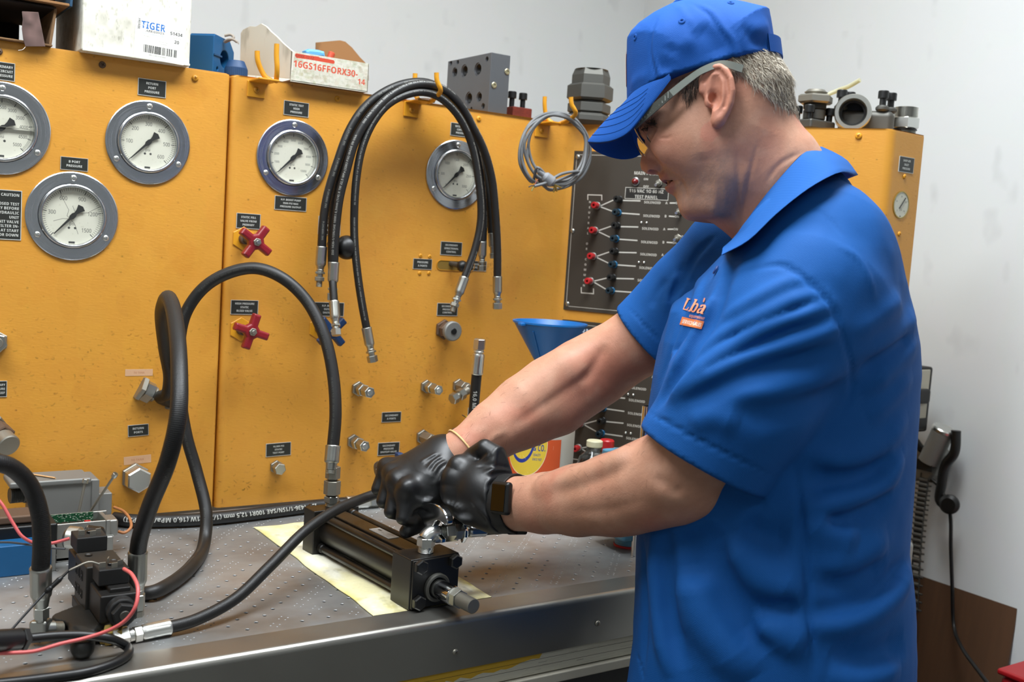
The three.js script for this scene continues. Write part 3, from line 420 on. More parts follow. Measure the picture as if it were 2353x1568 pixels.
// hose hooks: bent bracket and two bent prongs
function hook(px, py, out, tops, label) {
  const c = pp(FR, px, py), g = sub(cabR, 'hose_hook', cabR.worldToLocal(c.clone()), FR.q, label); g.updateWorldMatrix(true, false);
  mesh(g, 'bracket', merge([mv(rbox(0.03, 0.026, 0.003, 0.001), 0, 0, 0.0015), mv(rbox(0.034, 0.003, 0.05, 0.001), 0.004, 0.0125, 0.025)]), MT.yellowPaint);
  const s = screwG.clone(); s.scale(1.1, 1.1, 1.1); s.applyQuaternion(dirQ(V(0, 0, 1))); s.translate(0, -0.001, 0.003); mesh(g, 'screw', s, MT.yellowDark);
  tops.forEach(([tx, ty, o2, bx]) => { const t = g.worldToLocal(pp(FR, tx, ty, o2)); mesh(g, 'prong', tubeG([V(bx, 0.013, 0.036), V(bx + (t.x - bx) * 0.35, 0.013 + (t.y - 0.013) * 0.1, lerp(0.036, t.z, 0.6)), V(bx + (t.x - bx) * 0.65, 0.013 + (t.y - 0.013) * 0.34, t.z), V(t.x * 0.94 + bx * 0.06, 0.013 + (t.y - 0.013) * 0.68, t.z), t], 0.0042, 16, 10), MT.yellowPaint); });
}
hook(588, 206, 0.05, [[591, 117, 0.03, 0.012], [636, 101, 0.05, 0.02]], 'yellow hose hook in front of the marked cardboard box');
hook(944, 252, 0.05, [[954, 169, 0.025, -0.002], [1003, 167, 0.108, 0.016]], 'yellow hose hook carrying the black hoses');
hook(1243, 300, 0.05, [[1252, 222, 0.025, 0.0], [1312, 223, 0.118, 0.018]], 'yellow hose hook carrying the grey cord');

// ---------- the workbench ----------
const EZ = -1.102, LIPZ = -1.152, BX0 = -0.55, BX1 = 1.62;
const bench = thing('workbench', 'steel drip-tray workbench with drilled plate and folded stainless front', 'workbench', V(0.5, 0, -1.4));
const steelTex = dataTex(1024, (u, v) => { const a = fbm(u * 5, v * 5, 5, 5), b = fbm(u * 9 + 3, v * 9, 4, 9), s = fbm(u * 40, v * 60, 3, 20), k = 0.51 + 0.2 * a + 0.05 * s, br = clamp((b - 0.48) * 3) * 0.7; return [k * lerp(0.97, 0.86, br), k * lerp(0.975, 0.78, br), k * lerp(0.97, 0.7, br)]; }); steelTex.repeat.set(1.6, 1.6);
const steelRough = dataTex(512, (u, v) => 0.42 + 0.3 * fbm(u * 6, v * 6, 5, 6) + 0.06 * fbm(u * 50, v * 50, 2, 50), false); steelRough.repeat.set(1.6, 1.6);
const steelPlate = std(0xffffff, 0.85, 0.7, { map: steelTex, roughnessMap: steelRough });
const benchFront = std(0x9b9992, 0.6, 0.9, { roughnessMap: steelRough });
{ // drilled plate: staggered large holes with clusters of small ones between
  const s = new THREE.Shape(); const z0 = PZ + 0.004, z1 = LIPZ; s.moveTo(BX0, -z0); s.lineTo(BX0, -z1); s.lineTo(BX1, -z1); s.lineTo(BX1, -z0);
  const hole = (x, z, r, n) => { const p = new THREE.Path(); p.absarc(x, -z, r, 0, Math.PI * 2, true); p.autoClose = true; const pts = []; for (let k = 0; k < n; k++) { const a = -k / n * Math.PI * 2; pts.push(new THREE.Vector2(x + Math.cos(a) * r, -z + Math.sin(a) * r)); } s.holes.push(new THREE.Path(pts)); };
  const P = 0.0174, Q = 0.0178, xo = 0.9286, zo = -1.3195;
  for (let i = -48; i <= 36; i++) for (let j = -22; j <= 10; j++) {
    if ((i + j) & 1) continue; const x = xo + i * P, z = zo + j * Q; if (x < -0.05 || x > 1.5 || z < z0 + 0.012 || z > z1 - 0.008) continue;
    const k = hash2(i * 3 + 11, j * 7 + 5), line = (((i + j) / 2) % 3 + 3) % 3;
    if (line && k < 0.82) hole(x, z, 0.0029, 11);
    else if (k < 0.9) for (const [a, b] of [[-0.0058, 0], [0.0058, 0.0004], [0, -0.006], [0.0003, 0.0059]]) hole(x + a, z + b, 0.0014, 8);
  }
  const g = rot(new THREE.ExtrudeGeometry(s, { depth: 0.001, bevelEnabled: true, bevelSize: 0.0005, bevelThickness: 0.0006, bevelOffset: -0.0001, bevelSegments: 1, curveSegments: 8 }), -Math.PI / 2, 0, 0).translate(0, BENCH - 0.0018, 0);
  wmesh(bench, 'drilled_plate', g, steelPlate);
}
wmesh(bench, 'drip_tray', new THREE.BoxGeometry(BX1 - BX0, 0.01, LIPZ - PZ).translate((BX0 + BX1) / 2, BENCH - 0.05, (PZ + LIPZ) / 2), std(0x3a3a38, 0.6, 0.6));
{ // folded front: lip, rounded edge, apron
  const pts = []; const top = BENCH + 0.0025, r = 0.008; pts.push([LIPZ - 0.0005, BENCH - 0.012], [LIPZ - 0.0005, top - 0.0006], [LIPZ + 0.0008, top]); for (let k = 0; k <= 8; k++) { const a = Math.PI / 2 - k / 8 * Math.PI / 2; pts.push([EZ - r + Math.cos(a) * r, top - r + Math.sin(a) * r]); } pts.push([EZ, BENCH - 0.066], [EZ - 0.012, BENCH - 0.066], [EZ - 0.012, BENCH - 0.012]);
  const g = new THREE.ExtrudeGeometry(shapeOf(pts.map(p => [-p[0], p[1]])), { depth: BX1 - BX0, bevelEnabled: false }); g.rotateY(Math.PI / 2); // shape x -> -z, depth -> x
  g.translate(BX0, 0, 0); wmesh(bench, 'front_apron', g, benchFront);
}
for (const px of [[1046, 1499], [1373, 1433]]) screw(bench, on(px[0], px[1], V(0, 0, EZ), V(0, 0, 1)), V(0, 0, 1), MT.zincDull, 0.9);
const railTex = canvasTex(2048, 128, (x, w, h) => {
  x.fillStyle = '#c9c4b0'; x.fillRect(0, 0, w, h); const X = (wx) => (wx - BX0) / (BX1 - BX0) * w;
  for (let i = 0; i < 900; i++) { x.fillStyle = `rgba(${rnd() < 0.6 ? '90,80,60' : '225,220,205'},${rnd() * 0.25})`; x.fillRect(rnd() * w, rnd() * h, 4 + rnd() * 40, 1 + rnd() * 2); }
  x.fillStyle = '#caa02b'; x.beginPath(); const a = X(0.56), b = X(0.83); x.moveTo(a, 0); x.lineTo(b, 0); for (let t = 1; t >= 0; t -= 0.04) x.lineTo(lerp(a, b, t) - 10 * rnd(), 18 + 34 * Math.sin(t * 3) + rnd() * 22); x.closePath(); x.fill();
  x.strokeStyle = 'rgba(40,34,24,.8)'; x.lineWidth = 2; for (const y of [0.3, 0.62]) { x.beginPath(); x.moveTo(0, h * y); for (let t = 0; t <= 40; t++) x.lineTo(w * t / 40, h * y + (rnd() - 0.5) * 3); x.stroke(); }
  for (let i = 0; i < 60; i++) { x.fillStyle = `rgba(30,25,20,${rnd() * 0.5})`; x.fillRect(rnd() * w, rnd() * h, 2 + rnd() * 12, 1 + rnd() * 4); }
});
{ const g = rbox(BX1 - BX0, 0.03, 0.03, 0.002), p = g.attributes.position, uv = g.attributes.uv; for (let i = 0; i < uv.count; i++) uv.setXY(i, p.getX(i) / (BX1 - BX0) + 0.5, p.getY(i) / 0.03 + 0.5);
  wmesh(bench, 'wooden_rail', g.translate((BX0 + BX1) / 2, BENCH - 0.082, EZ - 0.02), std(0xffffff, 0.75, 0, { map: railTex })); }
wmesh(bench, 'lower_rail', rbox(BX1 - BX0, 0.014, 0.03, 0.002).translate((BX0 + BX1) / 2, BENCH - 0.105, EZ - 0.014), std(0xb5b0a0, 0.7));
wmesh(bench, 'base_cabinet', rbox(BX1 - BX0 - 0.04, BENCH - 0.115, 0.56, 0.004).translate((BX0 + BX1) / 2, (BENCH - 0.115) / 2, -1.42), std(0x2b2c2c, 0.6, 0.3));

// ---------- hoses ----------
const rubberBump = dataTex(256, (u, v) => 0.5 + 0.5 * Math.sin(u * 6.2832 * 40) * 0.4 + 0.3 * fbm(u * 30, v * 30, 2, 30), false, 1); rubberBump.repeat.set(12, 2);
const plainRubber = std(0x121110, 0.5, 0, { bumpMap: rubberBump, bumpScale: 0.00025 });
function printedRubber(text, L, r, o = {}) { // words printed along the hose at their real spacing
  const ppm = Math.min(2048 / L, 5200), w = Math.round(ppm * L), h = Math.max(48, Math.round(ppm * 2 * Math.PI * r));
  const t = canvasTex(w, h, (x) => { x.fillStyle = '#181716'; x.fillRect(0, 0, w, h); for (let i = 0; i < 500; i++) { x.fillStyle = `rgba(${rnd() < 0.5 ? '60,56,50' : '12,12,12'},${rnd() * 0.4})`; x.fillRect(rnd() * w, rnd() * h, 2 + rnd() * 14, 1 + rnd() * 3); } x.fillStyle = o.fg ?? '#b9b9b2'; x.textBaseline = 'middle'; x.font = `bold ${Math.round(r * ppm * (o.size ?? 1))}px sans-serif`; for (const row of o.rows ?? [0.5]) { x.save(); x.translate(0, h * row); if (o.flip) { x.translate(w, 0); x.rotate(Math.PI); } const m = x.measureText(text).width + r * ppm * 3; for (let s = (o.from ?? 0.02) * w; s < w; s += m) x.fillText(text, s, 0); x.restore(); } });
  t.repeat.set(1 / L, 1); t.wrapT = THREE.RepeatWrapping; return std(0xffffff, 0.48, 0, { map: t });
}
function hose(name, label, pts, r, ends, o = {}) {
  const c = crv(pts), L = c.getLength(), t = thing(name, label, 'hose', pts[0].clone(), null, o.group);
  const g = tubeG(c, r, o.n ?? Math.max(50, Math.round(L * 130)), 16);
  if (o.face) { // turn the printed line towards the given side at the chosen place along the hose
    const p = g.attributes.position, n = g.attributes.normal, uv = g.attributes.uv; let best = -2, bv = 0; for (let i = 0; i < uv.count; i++) if (Math.abs(uv.getX(i) - L * (o.where ?? 0.5)) < L * 0.04) { const d = V(n.getX(i), n.getY(i), n.getZ(i)).dot(o.face); if (d > best) { best = d; bv = uv.getY(i); } } for (let i = 0; i < uv.count; i++) uv.setY(i, uv.getY(i) - bv + 0.5);
  }
  wmesh(t, 'rubber_tube', g, o.text ? printedRubber(o.text, L, r, o) : plainRubber);
  (ends ?? []).forEach((e) => { const [k, spec] = e, tt = k ? 1 : 0, d = c.getTangent(tt).multiplyScalar(k ? 1 : -1), p = c.getPoint(tt).addScaledVector(d, -0.004); stack(t, p, e[2] ?? d, spec); });
  return t;
}
const crimpSet = (s, last = 'hex') => [['crimp', 0.0092 * s, 0.033 * s, 'crimp_collar', MT.zinc], ['cone', 0.0074 * s, 0.006 * s, 'shoulder', MT.zinc, 0.006 * s], ['rod', 0.0066 * s, 0.004 * s, 'neck', MT.zinc], ['hex', 0.0078 * s, 0.004 * s, 'hex_collar', MT.zinc], ['rod', 0.0058 * s, 0.005 * s, 'neck', MT.zinc], ...(last === 'hex' ? [['hex', 0.0082 * s, 0.012 * s, 'hex_nut', MT.zinc]] : [['hex', 0.0076 * s, 0.007 * s, 'hex_nut', MT.zincDull], ['thread', 0.0054 * s, 0.01 * s, 'thread', MT.zincDull]])];
const hpnt = (l) => l.map(([x, y, o]) => pp(FR, x, y, o));
const onHook = 'hoses hung on the yellow hook';
const toCam = FWD.clone().negate();
hose('hydraulic_hose', 'hung black hose with bold white print, its right end hanging lowest and furthest right', hpnt([[767, 608, 0.075], [770, 540, 0.075], [780, 455, 0.078], [795, 395, 0.08], [817, 322, 0.082], [850, 268, 0.085], [898, 220, 0.085], [945, 197, 0.085], [985, 195, 0.085], [1022, 208, 0.082], [1060, 245, 0.08], [1088, 295, 0.078], [1112, 345, 0.075], [1130, 410, 0.072], [1139, 500, 0.07], [1143, 580, 0.07], [1143, 640, 0.07]]), 0.0074, [[0, crimpSet(1)], [1, crimpSet(0.95)]], { text: 'ISO 1436-1/1SN/SAE 100R1 6,3mm (1/4) X 1W 22,5 MPa (3263 PSI) MADE IN USA', face: toCam, where: 0.12, size: 0.72, fg: '#94948e' });
hose('hydraulic_hose', 'hung black hose with the leftmost and highest crimped end on the yellow panel', hpnt([[739, 572, 0.06], [744, 500, 0.06], [755, 440, 0.062], [775, 375, 0.065], [803, 300, 0.067], [840, 245, 0.068], [890, 208, 0.068], [945, 190, 0.066], [990, 193, 0.064], [1035, 225, 0.06], [1072, 285, 0.058], [1095, 350, 0.055], [1107, 430, 0.052], [1111, 500, 0.05], [1109, 560, 0.048]]), 0.0074, [[0, crimpSet(0.98, 'thread')], [1, crimpSet(0.85)]], { text: 'SAE 100R1AT-6', size: 0.6, fg: '#77776f', face: toCam });
hose('hydraulic_hose', 'hung ribbed black hose ending furthest right of the left ends, low over bare yellow panel', hpnt([[843, 758, 0.085], [833, 705, 0.082], [823, 640, 0.078], [815, 560, 0.075], [814, 490, 0.075], [819, 410, 0.078], [832, 340, 0.08], [855, 285, 0.083], [888, 243, 0.085], [930, 219, 0.085], [972, 212, 0.085], [1010, 224, 0.085], [1052, 265, 0.085], [1083, 330, 0.086], [1099, 410, 0.088], [1105, 500, 0.09], [1092, 570, 0.09], [1066, 642, 0.09]]), 0.0068, [[0, crimpSet(0.95)], [1, crimpSet(0.95, 'thread')]], { text: '4N. Omni Connectors MSHA 1/4" (6.3mm) 3000 PSI (21.0 MPa) MAX WP FLAME RESISTANT USMSHA', size: 0.55, fg: '#8f8f88', face: toCam, where: 0.14 });
hose('hydraulic_hose', 'hung black hose whose left end hangs just below the printed hose end', hpnt([[768, 698, 0.092], [765, 655, 0.08], [762, 590, 0.058], [764, 500, 0.047], [774, 430, 0.047], [790, 360, 0.05], [818, 290, 0.052], [858, 240, 0.053], [905, 212, 0.053], [955, 200, 0.05], [1005, 212, 0.048], [1048, 250, 0.045], [1085, 310, 0.042], [1110, 390, 0.04], [1124, 470, 0.04], [1129, 540, 0.04]]), 0.0066, [[0, crimpSet(0.92)], [1, [['crimp', 0.0068, 0.026, 'crimp_collar', MT.zinc], ['rod', 0.0045, 0.012, 'stem', MT.zinc], ['hex', 0.0052, 0.01, 'hex_nut', MT.zinc]]]]);

const pb = pp(FR, 318, 890);
{ const d = at(357, 908, 1.7).sub(pb); const p = sub(cabL, 'port_fitting', cabL.worldToLocal(pb.clone()), null, 'return port fitting with a hose crimped on it'); stack(p, V(), d, [['hex', 0.0185, 0.008, 'flange_nut', MT.zincDull, 0.1], ['hex', 0.0155, 0.016, 'hex_body', MT.zinc], ['rod', 0.0125, 0.006, 'neck', MT.zincDull]], true); }
const pbd = at(357, 908, 1.7).sub(pb).normalize();
hose('hydraulic_hose', 'thick black hose in a tight loop from the return port to the solenoid valve', [pb.clone().addScaledVector(pbd, 0.058), at(368, 913, 1.685), at(384, 905, 1.665), at(390, 870, 1.64), at(379, 800, 1.58), at(372, 722, 1.5), at(386, 684, 1.41), at(402, 730, 1.32), at(412, 850, 1.22), at(409, 960, 1.185), at(386, 1060, 1.19), at(346, 1160, 1.22), at(322, 1235, 1.255), at(316, 1272, 1.275)], 0.0099,
  [[0, [['crimp', 0.0128, 0.03, 'crimp_collar', MT.zincDull]]], [1, [['crimp', 0.0114, 0.04, 'crimp_collar', MT.zinc], ['cone', 0.0098, 0.007, 'shoulder', MT.zinc, 0.008], ['rod', 0.0084, 0.006, 'neck', MT.zinc], ['hex', 0.0088, 0.02, 'hex_nut', MT.zinc], ['hex', 0.0082, 0.03, 'adapter', MT.zincDull]], at(312, 1430, 1.285).sub(at(316, 1272, 1.275))]], { n: 160 });
hose('hydraulic_hose', 'black hose arching high from the bench over to the rear port of the cylinder', [at(318, 1366, 1.34), onY(350, 1362, BENCH + 0.011), onY(395, 1340, BENCH + 0.0105), onY(440, 1302, BENCH + 0.012), at(470, 1245, 1.565), at(474, 1180, 1.59), at(452, 1085, 1.61), at(428, 1000, 1.61), at(413, 900, 1.61), at(411, 800, 1.61), at(427, 720, 1.61), at(470, 660, 1.61), at(530, 626, 1.61), at(590, 617, 1.61), at(650, 640, 1.61), at(705, 692, 1.61), at(745, 772, 1.6), at(765, 860, 1.59), at(771, 950, 1.58), at(765, 1030, 1.575)], 0.0092,
  [[1, [['crimp', 0.0112, 0.026, 'crimp_collar', MT.zinc, 10], ['cone', 0.0088, 0.01, 'shoulder', MT.zinc, 0.0075], ['thread', 0.0072, 0.006, 'thread', MT.zinc]], at(760, 1085, 1.57).sub(at(765, 1030, 1.575))]], { text: '35 BAR/51 1/2 2SC MAX WP 4000 PSI 728A AVENGER PSI/28', size: 0.5, fg: '#40403b', face: toCam, where: 0.93, n: 220 });
hose('hydraulic_hose', 'black hose running along the bench from the valve across the cylinder and behind the gloves', [at(383, 1443, 1.225), at(415, 1436, 1.235), at(455, 1423, 1.25), at(540, 1377, 1.29), at(620, 1302, 1.335), at(700, 1222, 1.39), at(770, 1174, 1.45), at(835, 1146, 1.51), at(900, 1125, 1.55), at(985, 1110, 1.575), at(1080, 1104, 1.57), at(1150, 1122, 1.54), at(1190, 1155, 1.5), at(1192, 1190, 1.465), at(1160, 1212, 1.442), at(1108, 1219, 1.428)], 0.0073,
  [[0, [['crimp', 0.0095, 0.033, 'crimp_collar', MT.bright], ['hex', 0.0082, 0.009, 'hex_collar', MT.bright], ['rod', 0.0078, 0.006, 'neck', MT.bright], ['hex', 0.0102, 0.018, 'hex_nut', MT.bright]]], [1, [['crimp', 0.0088, 0.026, 'crimp_collar', MT.chromeSoft], ['rod', 0.0062, 0.008, 'neck', MT.zinc], ['hex', 0.0098, 0.014, 'swivel_nut', MT.zinc]], at(1010, 1226, 1.395).sub(at(1108, 1219, 1.428))]], { n: 200 });
hose('hydraulic_hose', 'black hose with bold white print lying along the foot of the yellow cabinet', [[262, 1192], [300, 1197], [360, 1198], [430, 1196], [500, 1191], [580, 1182], [660, 1172], [740, 1162], [800, 1157]].map(p => onY(p[0], p[1], BENCH + 0.0105)), 0.0104, [[1, [['crimp', 0.0128, 0.042, 'crimp_collar', MT.bright], ['hex', 0.0115, 0.02, 'hex_nut', MT.bright]]]], { text: 'ISO 1436-1/1SN/SAE 100R1 12,5 mm (1/2) X 1W (16,0 MPa/2320 PSI) ', size: 0.95, flip: true, face: toCam.clone().addScaledVector(UP, 0.2).normalize(), where: 0.7, from: 0.16 });
hose('hydraulic_hose', 'thick black hose bending in from the left edge down to the valve elbow', [at(-300, 1330, 1.08), at(-270, 1220, 1.07), at(-180, 1120, 1.07), at(-60, 1068, 1.08), at(-5, 1064, 1.1), at(35, 1080, 1.12), at(72, 1122, 1.14), at(92, 1185, 1.15), at(96, 1250, 1.155), at(93, 1312, 1.16)], 0.0096, [[1, [['crimp', 0.0114, 0.036, 'crimp_collar', MT.zinc], ['cone', 0.0095, 0.012, 'shoulder', MT.zinc, 0.0075], ['hex', 0.0075, 0.014, 'hex_nut', MT.zinc], ['rod', 0.006, 0.004, 'neck', MT.zinc]], at(94, 1440, 1.178).sub(at(92, 1312, 1.16))]]);
hose('hydraulic_hose', 'upright black hose stub with white print and a capped steel end behind the forearm', [onY(1066, 1150, BENCH).setY(BENCH + 0.001), at(1076, 1060, 1.83), at(1086, 970, 1.82), at(1092, 900, 1.81), at(1096, 855, 1.805)], 0.0088, [[1, [['crimp', 0.0104, 0.036, 'crimp_collar', MT.bright], ['rod', 0.0092, 0.007, 'shoulder', MT.bright, 0.3], ['hex', 0.0092, 0.018, 'cap_nut', MT.bright]]]], { text: '16,0 MPa (2325 PSI) ISO 1436-1', size: 1.05, flip: true, from: 0.1, face: toCam.clone().addScaledVector(RIGHT, 0.1), where: 0.8 });
// grey mains cord coiled on the third hook
{ const pts = [], o = 0.095, ctr = [1276, 345]; const loops = [[80, 90, -2, 2], [72, 82, 6, -2], [76, 84, -4, 4], [66, 76, 4, -4], [71, 80, 2, 0]]; const P = (x, y, k) => pts.push(pp(FR, x, y, o + k)); P(1262, 412, 0.02); P(1235, 385, 0.02);
  loops.forEach(([rx, ry, dx, dy], l) => { for (let k = 0; k < 12; k++) { const a = Math.PI * 0.72 + (k / 12) * Math.PI * 2; P(ctr[0] + dx + Math.cos(a) * rx * (1 + 0.05 * Math.sin(k * 1.7 + l)), ctr[1] + dy + Math.sin(a) * ry * (1 + 0.04 * Math.cos(k * 2.1 + l)), (l - 2) * 0.005 + 0.006 * Math.sin(k + l)); } }); P(1330, 395, 0.02); P(1290, 400, 0.026); P(1255, 420, 0.026); P(1228, 428, 0.024);
  const c = crv(pts), t = thing('power_cord', 'grey mains cord coiled on the hook beside the brown panel', 'power cord', pts[0].clone()); wmesh(t, 'cord', tubeG(c, 0.0028, 420, 8), std(0x6d6f70, 0.5)); const pa = pp(FR, 1243, 397, o + 0.02), pe = pp(FR, 1275, 425, o + 0.026), d = pe.clone().sub(pa).normalize();
  wmesh(t, 'plug', turnTo(turned([[0, 0], [0.0042, 0], [0.0048, 0.012], [0.0095, 0.017], [0.011, 0.032], [0.009, 0.036], [0, 0.036]], 14), d, pa.clone().addScaledVector(d, -0.006)), std(0x85878a, 0.5));
  for (const [x, y] of [[1280, 440], [1290, 432], [1272, 442]]) wmesh(t, 'prong', tubeG([pe, pp(FR, x, y, o + 0.026)], 0.0016, 4, 6), MT.brass);
  for (const [x, y, col] of [[1222, 439, 0x8a8a50], [1215, 430, 0x24313c], [1236, 412, 0x8d4a3c]]) wmesh(t, 'bare_wire', tubeG([pts[pts.length - 1], pp(FR, (x + 1228) / 2, (y + 428) / 2 - 2, o + 0.024), pp(FR, x, y, o + 0.024)], 0.001, 8, 6), std(col, 0.5)); }

// ---------- things on top of the cabinet ----------
const zf = (z) => frame(V(0, 0, z), V(1, 0, 0), UP), xf = (x) => frame(V(x, 0, 0), V(0, 0, 1), UP);   // upright planes facing the bench / facing left
function traced(f, pxs, th, bevel = 0.0006) { const g = slab(pxs.map(([x, y]) => { const q = pp(f, x, y).sub(f.o); return [q.dot(f.r), q.dot(f.u)]; }), th, bevel); return g.applyMatrix4(new THREE.Matrix4().compose(f.o, f.q, V(1, 1, 1))); }
const xl = (x) => frame(V(x, 0, 0), V(0, 0, 1), UP);                                                  // normal points to -x
const cardTex = dataTex(256, (u, v) => { const n = fbm(u * 5, v * 5, 5, 5), s = fbm(u * 36, v * 20, 4, 36), d = sstep(0.5, 0.9, n) * 0.16 + sstep(0.62, 0.85, s) * 0.12; return [0.87 - d, 0.855 - d, 0.8 - d * 1.05]; });
const whiteCard = std(0xffffff, 0.85, 0, { map: cardTex }), brownCard = std(0xa87b52, 0.9, 0, { map: cardTex }), kraft = std(0x8d6a48, 0.9, 0, { map: patchy }), darkCard = std(0x2b211c, 0.9, 0, { map: patchy });
{ // printed white box
  const z = -1.688, a = pp(zf(z), 187, 116), b = pp(zf(z), 436, 147), w = b.x - a.x, h = 0.2, d = 0.2, t = thing('cardboard_box', 'tall grimy white cardboard box with a barcode label over the cabinet edge', 'box', V(a.x + w / 2, TOP, z - d / 2));
  const g = rbox(w, h, d, 0.003, 3), uv = g.attributes.uv; for (let i = 0; i < uv.count; i++) uv.setXY(i, uv.getX(i) * 1.2, uv.getY(i) * 1.2); mesh(t, 'carton', mv(g, 0, h / 2, 0), whiteCard);
  mesh(t, 'bottom_flap', mv(rbox(w * 0.995, 0.004, d * 0.99, 0.001), 0.001, 0.0015, 0.0015), whiteCard);
  const f = zf(z), l = pp(f, 309, 90), r = pp(f, 425, 95), lw = r.x - l.x, tp = pp(f, 365, 48), bt = pp(f, 365, 140), lh = tp.y - bt.y;
  const lmat = ownPrint(640, 640 * lh / lw, (x, W2, H2) => { x.fillStyle = '#eeebe0'; x.fillRect(0, 0, W2, H2); const s = W2 / 640; x.scale(s, s); x.save(); x.translate(60, 150); x.rotate(-Math.PI / 2); x.fillStyle = '#222'; x.font = 'bold 44px sans-serif'; x.fillText('Weiler', 0, 0); x.restore(); x.fillStyle = '#2b6db8'; x.font = 'bold 125px sans-serif'; x.save(); x.translate(70, 130); x.scale(0.86, 1); x.fillText('TIGER', 0, 0); x.restore(); x.strokeStyle = '#eeebe0'; x.lineWidth = 5; for (let i = 0; i < 5; i++) { x.beginPath(); x.moveTo(70 + i * 70, 50); x.lineTo(110 + i * 70, 105); x.stroke(); } x.fillStyle = '#1c1c1c'; x.font = 'italic bold 40px serif'; x.fillText('ABRASIVES', 130, 168); x.fillStyle = '#6d8fb8'; x.font = '17px sans-serif'; x.fillText('The world of brushes and abrasives', 90, 196); x.fillStyle = '#8b897f'; x.font = '26px sans-serif'; x.fillText('Product', 110, 232); x.fillText('Item #', 490, 92); x.fillText('Quantity', 480, 190); x.font = '18px sans-serif'; x.fillText('Ultra Max Flap', 300, 268); x.fillText('Flap Wheel', 320, 296); x.fillStyle = '#1c1c1c'; x.font = 'bold 58px sans-serif'; x.fillText('51434', 440, 148); x.fillText('20', 500, 250); let bx = 120; while (bx < 540) { const bw = 3 + Math.floor(rnd() * 4) * 3; x.fillRect(bx, 330, bw, 98); bx += bw + 3 + Math.floor(rnd() * 3) * 3; } x.font = '24px monospace'; x.fillText('080123825143460', 190, 460); });
  const lab = plateG(lw, lh, 0.0006, FULL); lab.rotateZ(-0.035); lab.translate((l.x + r.x) / 2, (tp.y + bt.y) / 2, z); wmesh(t, 'printed_label', lab, lmat); }
{ // two dark open cartons at the far left with abrasive strips in them
  const z = -1.7, f = zf(z), t = thing('cardboard_box', 'dark open cardboard carton lying on its side at the left end of the cabinet', 'box', V(0.25, TOP, -1.8)); const A = (pts, zz, th, m, n) => wmesh(t, n, traced(zf(zz), pts, th), m);
  const xr = pp(f, 121, 100).x, x0 = 0.1, D = 0.2;
  wmesh(t, 'bottom_panel', rbox(xr - x0, 0.003, D, 0.001).translate((xr + x0) / 2, TOP + 0.0018, z - D / 2), kraft); wmesh(t, 'top_panel', rbox(xr - x0 + 0.008, 0.003, D, 0.001).translate((xr + x0) / 2, TOP + 0.056, z - D / 2), darkCard); wmesh(t, 'side_panel', rbox(0.004, 0.054, D, 0.001).rotateZ(-0.12).translate(xr, TOP + 0.029, z - D / 2), kraft); wmesh(t, 'side_panel', rbox(0.004, 0.054, D, 0.001).translate(x0, TOP + 0.029, z - D / 2), darkCard); wmesh(t, 'rear_panel', rbox(xr - x0 - 0.03, 0.036, 0.003, 0.001).translate((xr + x0) / 2, TOP + 0.037, z - D), darkCard);
  const t2 = thing('cardboard_box', 'upper brown carton with torn edge holding rolled abrasive cloth at top left', 'box', V(0.25, TOP + 0.06, -1.8));
  const xr2 = pp(zf(z + 0.01), 160, 12).x; wmesh(t2, 'bottom_panel', rbox(xr2 - x0, 0.004, D, 0.001).translate((xr2 + x0) / 2, TOP + 0.062, z - D / 2 + 0.01), brownCard); wmesh(t2, 'side_panel', rbox(0.004, 0.1, D, 0.001).rotateZ(-0.04).translate(xr2 + 0.004, TOP + 0.11, z - D / 2 + 0.01), std(0x17405c, 0.7)); wmesh(t2, 'side_panel', rbox(0.004, 0.1, D, 0.001).translate(x0, TOP + 0.11, z - D / 2 + 0.01), brownCard); wmesh(t2, 'rear_panel', rbox((xr2 - x0) * 0.8, 0.1, 0.003, 0.001).translate(x0 + (xr2 - x0) * 0.4, TOP + 0.112, z - D + 0.01), brownCard);
  const grit = std(0x8a5f58, 0.95, 0, { map: dataTex(128, (u, v) => { const k = 0.75 + 0.35 * (hash2(u * 128, v * 128) - 0.5); return [k, k, k]; }) });
  const roll = thing('abrasive_roll', 'reddish rolled abrasive cloth lying in the upper carton at top left', 'abrasive cloth', V(0.22, TOP + 0.07, -1.74)); const sp = []; for (let i = 0; i < 90; i++) { const a = i / 90 * Math.PI * 5, r = 0.046 + 0.0035 * a / 3; sp.push([Math.cos(a) * r, Math.sin(a) * r]); } const ins = sp.slice().reverse().map(p => [p[0] * 0.975, p[1] * 0.975]);
  const xq = pp(zf(-1.72), 131, 8).x; wmesh(roll, 'cloth', slab([...sp, ...ins], 0.2, 0).rotateY(-Math.PI / 2).translate(xq, TOP + 0.064 + 0.066, -1.752), grit);
  const s = thing('abrasive_strip', 'brown abrasive cloth strip hanging out of the dark open carton', 'abrasive cloth', pp(f, 80, 108, 0.008)); const gs = traced(zf(z + 0.006), [[50, 27], [52, 26], [88, 28], [92, 48], [98, 78], [104, 107], [58, 107], [53, 90], [50, 66], [52, 45]], 0.0012, 0.0003); wmesh(s, 'cloth', gs, std(0x856a63, 0.95, 0, { map: grit.map })); wmesh(s, 'thread', tubeG([pp(f, 58, 108, 0.008), pp(f, 52, 114, 0.012), pp(f, 42, 116, 0.014)], 0.0004, 12, 5), std(0xd8cfc4, 0.9)); }
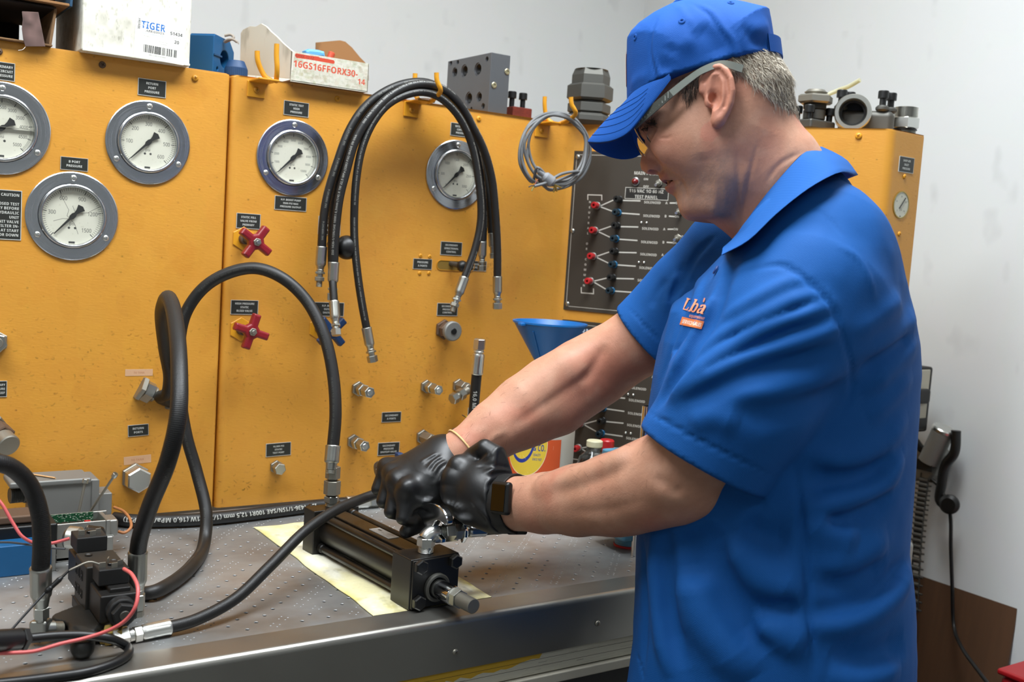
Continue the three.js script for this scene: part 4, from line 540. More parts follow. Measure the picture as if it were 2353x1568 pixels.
{ // blue cast block with a bore, tied with rope
  const c = pp(zf(-1.785), 487, 172); const t = thing('blue_block', 'blue painted steel block with a large bore beside the white box', 'machine part', V(c.x, TOP, -1.785)); t.rotation.y = 0.76; const w = 0.07, h = 0.064, d = 0.044, ch = 0.016;
  const s = shapeOf([[-w / 2, 0], [w / 2, 0], [w / 2, h - ch], [w / 2 - ch, h], [-w / 2 + 0.004, h + 0.002], [-w / 2, h - 0.002]]); const ho = new THREE.Path(); ho.absarc(0.003, 0.031, 0.0145, 0, Math.PI * 2, true); s.holes.push(ho); const ho2 = new THREE.Path(); ho2.absarc(-0.02, 0.012, 0.003, 0, Math.PI * 2, true); s.holes.push(ho2);
  mesh(t, 'block', new THREE.ExtrudeGeometry(s, { depth: d - 0.003, bevelEnabled: true, bevelSize: 0.0012, bevelThickness: 0.0015, bevelOffset: -0.0012, bevelSegments: 2, curveSegments: 20 }).translate(0, 0, -d / 2), MT.blueSteel); mesh(t, 'bore_plug', mv(rot(rodG(0.0144, 0.006), Math.PI / 2, 0, 0), 0.003, 0.031, -d / 2 - 0.004), std(0x0a2b44, 0.6)); mesh(t, 'groove_plate', mv(rbox(0.026, 0.003, 0.0012, 0.0004), -0.022, 0.033, d / 2), std(0x0b456d, 0.5));
  const q = thing('twine', 'knotted frayed grey twine tied on the blue block', 'twine', pp(zf(-1.75), 530, 92)); wmesh(q, 'cord', tubeG([pp(zf(-1.765), 516, 82), pp(zf(-1.76), 530, 80), pp(zf(-1.755), 537, 86), pp(zf(-1.758), 528, 92), pp(zf(-1.765), 516, 97), pp(zf(-1.757), 524, 91), pp(zf(-1.75), 536, 91), pp(zf(-1.748), 545, 97)], 0.0022, 60, 8), std(0x9c9184, 0.9)); for (let k = 0; k < 7; k++) wmesh(q, 'frayed_end', tubeG([pp(zf(-1.748), 544, 97), pp(zf(-1.748), 548 + rnd() * 2, 95 + rnd() * 8)], 0.0003, 4, 4), std(0xb0a596, 0.9)); }
{ const c = pp(zf(-1.745), 542, 176); const t = thing('plastic_stopper', 'dark blue round plastic stopper between the blue block and the open box', 'stopper', V(c.x, TOP, -1.745)); mesh(t, 'cap_body', turned([[0, 0], [0.0175, 0], [0.0182, 0.002], [0.0182, 0.0155], [0.0175, 0.0172], [0.0132, 0.0265], [0.0125, 0.0272], [0, 0.0272]], 36), std(0x173d66, 0.55)); for (let k = 0; k < 36; k++) { const a = k / 36 * 6.2832; mesh(t, 'grip_rib', mv(new THREE.BoxGeometry(0.0009, 0.0105, 0.0009), Math.cos(a) * 0.0182, 0.009, Math.sin(a) * 0.0182), std(0x173d66, 0.55)); } }
{ // open white box with red marker writing
  const z = -1.692, f = zf(z), A = pp(f, 668, 181), B = pp(f, 845, 211), H0 = 0.049, w = B.x - A.x, t = thing('cardboard_box', 'open torn white cardboard box with red handwriting on its front', 'box', V(A.x + w / 2, TOP, z)); const xL = frame(V(A.x, 0, 0), V(0, 0, -1), UP); // left wall plane
  const zb = pp(frame(V(A.x, 0, 0), V(0, 0, -1), UP), 553, 140).z;
  const fmat = ownPrint(900, 900 * H0 / w, (x, W2, H2) => { x.fillStyle = '#cdc9ba'; x.fillRect(0, 0, W2, H2); for (let i = 0; i < 700; i++) { x.fillStyle = `rgba(${90 + rnd() * 60},${86 + rnd() * 50},70,${rnd() * 0.13})`; x.beginPath(); x.ellipse(rnd() * W2, rnd() * H2, 4 + rnd() * 30, 3 + rnd() * 22, 0, 0, 7); x.fill(); } x.lineCap = 'round'; x.strokeStyle = '#c4442a'; x.lineWidth = 40; x.beginPath(); x.moveTo(55, 36); x.lineTo(470, 44); x.stroke(); x.beginPath(); x.moveTo(60, 44); x.lineTo(300, 34); x.stroke(); x.fillStyle = '#3c2620'; x.font = 'italic 36px sans-serif'; x.fillText('FJX90L-12-12', 40, 52); x.fillStyle = '#c8472c'; x.font = 'bold 96px sans-serif'; x.save(); x.translate(20, 158); x.rotate(0.012); x.scale(0.98, 1); x.fillText('16GS16FFORX30-', 0, 0); x.restore(); x.font = 'bold 84px sans-serif'; x.fillText('14', 770, 238); });
  const wa = (name, g, m) => wmesh(t, name, g, m); const fr = plateG(w, H0, 0.003, FULL); wa('front_wall', fr.translate(A.x + w / 2, TOP + H0 / 2, z - 0.003), fmat);
  const lw2 = traced(xL, [[667, 181], [673, 119], [650, 99], [636, 84], [622, 72], [611, 60], [600, 54], [587, 61], [574, 60], [558, 68], [553, 76], [551, 170]], 0.003, 0.0004); wa('left_wall', lw2, whiteCard);
  wa('right_wall', rbox(0.003, H0, Math.abs(zb - z), 0.001).translate(B.x - 0.001, TOP + H0 / 2, (z + zb) / 2), whiteCard); wa('bottom_panel', rbox(w, 0.003, Math.abs(zb - z), 0.001).translate(A.x + w / 2, TOP + 0.0016, (z + zb) / 2), kraft);
  wa('rear_wall', rbox(w * 0.98, 0.084, 0.003, 0.001).translate(A.x + w / 2, TOP + 0.042, zb + 0.002), whiteCard); wa('torn_flap', traced(zf(zb + 0.012), [[724, 130], [725, 98], [780, 93], [792, 96], [808, 110], [826, 132], [846, 152], [846, 185], [724, 170]], 0.003, 0.0004), brownCard);
  const bl = thing('plastic_bag', 'small light blue plastic piece inside the marked open box', 'plastic bag', pp(zf(z - 0.03), 712, 125)); wmesh(bl, 'film', traced(zf(z - 0.03), [[692, 119], [700, 115], [722, 117], [736, 121], [738, 135], [692, 135]], 0.02, 0.004), std(0x5c9fd0, 0.5));
  const rd = thing('plastic_plug', 'small orange plug inside the marked open box', 'plug', pp(zf(z - 0.03), 757, 128)); wmesh(rd, 'plug_body', turnTo(rodG(0.006, 0.014, 0.2), V(0.3, 1, 0), pp(zf(z - 0.03), 757, 138)), std(0xc24a2a, 0.5)); }
{ // drilled manifold block: broad face to the left, narrow face to the front
  const x0 = pp(zf(-1.722), 1121, 259).x, w = 0.043, h = 0.112, zfront = -1.722, zb = pp(frame(V(x0, 0, 0), V(0, 0, -1), UP), 1026, 200).z, d = zfront - zb; const t = thing('manifold_block', 'grey steel manifold block with many drilled ports standing behind the hung hoses', 'manifold', V(x0, TOP, zb)); const b = mv(rbox(w, h, d, 0.0012), w / 2, h / 2, d / 2), cuts = [], rims = []; const L = frame(V(x0, 0, 0), V(0, 0, -1), UP);
  const hl = (px, py, r, dp = 0.02) => { const q = pp(L, px, py); const lz = q.z - zb, ly = q.y - TOP; cuts.push(mv(rot(new THREE.CylinderGeometry(r, r, dp * 2, 24), 0, 0, Math.PI / 2), 0, ly, lz)); cuts.push(mv(rot(new THREE.CylinderGeometry(r * 1.25, r * 1.25, 0.003, 24), 0, 0, Math.PI / 2), 0, ly, lz)); rims.push([r, ly, lz]); };
  hl(1045, 166, 0.0078); hl(1067, 163, 0.0102); hl(1098, 159, 0.0102); hl(1036, 145, 0.0042); hl(1119, 136, 0.0042); hl(1052, 143, 0.0036); hl(1077, 226, 0.0102); hl(1101, 223, 0.0078); hl(1110, 244, 0.0048); hl(1083, 250, 0.003);
  mesh(t, 'block', cut(b, cuts), std(0x6e7073, 0.42, 0.75)); for (const [r, ly, lz] of rims) if (r > 0.006) mesh(t, 'threaded_bore', mv(rot(turned([[r * 0.82, 0], [r * 0.99, 0.0004], [r * 0.82, 0.001], [r * 0.99, 0.0016], [r * 0.82, 0.0022], [r * 0.99, 0.0028]].map(p => [p[0], p[1] * 3]), 20), 0, 0, -Math.PI / 2), 0.004, ly, lz), MT.ironDark);
  const zfm = zf(zfront); for (const [px, py] of [[1165, 165], [1135, 196]]) { const q = pp(zfm, px, py); const s = stackAt(t, q, V(0, 0, 1)); }
  function stackAt(par, q, d) { wmesh(par, 'port_plug', turnTo(turned([[0, 0], [0.0058, 0], [0.0058, 0.0014], [0.0048, 0.002], [0.0026, 0.002], [0.0026, 0.0006], [0, 0.0006]], 20), d, q), MT.brass === null ? MT.zinc : std(0xb9b08f, 0.35, 0.9)); }
  const nx = thing('pipe_flange', 'rusty brown steel bar lying behind the manifold block', 'steel bar', V(x0 - 0.04, TOP, -1.84)); mesh(nx, 'bar', mv(rbox(0.14, 0.016, 0.05, 0.004), -0.06, 0.008, 0), MT.rust); mesh(nx, 'boss', mv(rodG(0.012, 0.01, 0.2), -0.03, 0.016, 0), MT.rust);
  const cx = pp(zf(-1.78), 1190, 272); const r = thing('clamp_block', 'chipped red steel block with two black cap screws beside the manifold', 'machine part', V(cx.x, TOP, -1.79)); mesh(r, 'block', mv(rbox(0.046, 0.026, 0.05, 0.002), 0, 0.013, 0), std(0x7d3226, 0.6, 0.2, { map: patchy })); for (const [px, py] of [[1178, 214], [1203, 217]]) { const q = pp(zf(-1.785), px, py), hg = sub(r, 'cap_screw', V(q.x - cx.x, 0.026, 0.004)); mesh(hg, 'shank', rodG(0.0052, 0.02), MT.black); mesh(hg, 'head', mv(socketHead(0.0085, 0.013), 0, 0.018, 0), MT.black); } }
function socketHead(r, h) { return turned([[0, h * 0.55], [r * 0.52, h * 0.55], [r * 0.52, h], [r * 0.9, h], [r, h * 0.9], [r, 0], [0, 0]], 20); }
{ const c = at(1351, 285, 2.1); const t = thing('pipe_union', 'large grey cast hexagon pipe union standing behind the cap brim', 'pipe fitting', V(c.x, TOP, c.z)); const k = 2.1 / FPX, M = MT.iron; stack(t, V(), UP, [['hex', 48 * k, 27 * k, 'base', M, 0.25], ['hex', 43 * k, 22 * k, 'lower_hex', M, 0.08], ['rod', 36 * k, 5 * k, 'neck', M], ['hex', 46 * k, 38 * k, 'union_nut', M, 0.16]], true);
  mesh(t, 'top_hex', mv(flat(turned([[0.024, 0], [0.033, 0], [0.038, 0.004], [0.038, 0.02], [0.0335, 0.032], [0.0275, 0.032], [0.0265, 0.03], [0.0265, 0.0]], 6)), 0, 88 * k, 0), M); mesh(t, 'threaded_bore', mv(turned([[0.0272, 0.012], [0.0245, 0.015], [0.0272, 0.018], [0.0245, 0.021], [0.0272, 0.024], [0.0245, 0.027], [0.0272, 0.0305], [0.033, 0.0322]], 28), 0, 88 * k, 0), MT.zinc); }
{ // three fittings on the right end
  const D = 1.94, k = D / FPX, put = (px) => { const q = at(px, 292, D); return V(q.x, TOP, q.z); };
  const a = thing('flange_fitting', 'grey bolted flange with a hex plug beside the man\'s neck', 'pipe fitting', put(1868)); mesh(a, 'flange_plate', mv(rbox(84 * k, 22 * k, 60 * k, 0.004), 0, 11 * k, 0), MT.iron); stack(a, V(0, 22 * k, 0), UP, [['rod', 25 * k, 26 * k, 'boss', MT.iron, 0.15], ['thread', 26 * k, 12 * k, 'thread', MT.iron], ['hex', 35 * k, 20 * k, 'hex_plug', MT.zincDull, 0.15], ['rod', 26 * k, 12 * k, 'plug_top', MT.zincDull, 0.25]], true); for (const [dx, dz] of [[-34, 16], [34, 16], [-34, -20], [34, -20]]) { const g = sub(a, 'cap_screw', V(dx * k, 22 * k, dz * k)); mesh(g, 'shank', rodG(7 * k, 16 * k), MT.black); mesh(g, 'head', mv(socketHead(11.5 * k, 17 * k), 0, 14 * k, 0), MT.black); }
  const b = thing('split_flange', 'grey split flange lying with its open bore facing out and four black screws up', 'pipe fitting', put(1980)); const toC = CAM.clone().sub(b.position).setY(0).normalize(), sd = UP.clone().cross(toC).normalize(); b.quaternion.copy(frame(V(), sd, UP).q);
  mesh(b, 'body', mv(rbox(122 * k, 54 * k, 50 * k, 0.012, 4), 8 * k, 27 * k, -20 * k), MT.iron); mesh(b, 'tube', rot(turned([[29 * k, -0.02], [29 * k, 0.028], [31 * k, 0.032], [39 * k, 0.032], [41 * k, 0.03], [41 * k, -0.02], [29 * k, -0.02]], 44), Math.PI / 2, 0, 0).translate(-22 * k, 43 * k, 0.004), MT.zinc); mesh(b, 'bore', rot(turned([[0, -0.018], [28 * k, -0.018], [28.8 * k, 0.012], [24 * k, 0.012], [24 * k, 0.004]], 36), Math.PI / 2, 0, 0).translate(-22 * k, 43 * k, 0.004), MT.black);
  for (const [dx, dz] of [[-50, -6], [41, -6], [-32, -36], [59, -36]]) { const g = sub(b, 'cap_screw', V(dx * k, 52 * k, dz * k)); mesh(g, 'boss', rodG(15 * k, 14 * k, 0.3), MT.iron); mesh(g, 'shank', mv(rodG(7.5 * k, 30 * k), 0, 10 * k, 0), MT.black); mesh(g, 'head', mv(socketHead(12 * k, 17 * k), 0, 30 * k, 0), MT.black); }
  const c = thing('threaded_adapter', 'bright zinc threaded hex adapter at the cabinet corner', 'pipe fitting', (() => { const q = at(2078, 302, 1.97); return V(q.x, TOP, q.z); })()); stack(c, V(), UP, [['thread', 26 * k, 18 * k, 'lower_thread', MT.zinc], ['rod', 28 * k, 4 * k, 'washer', MT.black], ['hex', 28 * k, 26 * k, 'hex_body', MT.bright], ['thread', 27 * k, 24 * k, 'upper_thread', MT.bright]], true);
  const tb = thing('clear_tube', 'thin clear plastic tube sticking up behind the flanges', 'tube', at(1900, 212, 2.05)); wmesh(tb, 'tubing', tubeG([at(1890, 300, 2.06).setY(TOP + 0.004), at(1896, 225, 2.05), at(1925, 208, 2.04), at(1950, 199, 2.02), at(1976, 184, 2.0)], 0.0042, 30, 10), new THREE.MeshPhysicalMaterial({ color: 0xe3e0c0, transmission: 0.55, roughness: 0.35, thickness: 0 })); }

// ---------- brown electrical panels ----------
function controlPanel(label, ox, oy, hgtPx, warn) { // ox, oy: photo shift of the second panel
  const c0 = pp(FR3, 1294, 712), w = 0.31, t = thing('control_panel', label, 'control panel'); const tl = pp(FR3, 1319, 347).clone(), bl = pp(FR3, 1294, 711); let y0 = bl.y, y1 = tl.y; const a0 = bl.clone().sub(FR3.o).dot(FR3.r); if (warn) { const h = y1 - y0; y1 = y0 - 0.02; y0 = y1 - h; y0 = Math.max(y0, BENCH + 0.03); }
  const h = y1 - y0; t.position.copy(fp(FR3, a0, y0, 0)); t.quaternion.copy(FR3.q); const S = 1600 / 0.31, yTop = y1; const L = (px, py) => { const q = pp(FR3, px, py).sub(FR3.o); return [(q.dot(FR3.r) - a0), q.dot(FR3.u) - bl.y]; };
  const Hh = tl.y - bl.y, cy = (v) => (Hh - v);
  const pmat = ownPrint(1100, 1100 * h / w, (x, W2, H2) => { x.fillStyle = '#3b342b'; x.fillRect(0, 0, W2, H2); for (let i = 0; i < 2500; i++) { x.fillStyle = `rgba(${rnd() < 0.5 ? '90,80,66' : '20,16,12'},${rnd() * 0.3})`; x.fillRect(rnd() * W2, rnd() * H2, 1 + rnd() * 2, 1 + rnd() * 2); } const s = W2 / w; const P = (px, py) => { const [u, v] = L(px, py); return [u * s, (Hh - v) * s]; }; x.strokeStyle = x.fillStyle = '#c9c5ba'; x.lineWidth = 3.5; x.strokeRect(26, 26, W2 - 52, H2 - 52);
    const T = (px, py, str, size, al = 'left') => { const [u, v] = P(px, py); x.textAlign = al; x.textBaseline = 'middle'; x.font = `bold ${size}px sans-serif`; x.fillText(str, u, v); }, line = (a, b, lw) => { x.lineWidth = lw; x.beginPath(); x.moveTo(...P(...a)); x.lineTo(...P(...b)); x.stroke(); };
    if (!warn) { T(1458, 398, 'MAIN POWER', 30); T(1480, 412, 'ON', 22); T(1479, 429, 'OFF', 22); x.lineWidth = 4; const [u0, v0] = P(1439, 431), [u1, v1] = P(1533, 462); x.fillStyle = '#23201c'; x.fillRect(u0, v0, u1 - u0 + 8, v1 - v0 - 4); x.strokeRect(u0, v0, u1 - u0 + 8, v1 - v0 - 4); x.fillStyle = '#c9c5ba'; T(1486, 440, '115 VAC 1O 60 HZ', 30, 'center'); T(1486, 453, 'TEST PANEL', 30, 'center'); }
    else { const [u0, v0] = [W2 * 0.04, 40]; x.fillStyle = '#1f2b3a'; x.fillRect(u0, v0, W2 * 0.6, 70); x.fillStyle = '#b9c6d8'; x.textAlign = 'left'; x.font = 'bold 56px sans-serif'; x.fillText('WARNING', u0 + 20, v0 + 52); x.fillStyle = '#c9c5ba'; x.strokeRect(W2 * 0.3, H2 * 0.2, W2 * 0.32, H2 * 0.11); x.font = 'bold 32px sans-serif'; x.fillText('TEST PANEL', W2 * 0.36, H2 * 0.29); }
    const oyy = warn ? 0.06 : 0; const br = [[1352, 460], [1352, 448], [1384, 449], [1384, 461]], brb = [[1337, 660], [1337, 673], [1365, 675], [1365, 663]]; x.lineWidth = 7; for (const b of [br, brb]) { x.beginPath(); b.forEach((p, i) => i ? x.lineTo(...P(...p)) : x.moveTo(...P(...p))); x.stroke(); } 'NEUTRAL OR COMMON'.split('').forEach((ch, i) => T(lerp(1357, 1343, i / 16), lerp(465, 656, i / 16), ch, 22, 'center'));
    rowsPx.forEach(([ry, rx, by, bx, uy]) => { line([rx + 14, ry], [bx - 10, by + 2], 8); line([rx + 14, ry + 3], [bx - 12, by + 28], 8); line([bx + 10, by + 3], [bx + 52, by + 4], 9); line([bx + 8, by + 32], [bx + 50, by + 35], 9); T(bx + 60, by + 7, 'SOLENOID', 24); T(bx + 58, by + 38, 'SOLENOID', 24); T(bx + 109, by + 9, 'A', 24); T(bx + 107, by + 39, 'B', 24); line([bx + 119, by + 9], [bx + 132, by + 9], 9); line([bx + 117, by + 39], [bx + 130, by + 40], 9); T(bx + 130, by + 40, 'ON', 22); T(bx + 132, by + 9, 'ON', 22); T(bx + 150, by + 26, 'OFF', 22); }); });
  mesh(t, 'panel_plate', mv(plateG(w, h, 0.003, FULL), w / 2, h / 2, 0), pmat);
  const dy = warn ? (Hh - h) + (h - Hh) : 0; const pos = (px, py) => { const [u, v] = L(px, py); return V(u, v + (h - Hh), 0.003); };
  const Z = V(0, 0, 1), post = (px, py, body, tip) => { const p = pos(px, py); if (p.x > w - 0.01 || p.y < 0.01) return; const g = sub(t, 'binding_post', p); g.scale.setScalar(1.4); mesh(g, 'flange', rot(rodG(0.0052, 0.003), Math.PI / 2, 0, 0), tip === MT.redPlastic ? std(0x8d8a84, 0.3, 0.2) : body); mesh(g, 'terminal', mv(rot(turned([[0, 0], [0.0042, 0], [0.0042, 0.004], [0.0036, 0.005], [0.0046, 0.006], [0.0046, 0.012], [0.004, 0.013], [0.0018, 0.013], [0.0018, 0.008], [0, 0.008]], 14), Math.PI / 2, 0, 0), 0, 0, 0.002), tip); };
  rowsPx.forEach(([ry, rx, by, bx]) => { post(rx + 6, ry, MT.redPlastic, MT.redPlastic); post(bx + 4, by + 1, MT.black, MT.black); post(bx + 1, by + 31, std(0x0b5f8a, 0.35), std(0x12252e, 0.35)); });
  const tog = (px, py, up) => { const p = pos(px, py); if (p.x > w - 0.01) return; const g = sub(t, 'toggle_switch', p); mesh(g, 'hex_base', rot(hexG(0.0062, 0.003), Math.PI / 2, 0, 0), MT.zincDull); mesh(g, 'bushing', rot(threadG(0.0044, 0.007), Math.PI / 2, 0, 0).translate(0, 0, 0.002), MT.zincDull); stack(g, V(0, 0, 0.008), V(-0.1, up, 1), [['cone', 0.0016, 0.012, 'bat_lever', MT.bright, 0.0026]], true); };
  if (!warn) { tog(1516, 421, -0.5); const p = pos(1462, 418), g = sub(t, 'indicator_lamp', p); mesh(g, 'bezel', rot(turned([[0.005, 0], [0.0082, 0], [0.0082, 0.0025], [0.006, 0.003]], 24), Math.PI / 2, 0, 0), MT.chromeSoft); mesh(g, 'red_lens', rot(lathe([[0.0066, 0.001], [0.0062, 0.006], [0.0045, 0.0095], [0.002, 0.0112], [0, 0.0115]], 24), Math.PI / 2, 0, 0), new THREE.MeshPhysicalMaterial({ color: 0x6e0c12, roughness: 0.15, clearcoat: 0.6 })); }
  for (const [px, py] of [[1563, 486], [1559, 547], [1555, 606]]) tog(px, py, -0.4);
  for (const [px, py] of [[1475, 512], [1487, 512.5], [1469, 603], [1481, 603.5]]) { const p = pos(px, py); mesh(t, 'rivet', mv(new THREE.SphereGeometry(0.0026, 14, 10), p.x, p.y, 0.0035), MT.bright); }
  t.updateWorldMatrix(true, true); for (const [u, v] of [[0.01, h - 0.012], [0.01, h * 0.5], [0.01, 0.012], [w - 0.01, h - 0.012], [w - 0.01, h * 0.5], [w - 0.01, 0.012]]) screw(t, t.localToWorld(V(u, v, 0.003)), FR3.n, MT.zinc, 1);
  return t;
}
const rowsPx = [[473, 1368, 458, 1421], [530, 1363, 518, 1416], [589, 1359, 577, 1412], [646, 1353, 637, 1406]];
controlPanel('upper brown electrical test panel with red and blue binding posts and MAIN POWER', 0, 0, 0, false);
controlPanel('lower brown electrical test panel below the first one, partly behind the forearm', 0, 0, 0, true);

// ---------- cylinder on its absorbent pad ----------
{ const n = 26, m = 40, x0 = 0.598, x1 = 0.774, z0 = -1.584, z1 = -1.154, P = [], I = [], uv = []; for (let k = 0; k < 2; k++) for (let i = 0; i <= n; i++) for (let j = 0; j <= m; j++) { const u = i / n, v = j / m, e = (hash2(i * (j % m ? 0 : 1) + 3, j * (i % n ? 0 : 1) + 7) - 0.5) * 0.004; const x = lerp(x0, x1, u) + (i === 0 || i === n ? (fbm(v * 6, 3, 2) - 0.5) * 0.006 : 0), z = lerp(z0, z1, v) + (j === 0 || j === m ? (fbm(u * 5, 9, 2) - 0.5) * 0.006 : 0); const edge = Math.min(1, 6 * Math.min(u, 1 - u, v, 1 - v) + 0.3); P.push(x, BENCH + (k ? 0.0006 : 0.0012 + 0.0034 * edge * (0.3 + fbm(u * 8, v * 18, 3))), z); uv.push(u * 0.5, v); }
  const w = m + 1, o = (n + 1) * w; for (let i = 0; i < n; i++) for (let j = 0; j < m; j++) { const q = i * w + j; I.push(q, q + 1, q + w, q + 1, q + w + 1, q + w); } for (let j = 0; j < m; j++) for (const i of [0, n]) { const q = i * w + j; I.push(q, o + q, q + 1, q + 1, o + q, o + q + 1); } for (let i = 0; i < n; i++) for (const j of [0, m]) { const q = i * w + j; I.push(q, q + w, o + q, o + q, q + w, o + q + w); }
  const g = new THREE.BufferGeometry(); g.setAttribute('position', new THREE.Float32BufferAttribute(P, 3)); g.setAttribute('uv', new THREE.Float32BufferAttribute(uv, 2)); g.setIndex(I); g.computeVertexNormals(); const t = thing('absorbent_pad', 'long pale yellow stained absorbent pad lying under the black cylinder', 'pad', V((x0 + x1) / 2, BENCH, (z0 + z1) / 2));
  wmesh(t, 'felt', g, std(0xffffff, 0.95, 0, { map: dataTex(512, (u, v) => { const a = fbm(u * 10, v * 10, 5, 10), b = fbm(u * 22 + 4, v * 22, 4, 22), ed = Math.min(u * 2 % 1, 1 - (u * 2) % 1, v, 1 - v), y = sstep(0.42, 0.7, a) * 0.6 + sstep(0.08, 0.0, ed) * 0.7, d = sstep(0.6, 0.8, b) * 0.18 + 0.08 * (fbm(u * 120, v * 120, 2, 120) - 0.5); return [0.9 - d * 0.5 - y * 0.05, 0.89 - d * 0.5 - y * 0.08, 0.81 - d * 0.5 - y * 0.24]; }), bumpMap: patchy, bumpScale: 0.002 })); }
const cA = V(0.085, 0, 0.996).normalize(), cX = V(0.996, 0, -0.085).normalize(), cO = V(0.6435, BENCH + 0.0035, -1.149);
const cylF = frame(cO, cX, UP); const cyl = thing('hydraulic_cylinder', 'black tie-rod hydraulic cylinder with square end caps lying on the pad', 'hydraulic cylinder', cO, cylF.q);
{ const W2 = 0.075, h = 0.066, c = W2 / 2, yc = 0.034, B = MT.blackPaint, ln = 0.214, z1 = -0.045, z2 = z1 - ln, Zp = V(0, 0, 1);
  mesh(cyl, 'end_cap', mv(rbox(W2, h, 0.045, 0.0015), c, h / 2, -0.0225), B); mesh(cyl, 'retainer_plate', mv(rbox(W2 * 0.96, h * 0.96, 0.004, 0.001), c, h / 2, 0.0015), B); mesh(cyl, 'end_cap', mv(rbox(W2, h, 0.032, 0.0015), c, h / 2, z2 - 0.016), B);
  mesh(cyl, 'barrel', rot(rodG(0.0275, ln, 0), Math.PI / 2, 0, 0).translate(c, yc, z2), B); mesh(cyl, 'barrel_flat', mv(rbox(0.027, 0.004, ln, 0.0018), c, yc + 0.0262, z2 + ln / 2), B);
  for (const [sx, sy] of [[-1, 1], [1, 1], [-1, -1], [1, -1]]) { mesh(cyl, 'tie_rod', rot(rodG(0.0052, ln, 0), Math.PI / 2, 0, 0).translate(c + sx * 0.0245, yc + sy * 0.0235, z2), B); mesh(cyl, 'bolt', rot(hexG(0.0086, 0.008, 0.2), Math.PI / 2, 0, 0).translate(c + sx * 0.027, yc + sy * 0.0235, 0.0033), B); mesh(cyl, 'tie_rod_nut', rot(hexG(0.0085, 0.008, 0.2), Math.PI / 2, 0, 0).translate(c + sx * 0.0245, yc + sy * 0.0235, z2 - 0.04), B); mesh(cyl, 'spigot', rot(rodG(0.0068, 0.01, 0.2), Math.PI / 2, 0, 0).translate(c + sx * 0.0245, yc + sy * 0.0235, z2), B); }
  const gx = c + 0.001, gy = yc - 0.008; mesh(cyl, 'gland_ring', rot(turned([[0.0085, 0], [0.0188, 0], [0.0188, 0.004], [0.0172, 0.0055], [0.0146, 0.0055], [0.0132, 0.002]], 32), Math.PI / 2, 0, 0).translate(gx, gy, 0.0032), MT.iron);
  stack(cyl, V(gx, gy, 0.004), Zp, [['rod', 0.0124, 0.04, 'piston_rod', MT.chrome, 0.03], ['rod', 0.0124, 0.003, 'shoulder', MT.zinc, 0.1], ['hex', 0.0108, 0.010, 'wrench_flats', MT.zinc, 0.05], ['thread', 0.0096, 0.028, 'rod_thread', MT.zincDull, 0.0011]], true);
  const rect = atlasRect(360, 130, (x, w, hh) => { x.fillStyle = '#a8a6a0'; x.fillRect(0, 0, w, hh); x.fillStyle = '#4c4a46'; x.font = '20px sans-serif'; ['MODEL  2.00', 'SERIAL  114', 'BORE  2.00 X 7'].forEach((s, i) => x.fillText(s, 26 + (i % 2) * 140, 34 + i * 32)); x.fillRect(250, 70, 60, 26); }); const lb = plateG(0.052, 0.017, 0.0006, rect); rot(lb, 0, Math.PI / 2, 0); rot(lb, 0, 0, Math.PI / 2); mesh(cyl, 'data_label', mv(lb, c + 0.002, yc + 0.0283, z1 - 0.085), MT.print);
  // rear port stack and front elbow
  stack(cyl, V(c, h, z2 - 0.018), V(0, 1, 0), [['thread', 0.0088, 0.006, 'port_thread', MT.zinc], ['hex', 0.0098, 0.010, 'port_nut', MT.zinc], ['rod', 0.008, 0.002, 'neck', MT.iron], ['hex', 0.0108, 0.021, 'adapter', MT.zincDull, 0.08], ['rod', 0.007, 0.003, 'neck', MT.iron], ['hex', 0.0096, 0.0185, 'swivel_nut', MT.zincDull, 0.1]], true);
  cyl.updateWorldMatrix(true, true); const e0 = cyl.localToWorld(V(c - 0.002, h, -0.021)), dir = at(1108, 1219, 1.428).sub(at(975, 1229, 1.385)).normalize(); const el = sub(cyl, 'elbow_fitting', V(c - 0.002, h, -0.021)); const ldir = dir.clone().applyQuaternion(cyl.quaternion.clone().invert());
  stack(el, V(), UP, [['thread', 0.0102, 0.009, 'port_thread', MT.bright, 0.0018]], true); mesh(el, 'elbow_leg', mv(hexG(0.0104, 0.0115, 0.05), 0, 0.0085, 0), MT.bright);
  const bend = [V(0, 0.0185, 0), V(0, 0.0205, 0).addScaledVector(ldir, 0.001), V(0, 0.0245, 0).addScaledVector(ldir, 0.0055), V(0, 0.025, 0).addScaledVector(ldir, 0.0155)]; mesh(el, 'elbow_bend', tubeG(bend, 0.0106, 18, 14), MT.bright); const p1 = V(0, 0.025, 0).addScaledVector(ldir, 0.014); stack(el, p1, ldir, [['rod', 0.0088, 0.006, 'neck', MT.zinc], ['thread', 0.0086, 0.005, 'thread', MT.zinc], ['hex', 0.0112, 0.013, 'hex_nut', MT.bright, 0.1], ['rod', 0.009, 0.003, 'neck', MT.zinc]], true); }
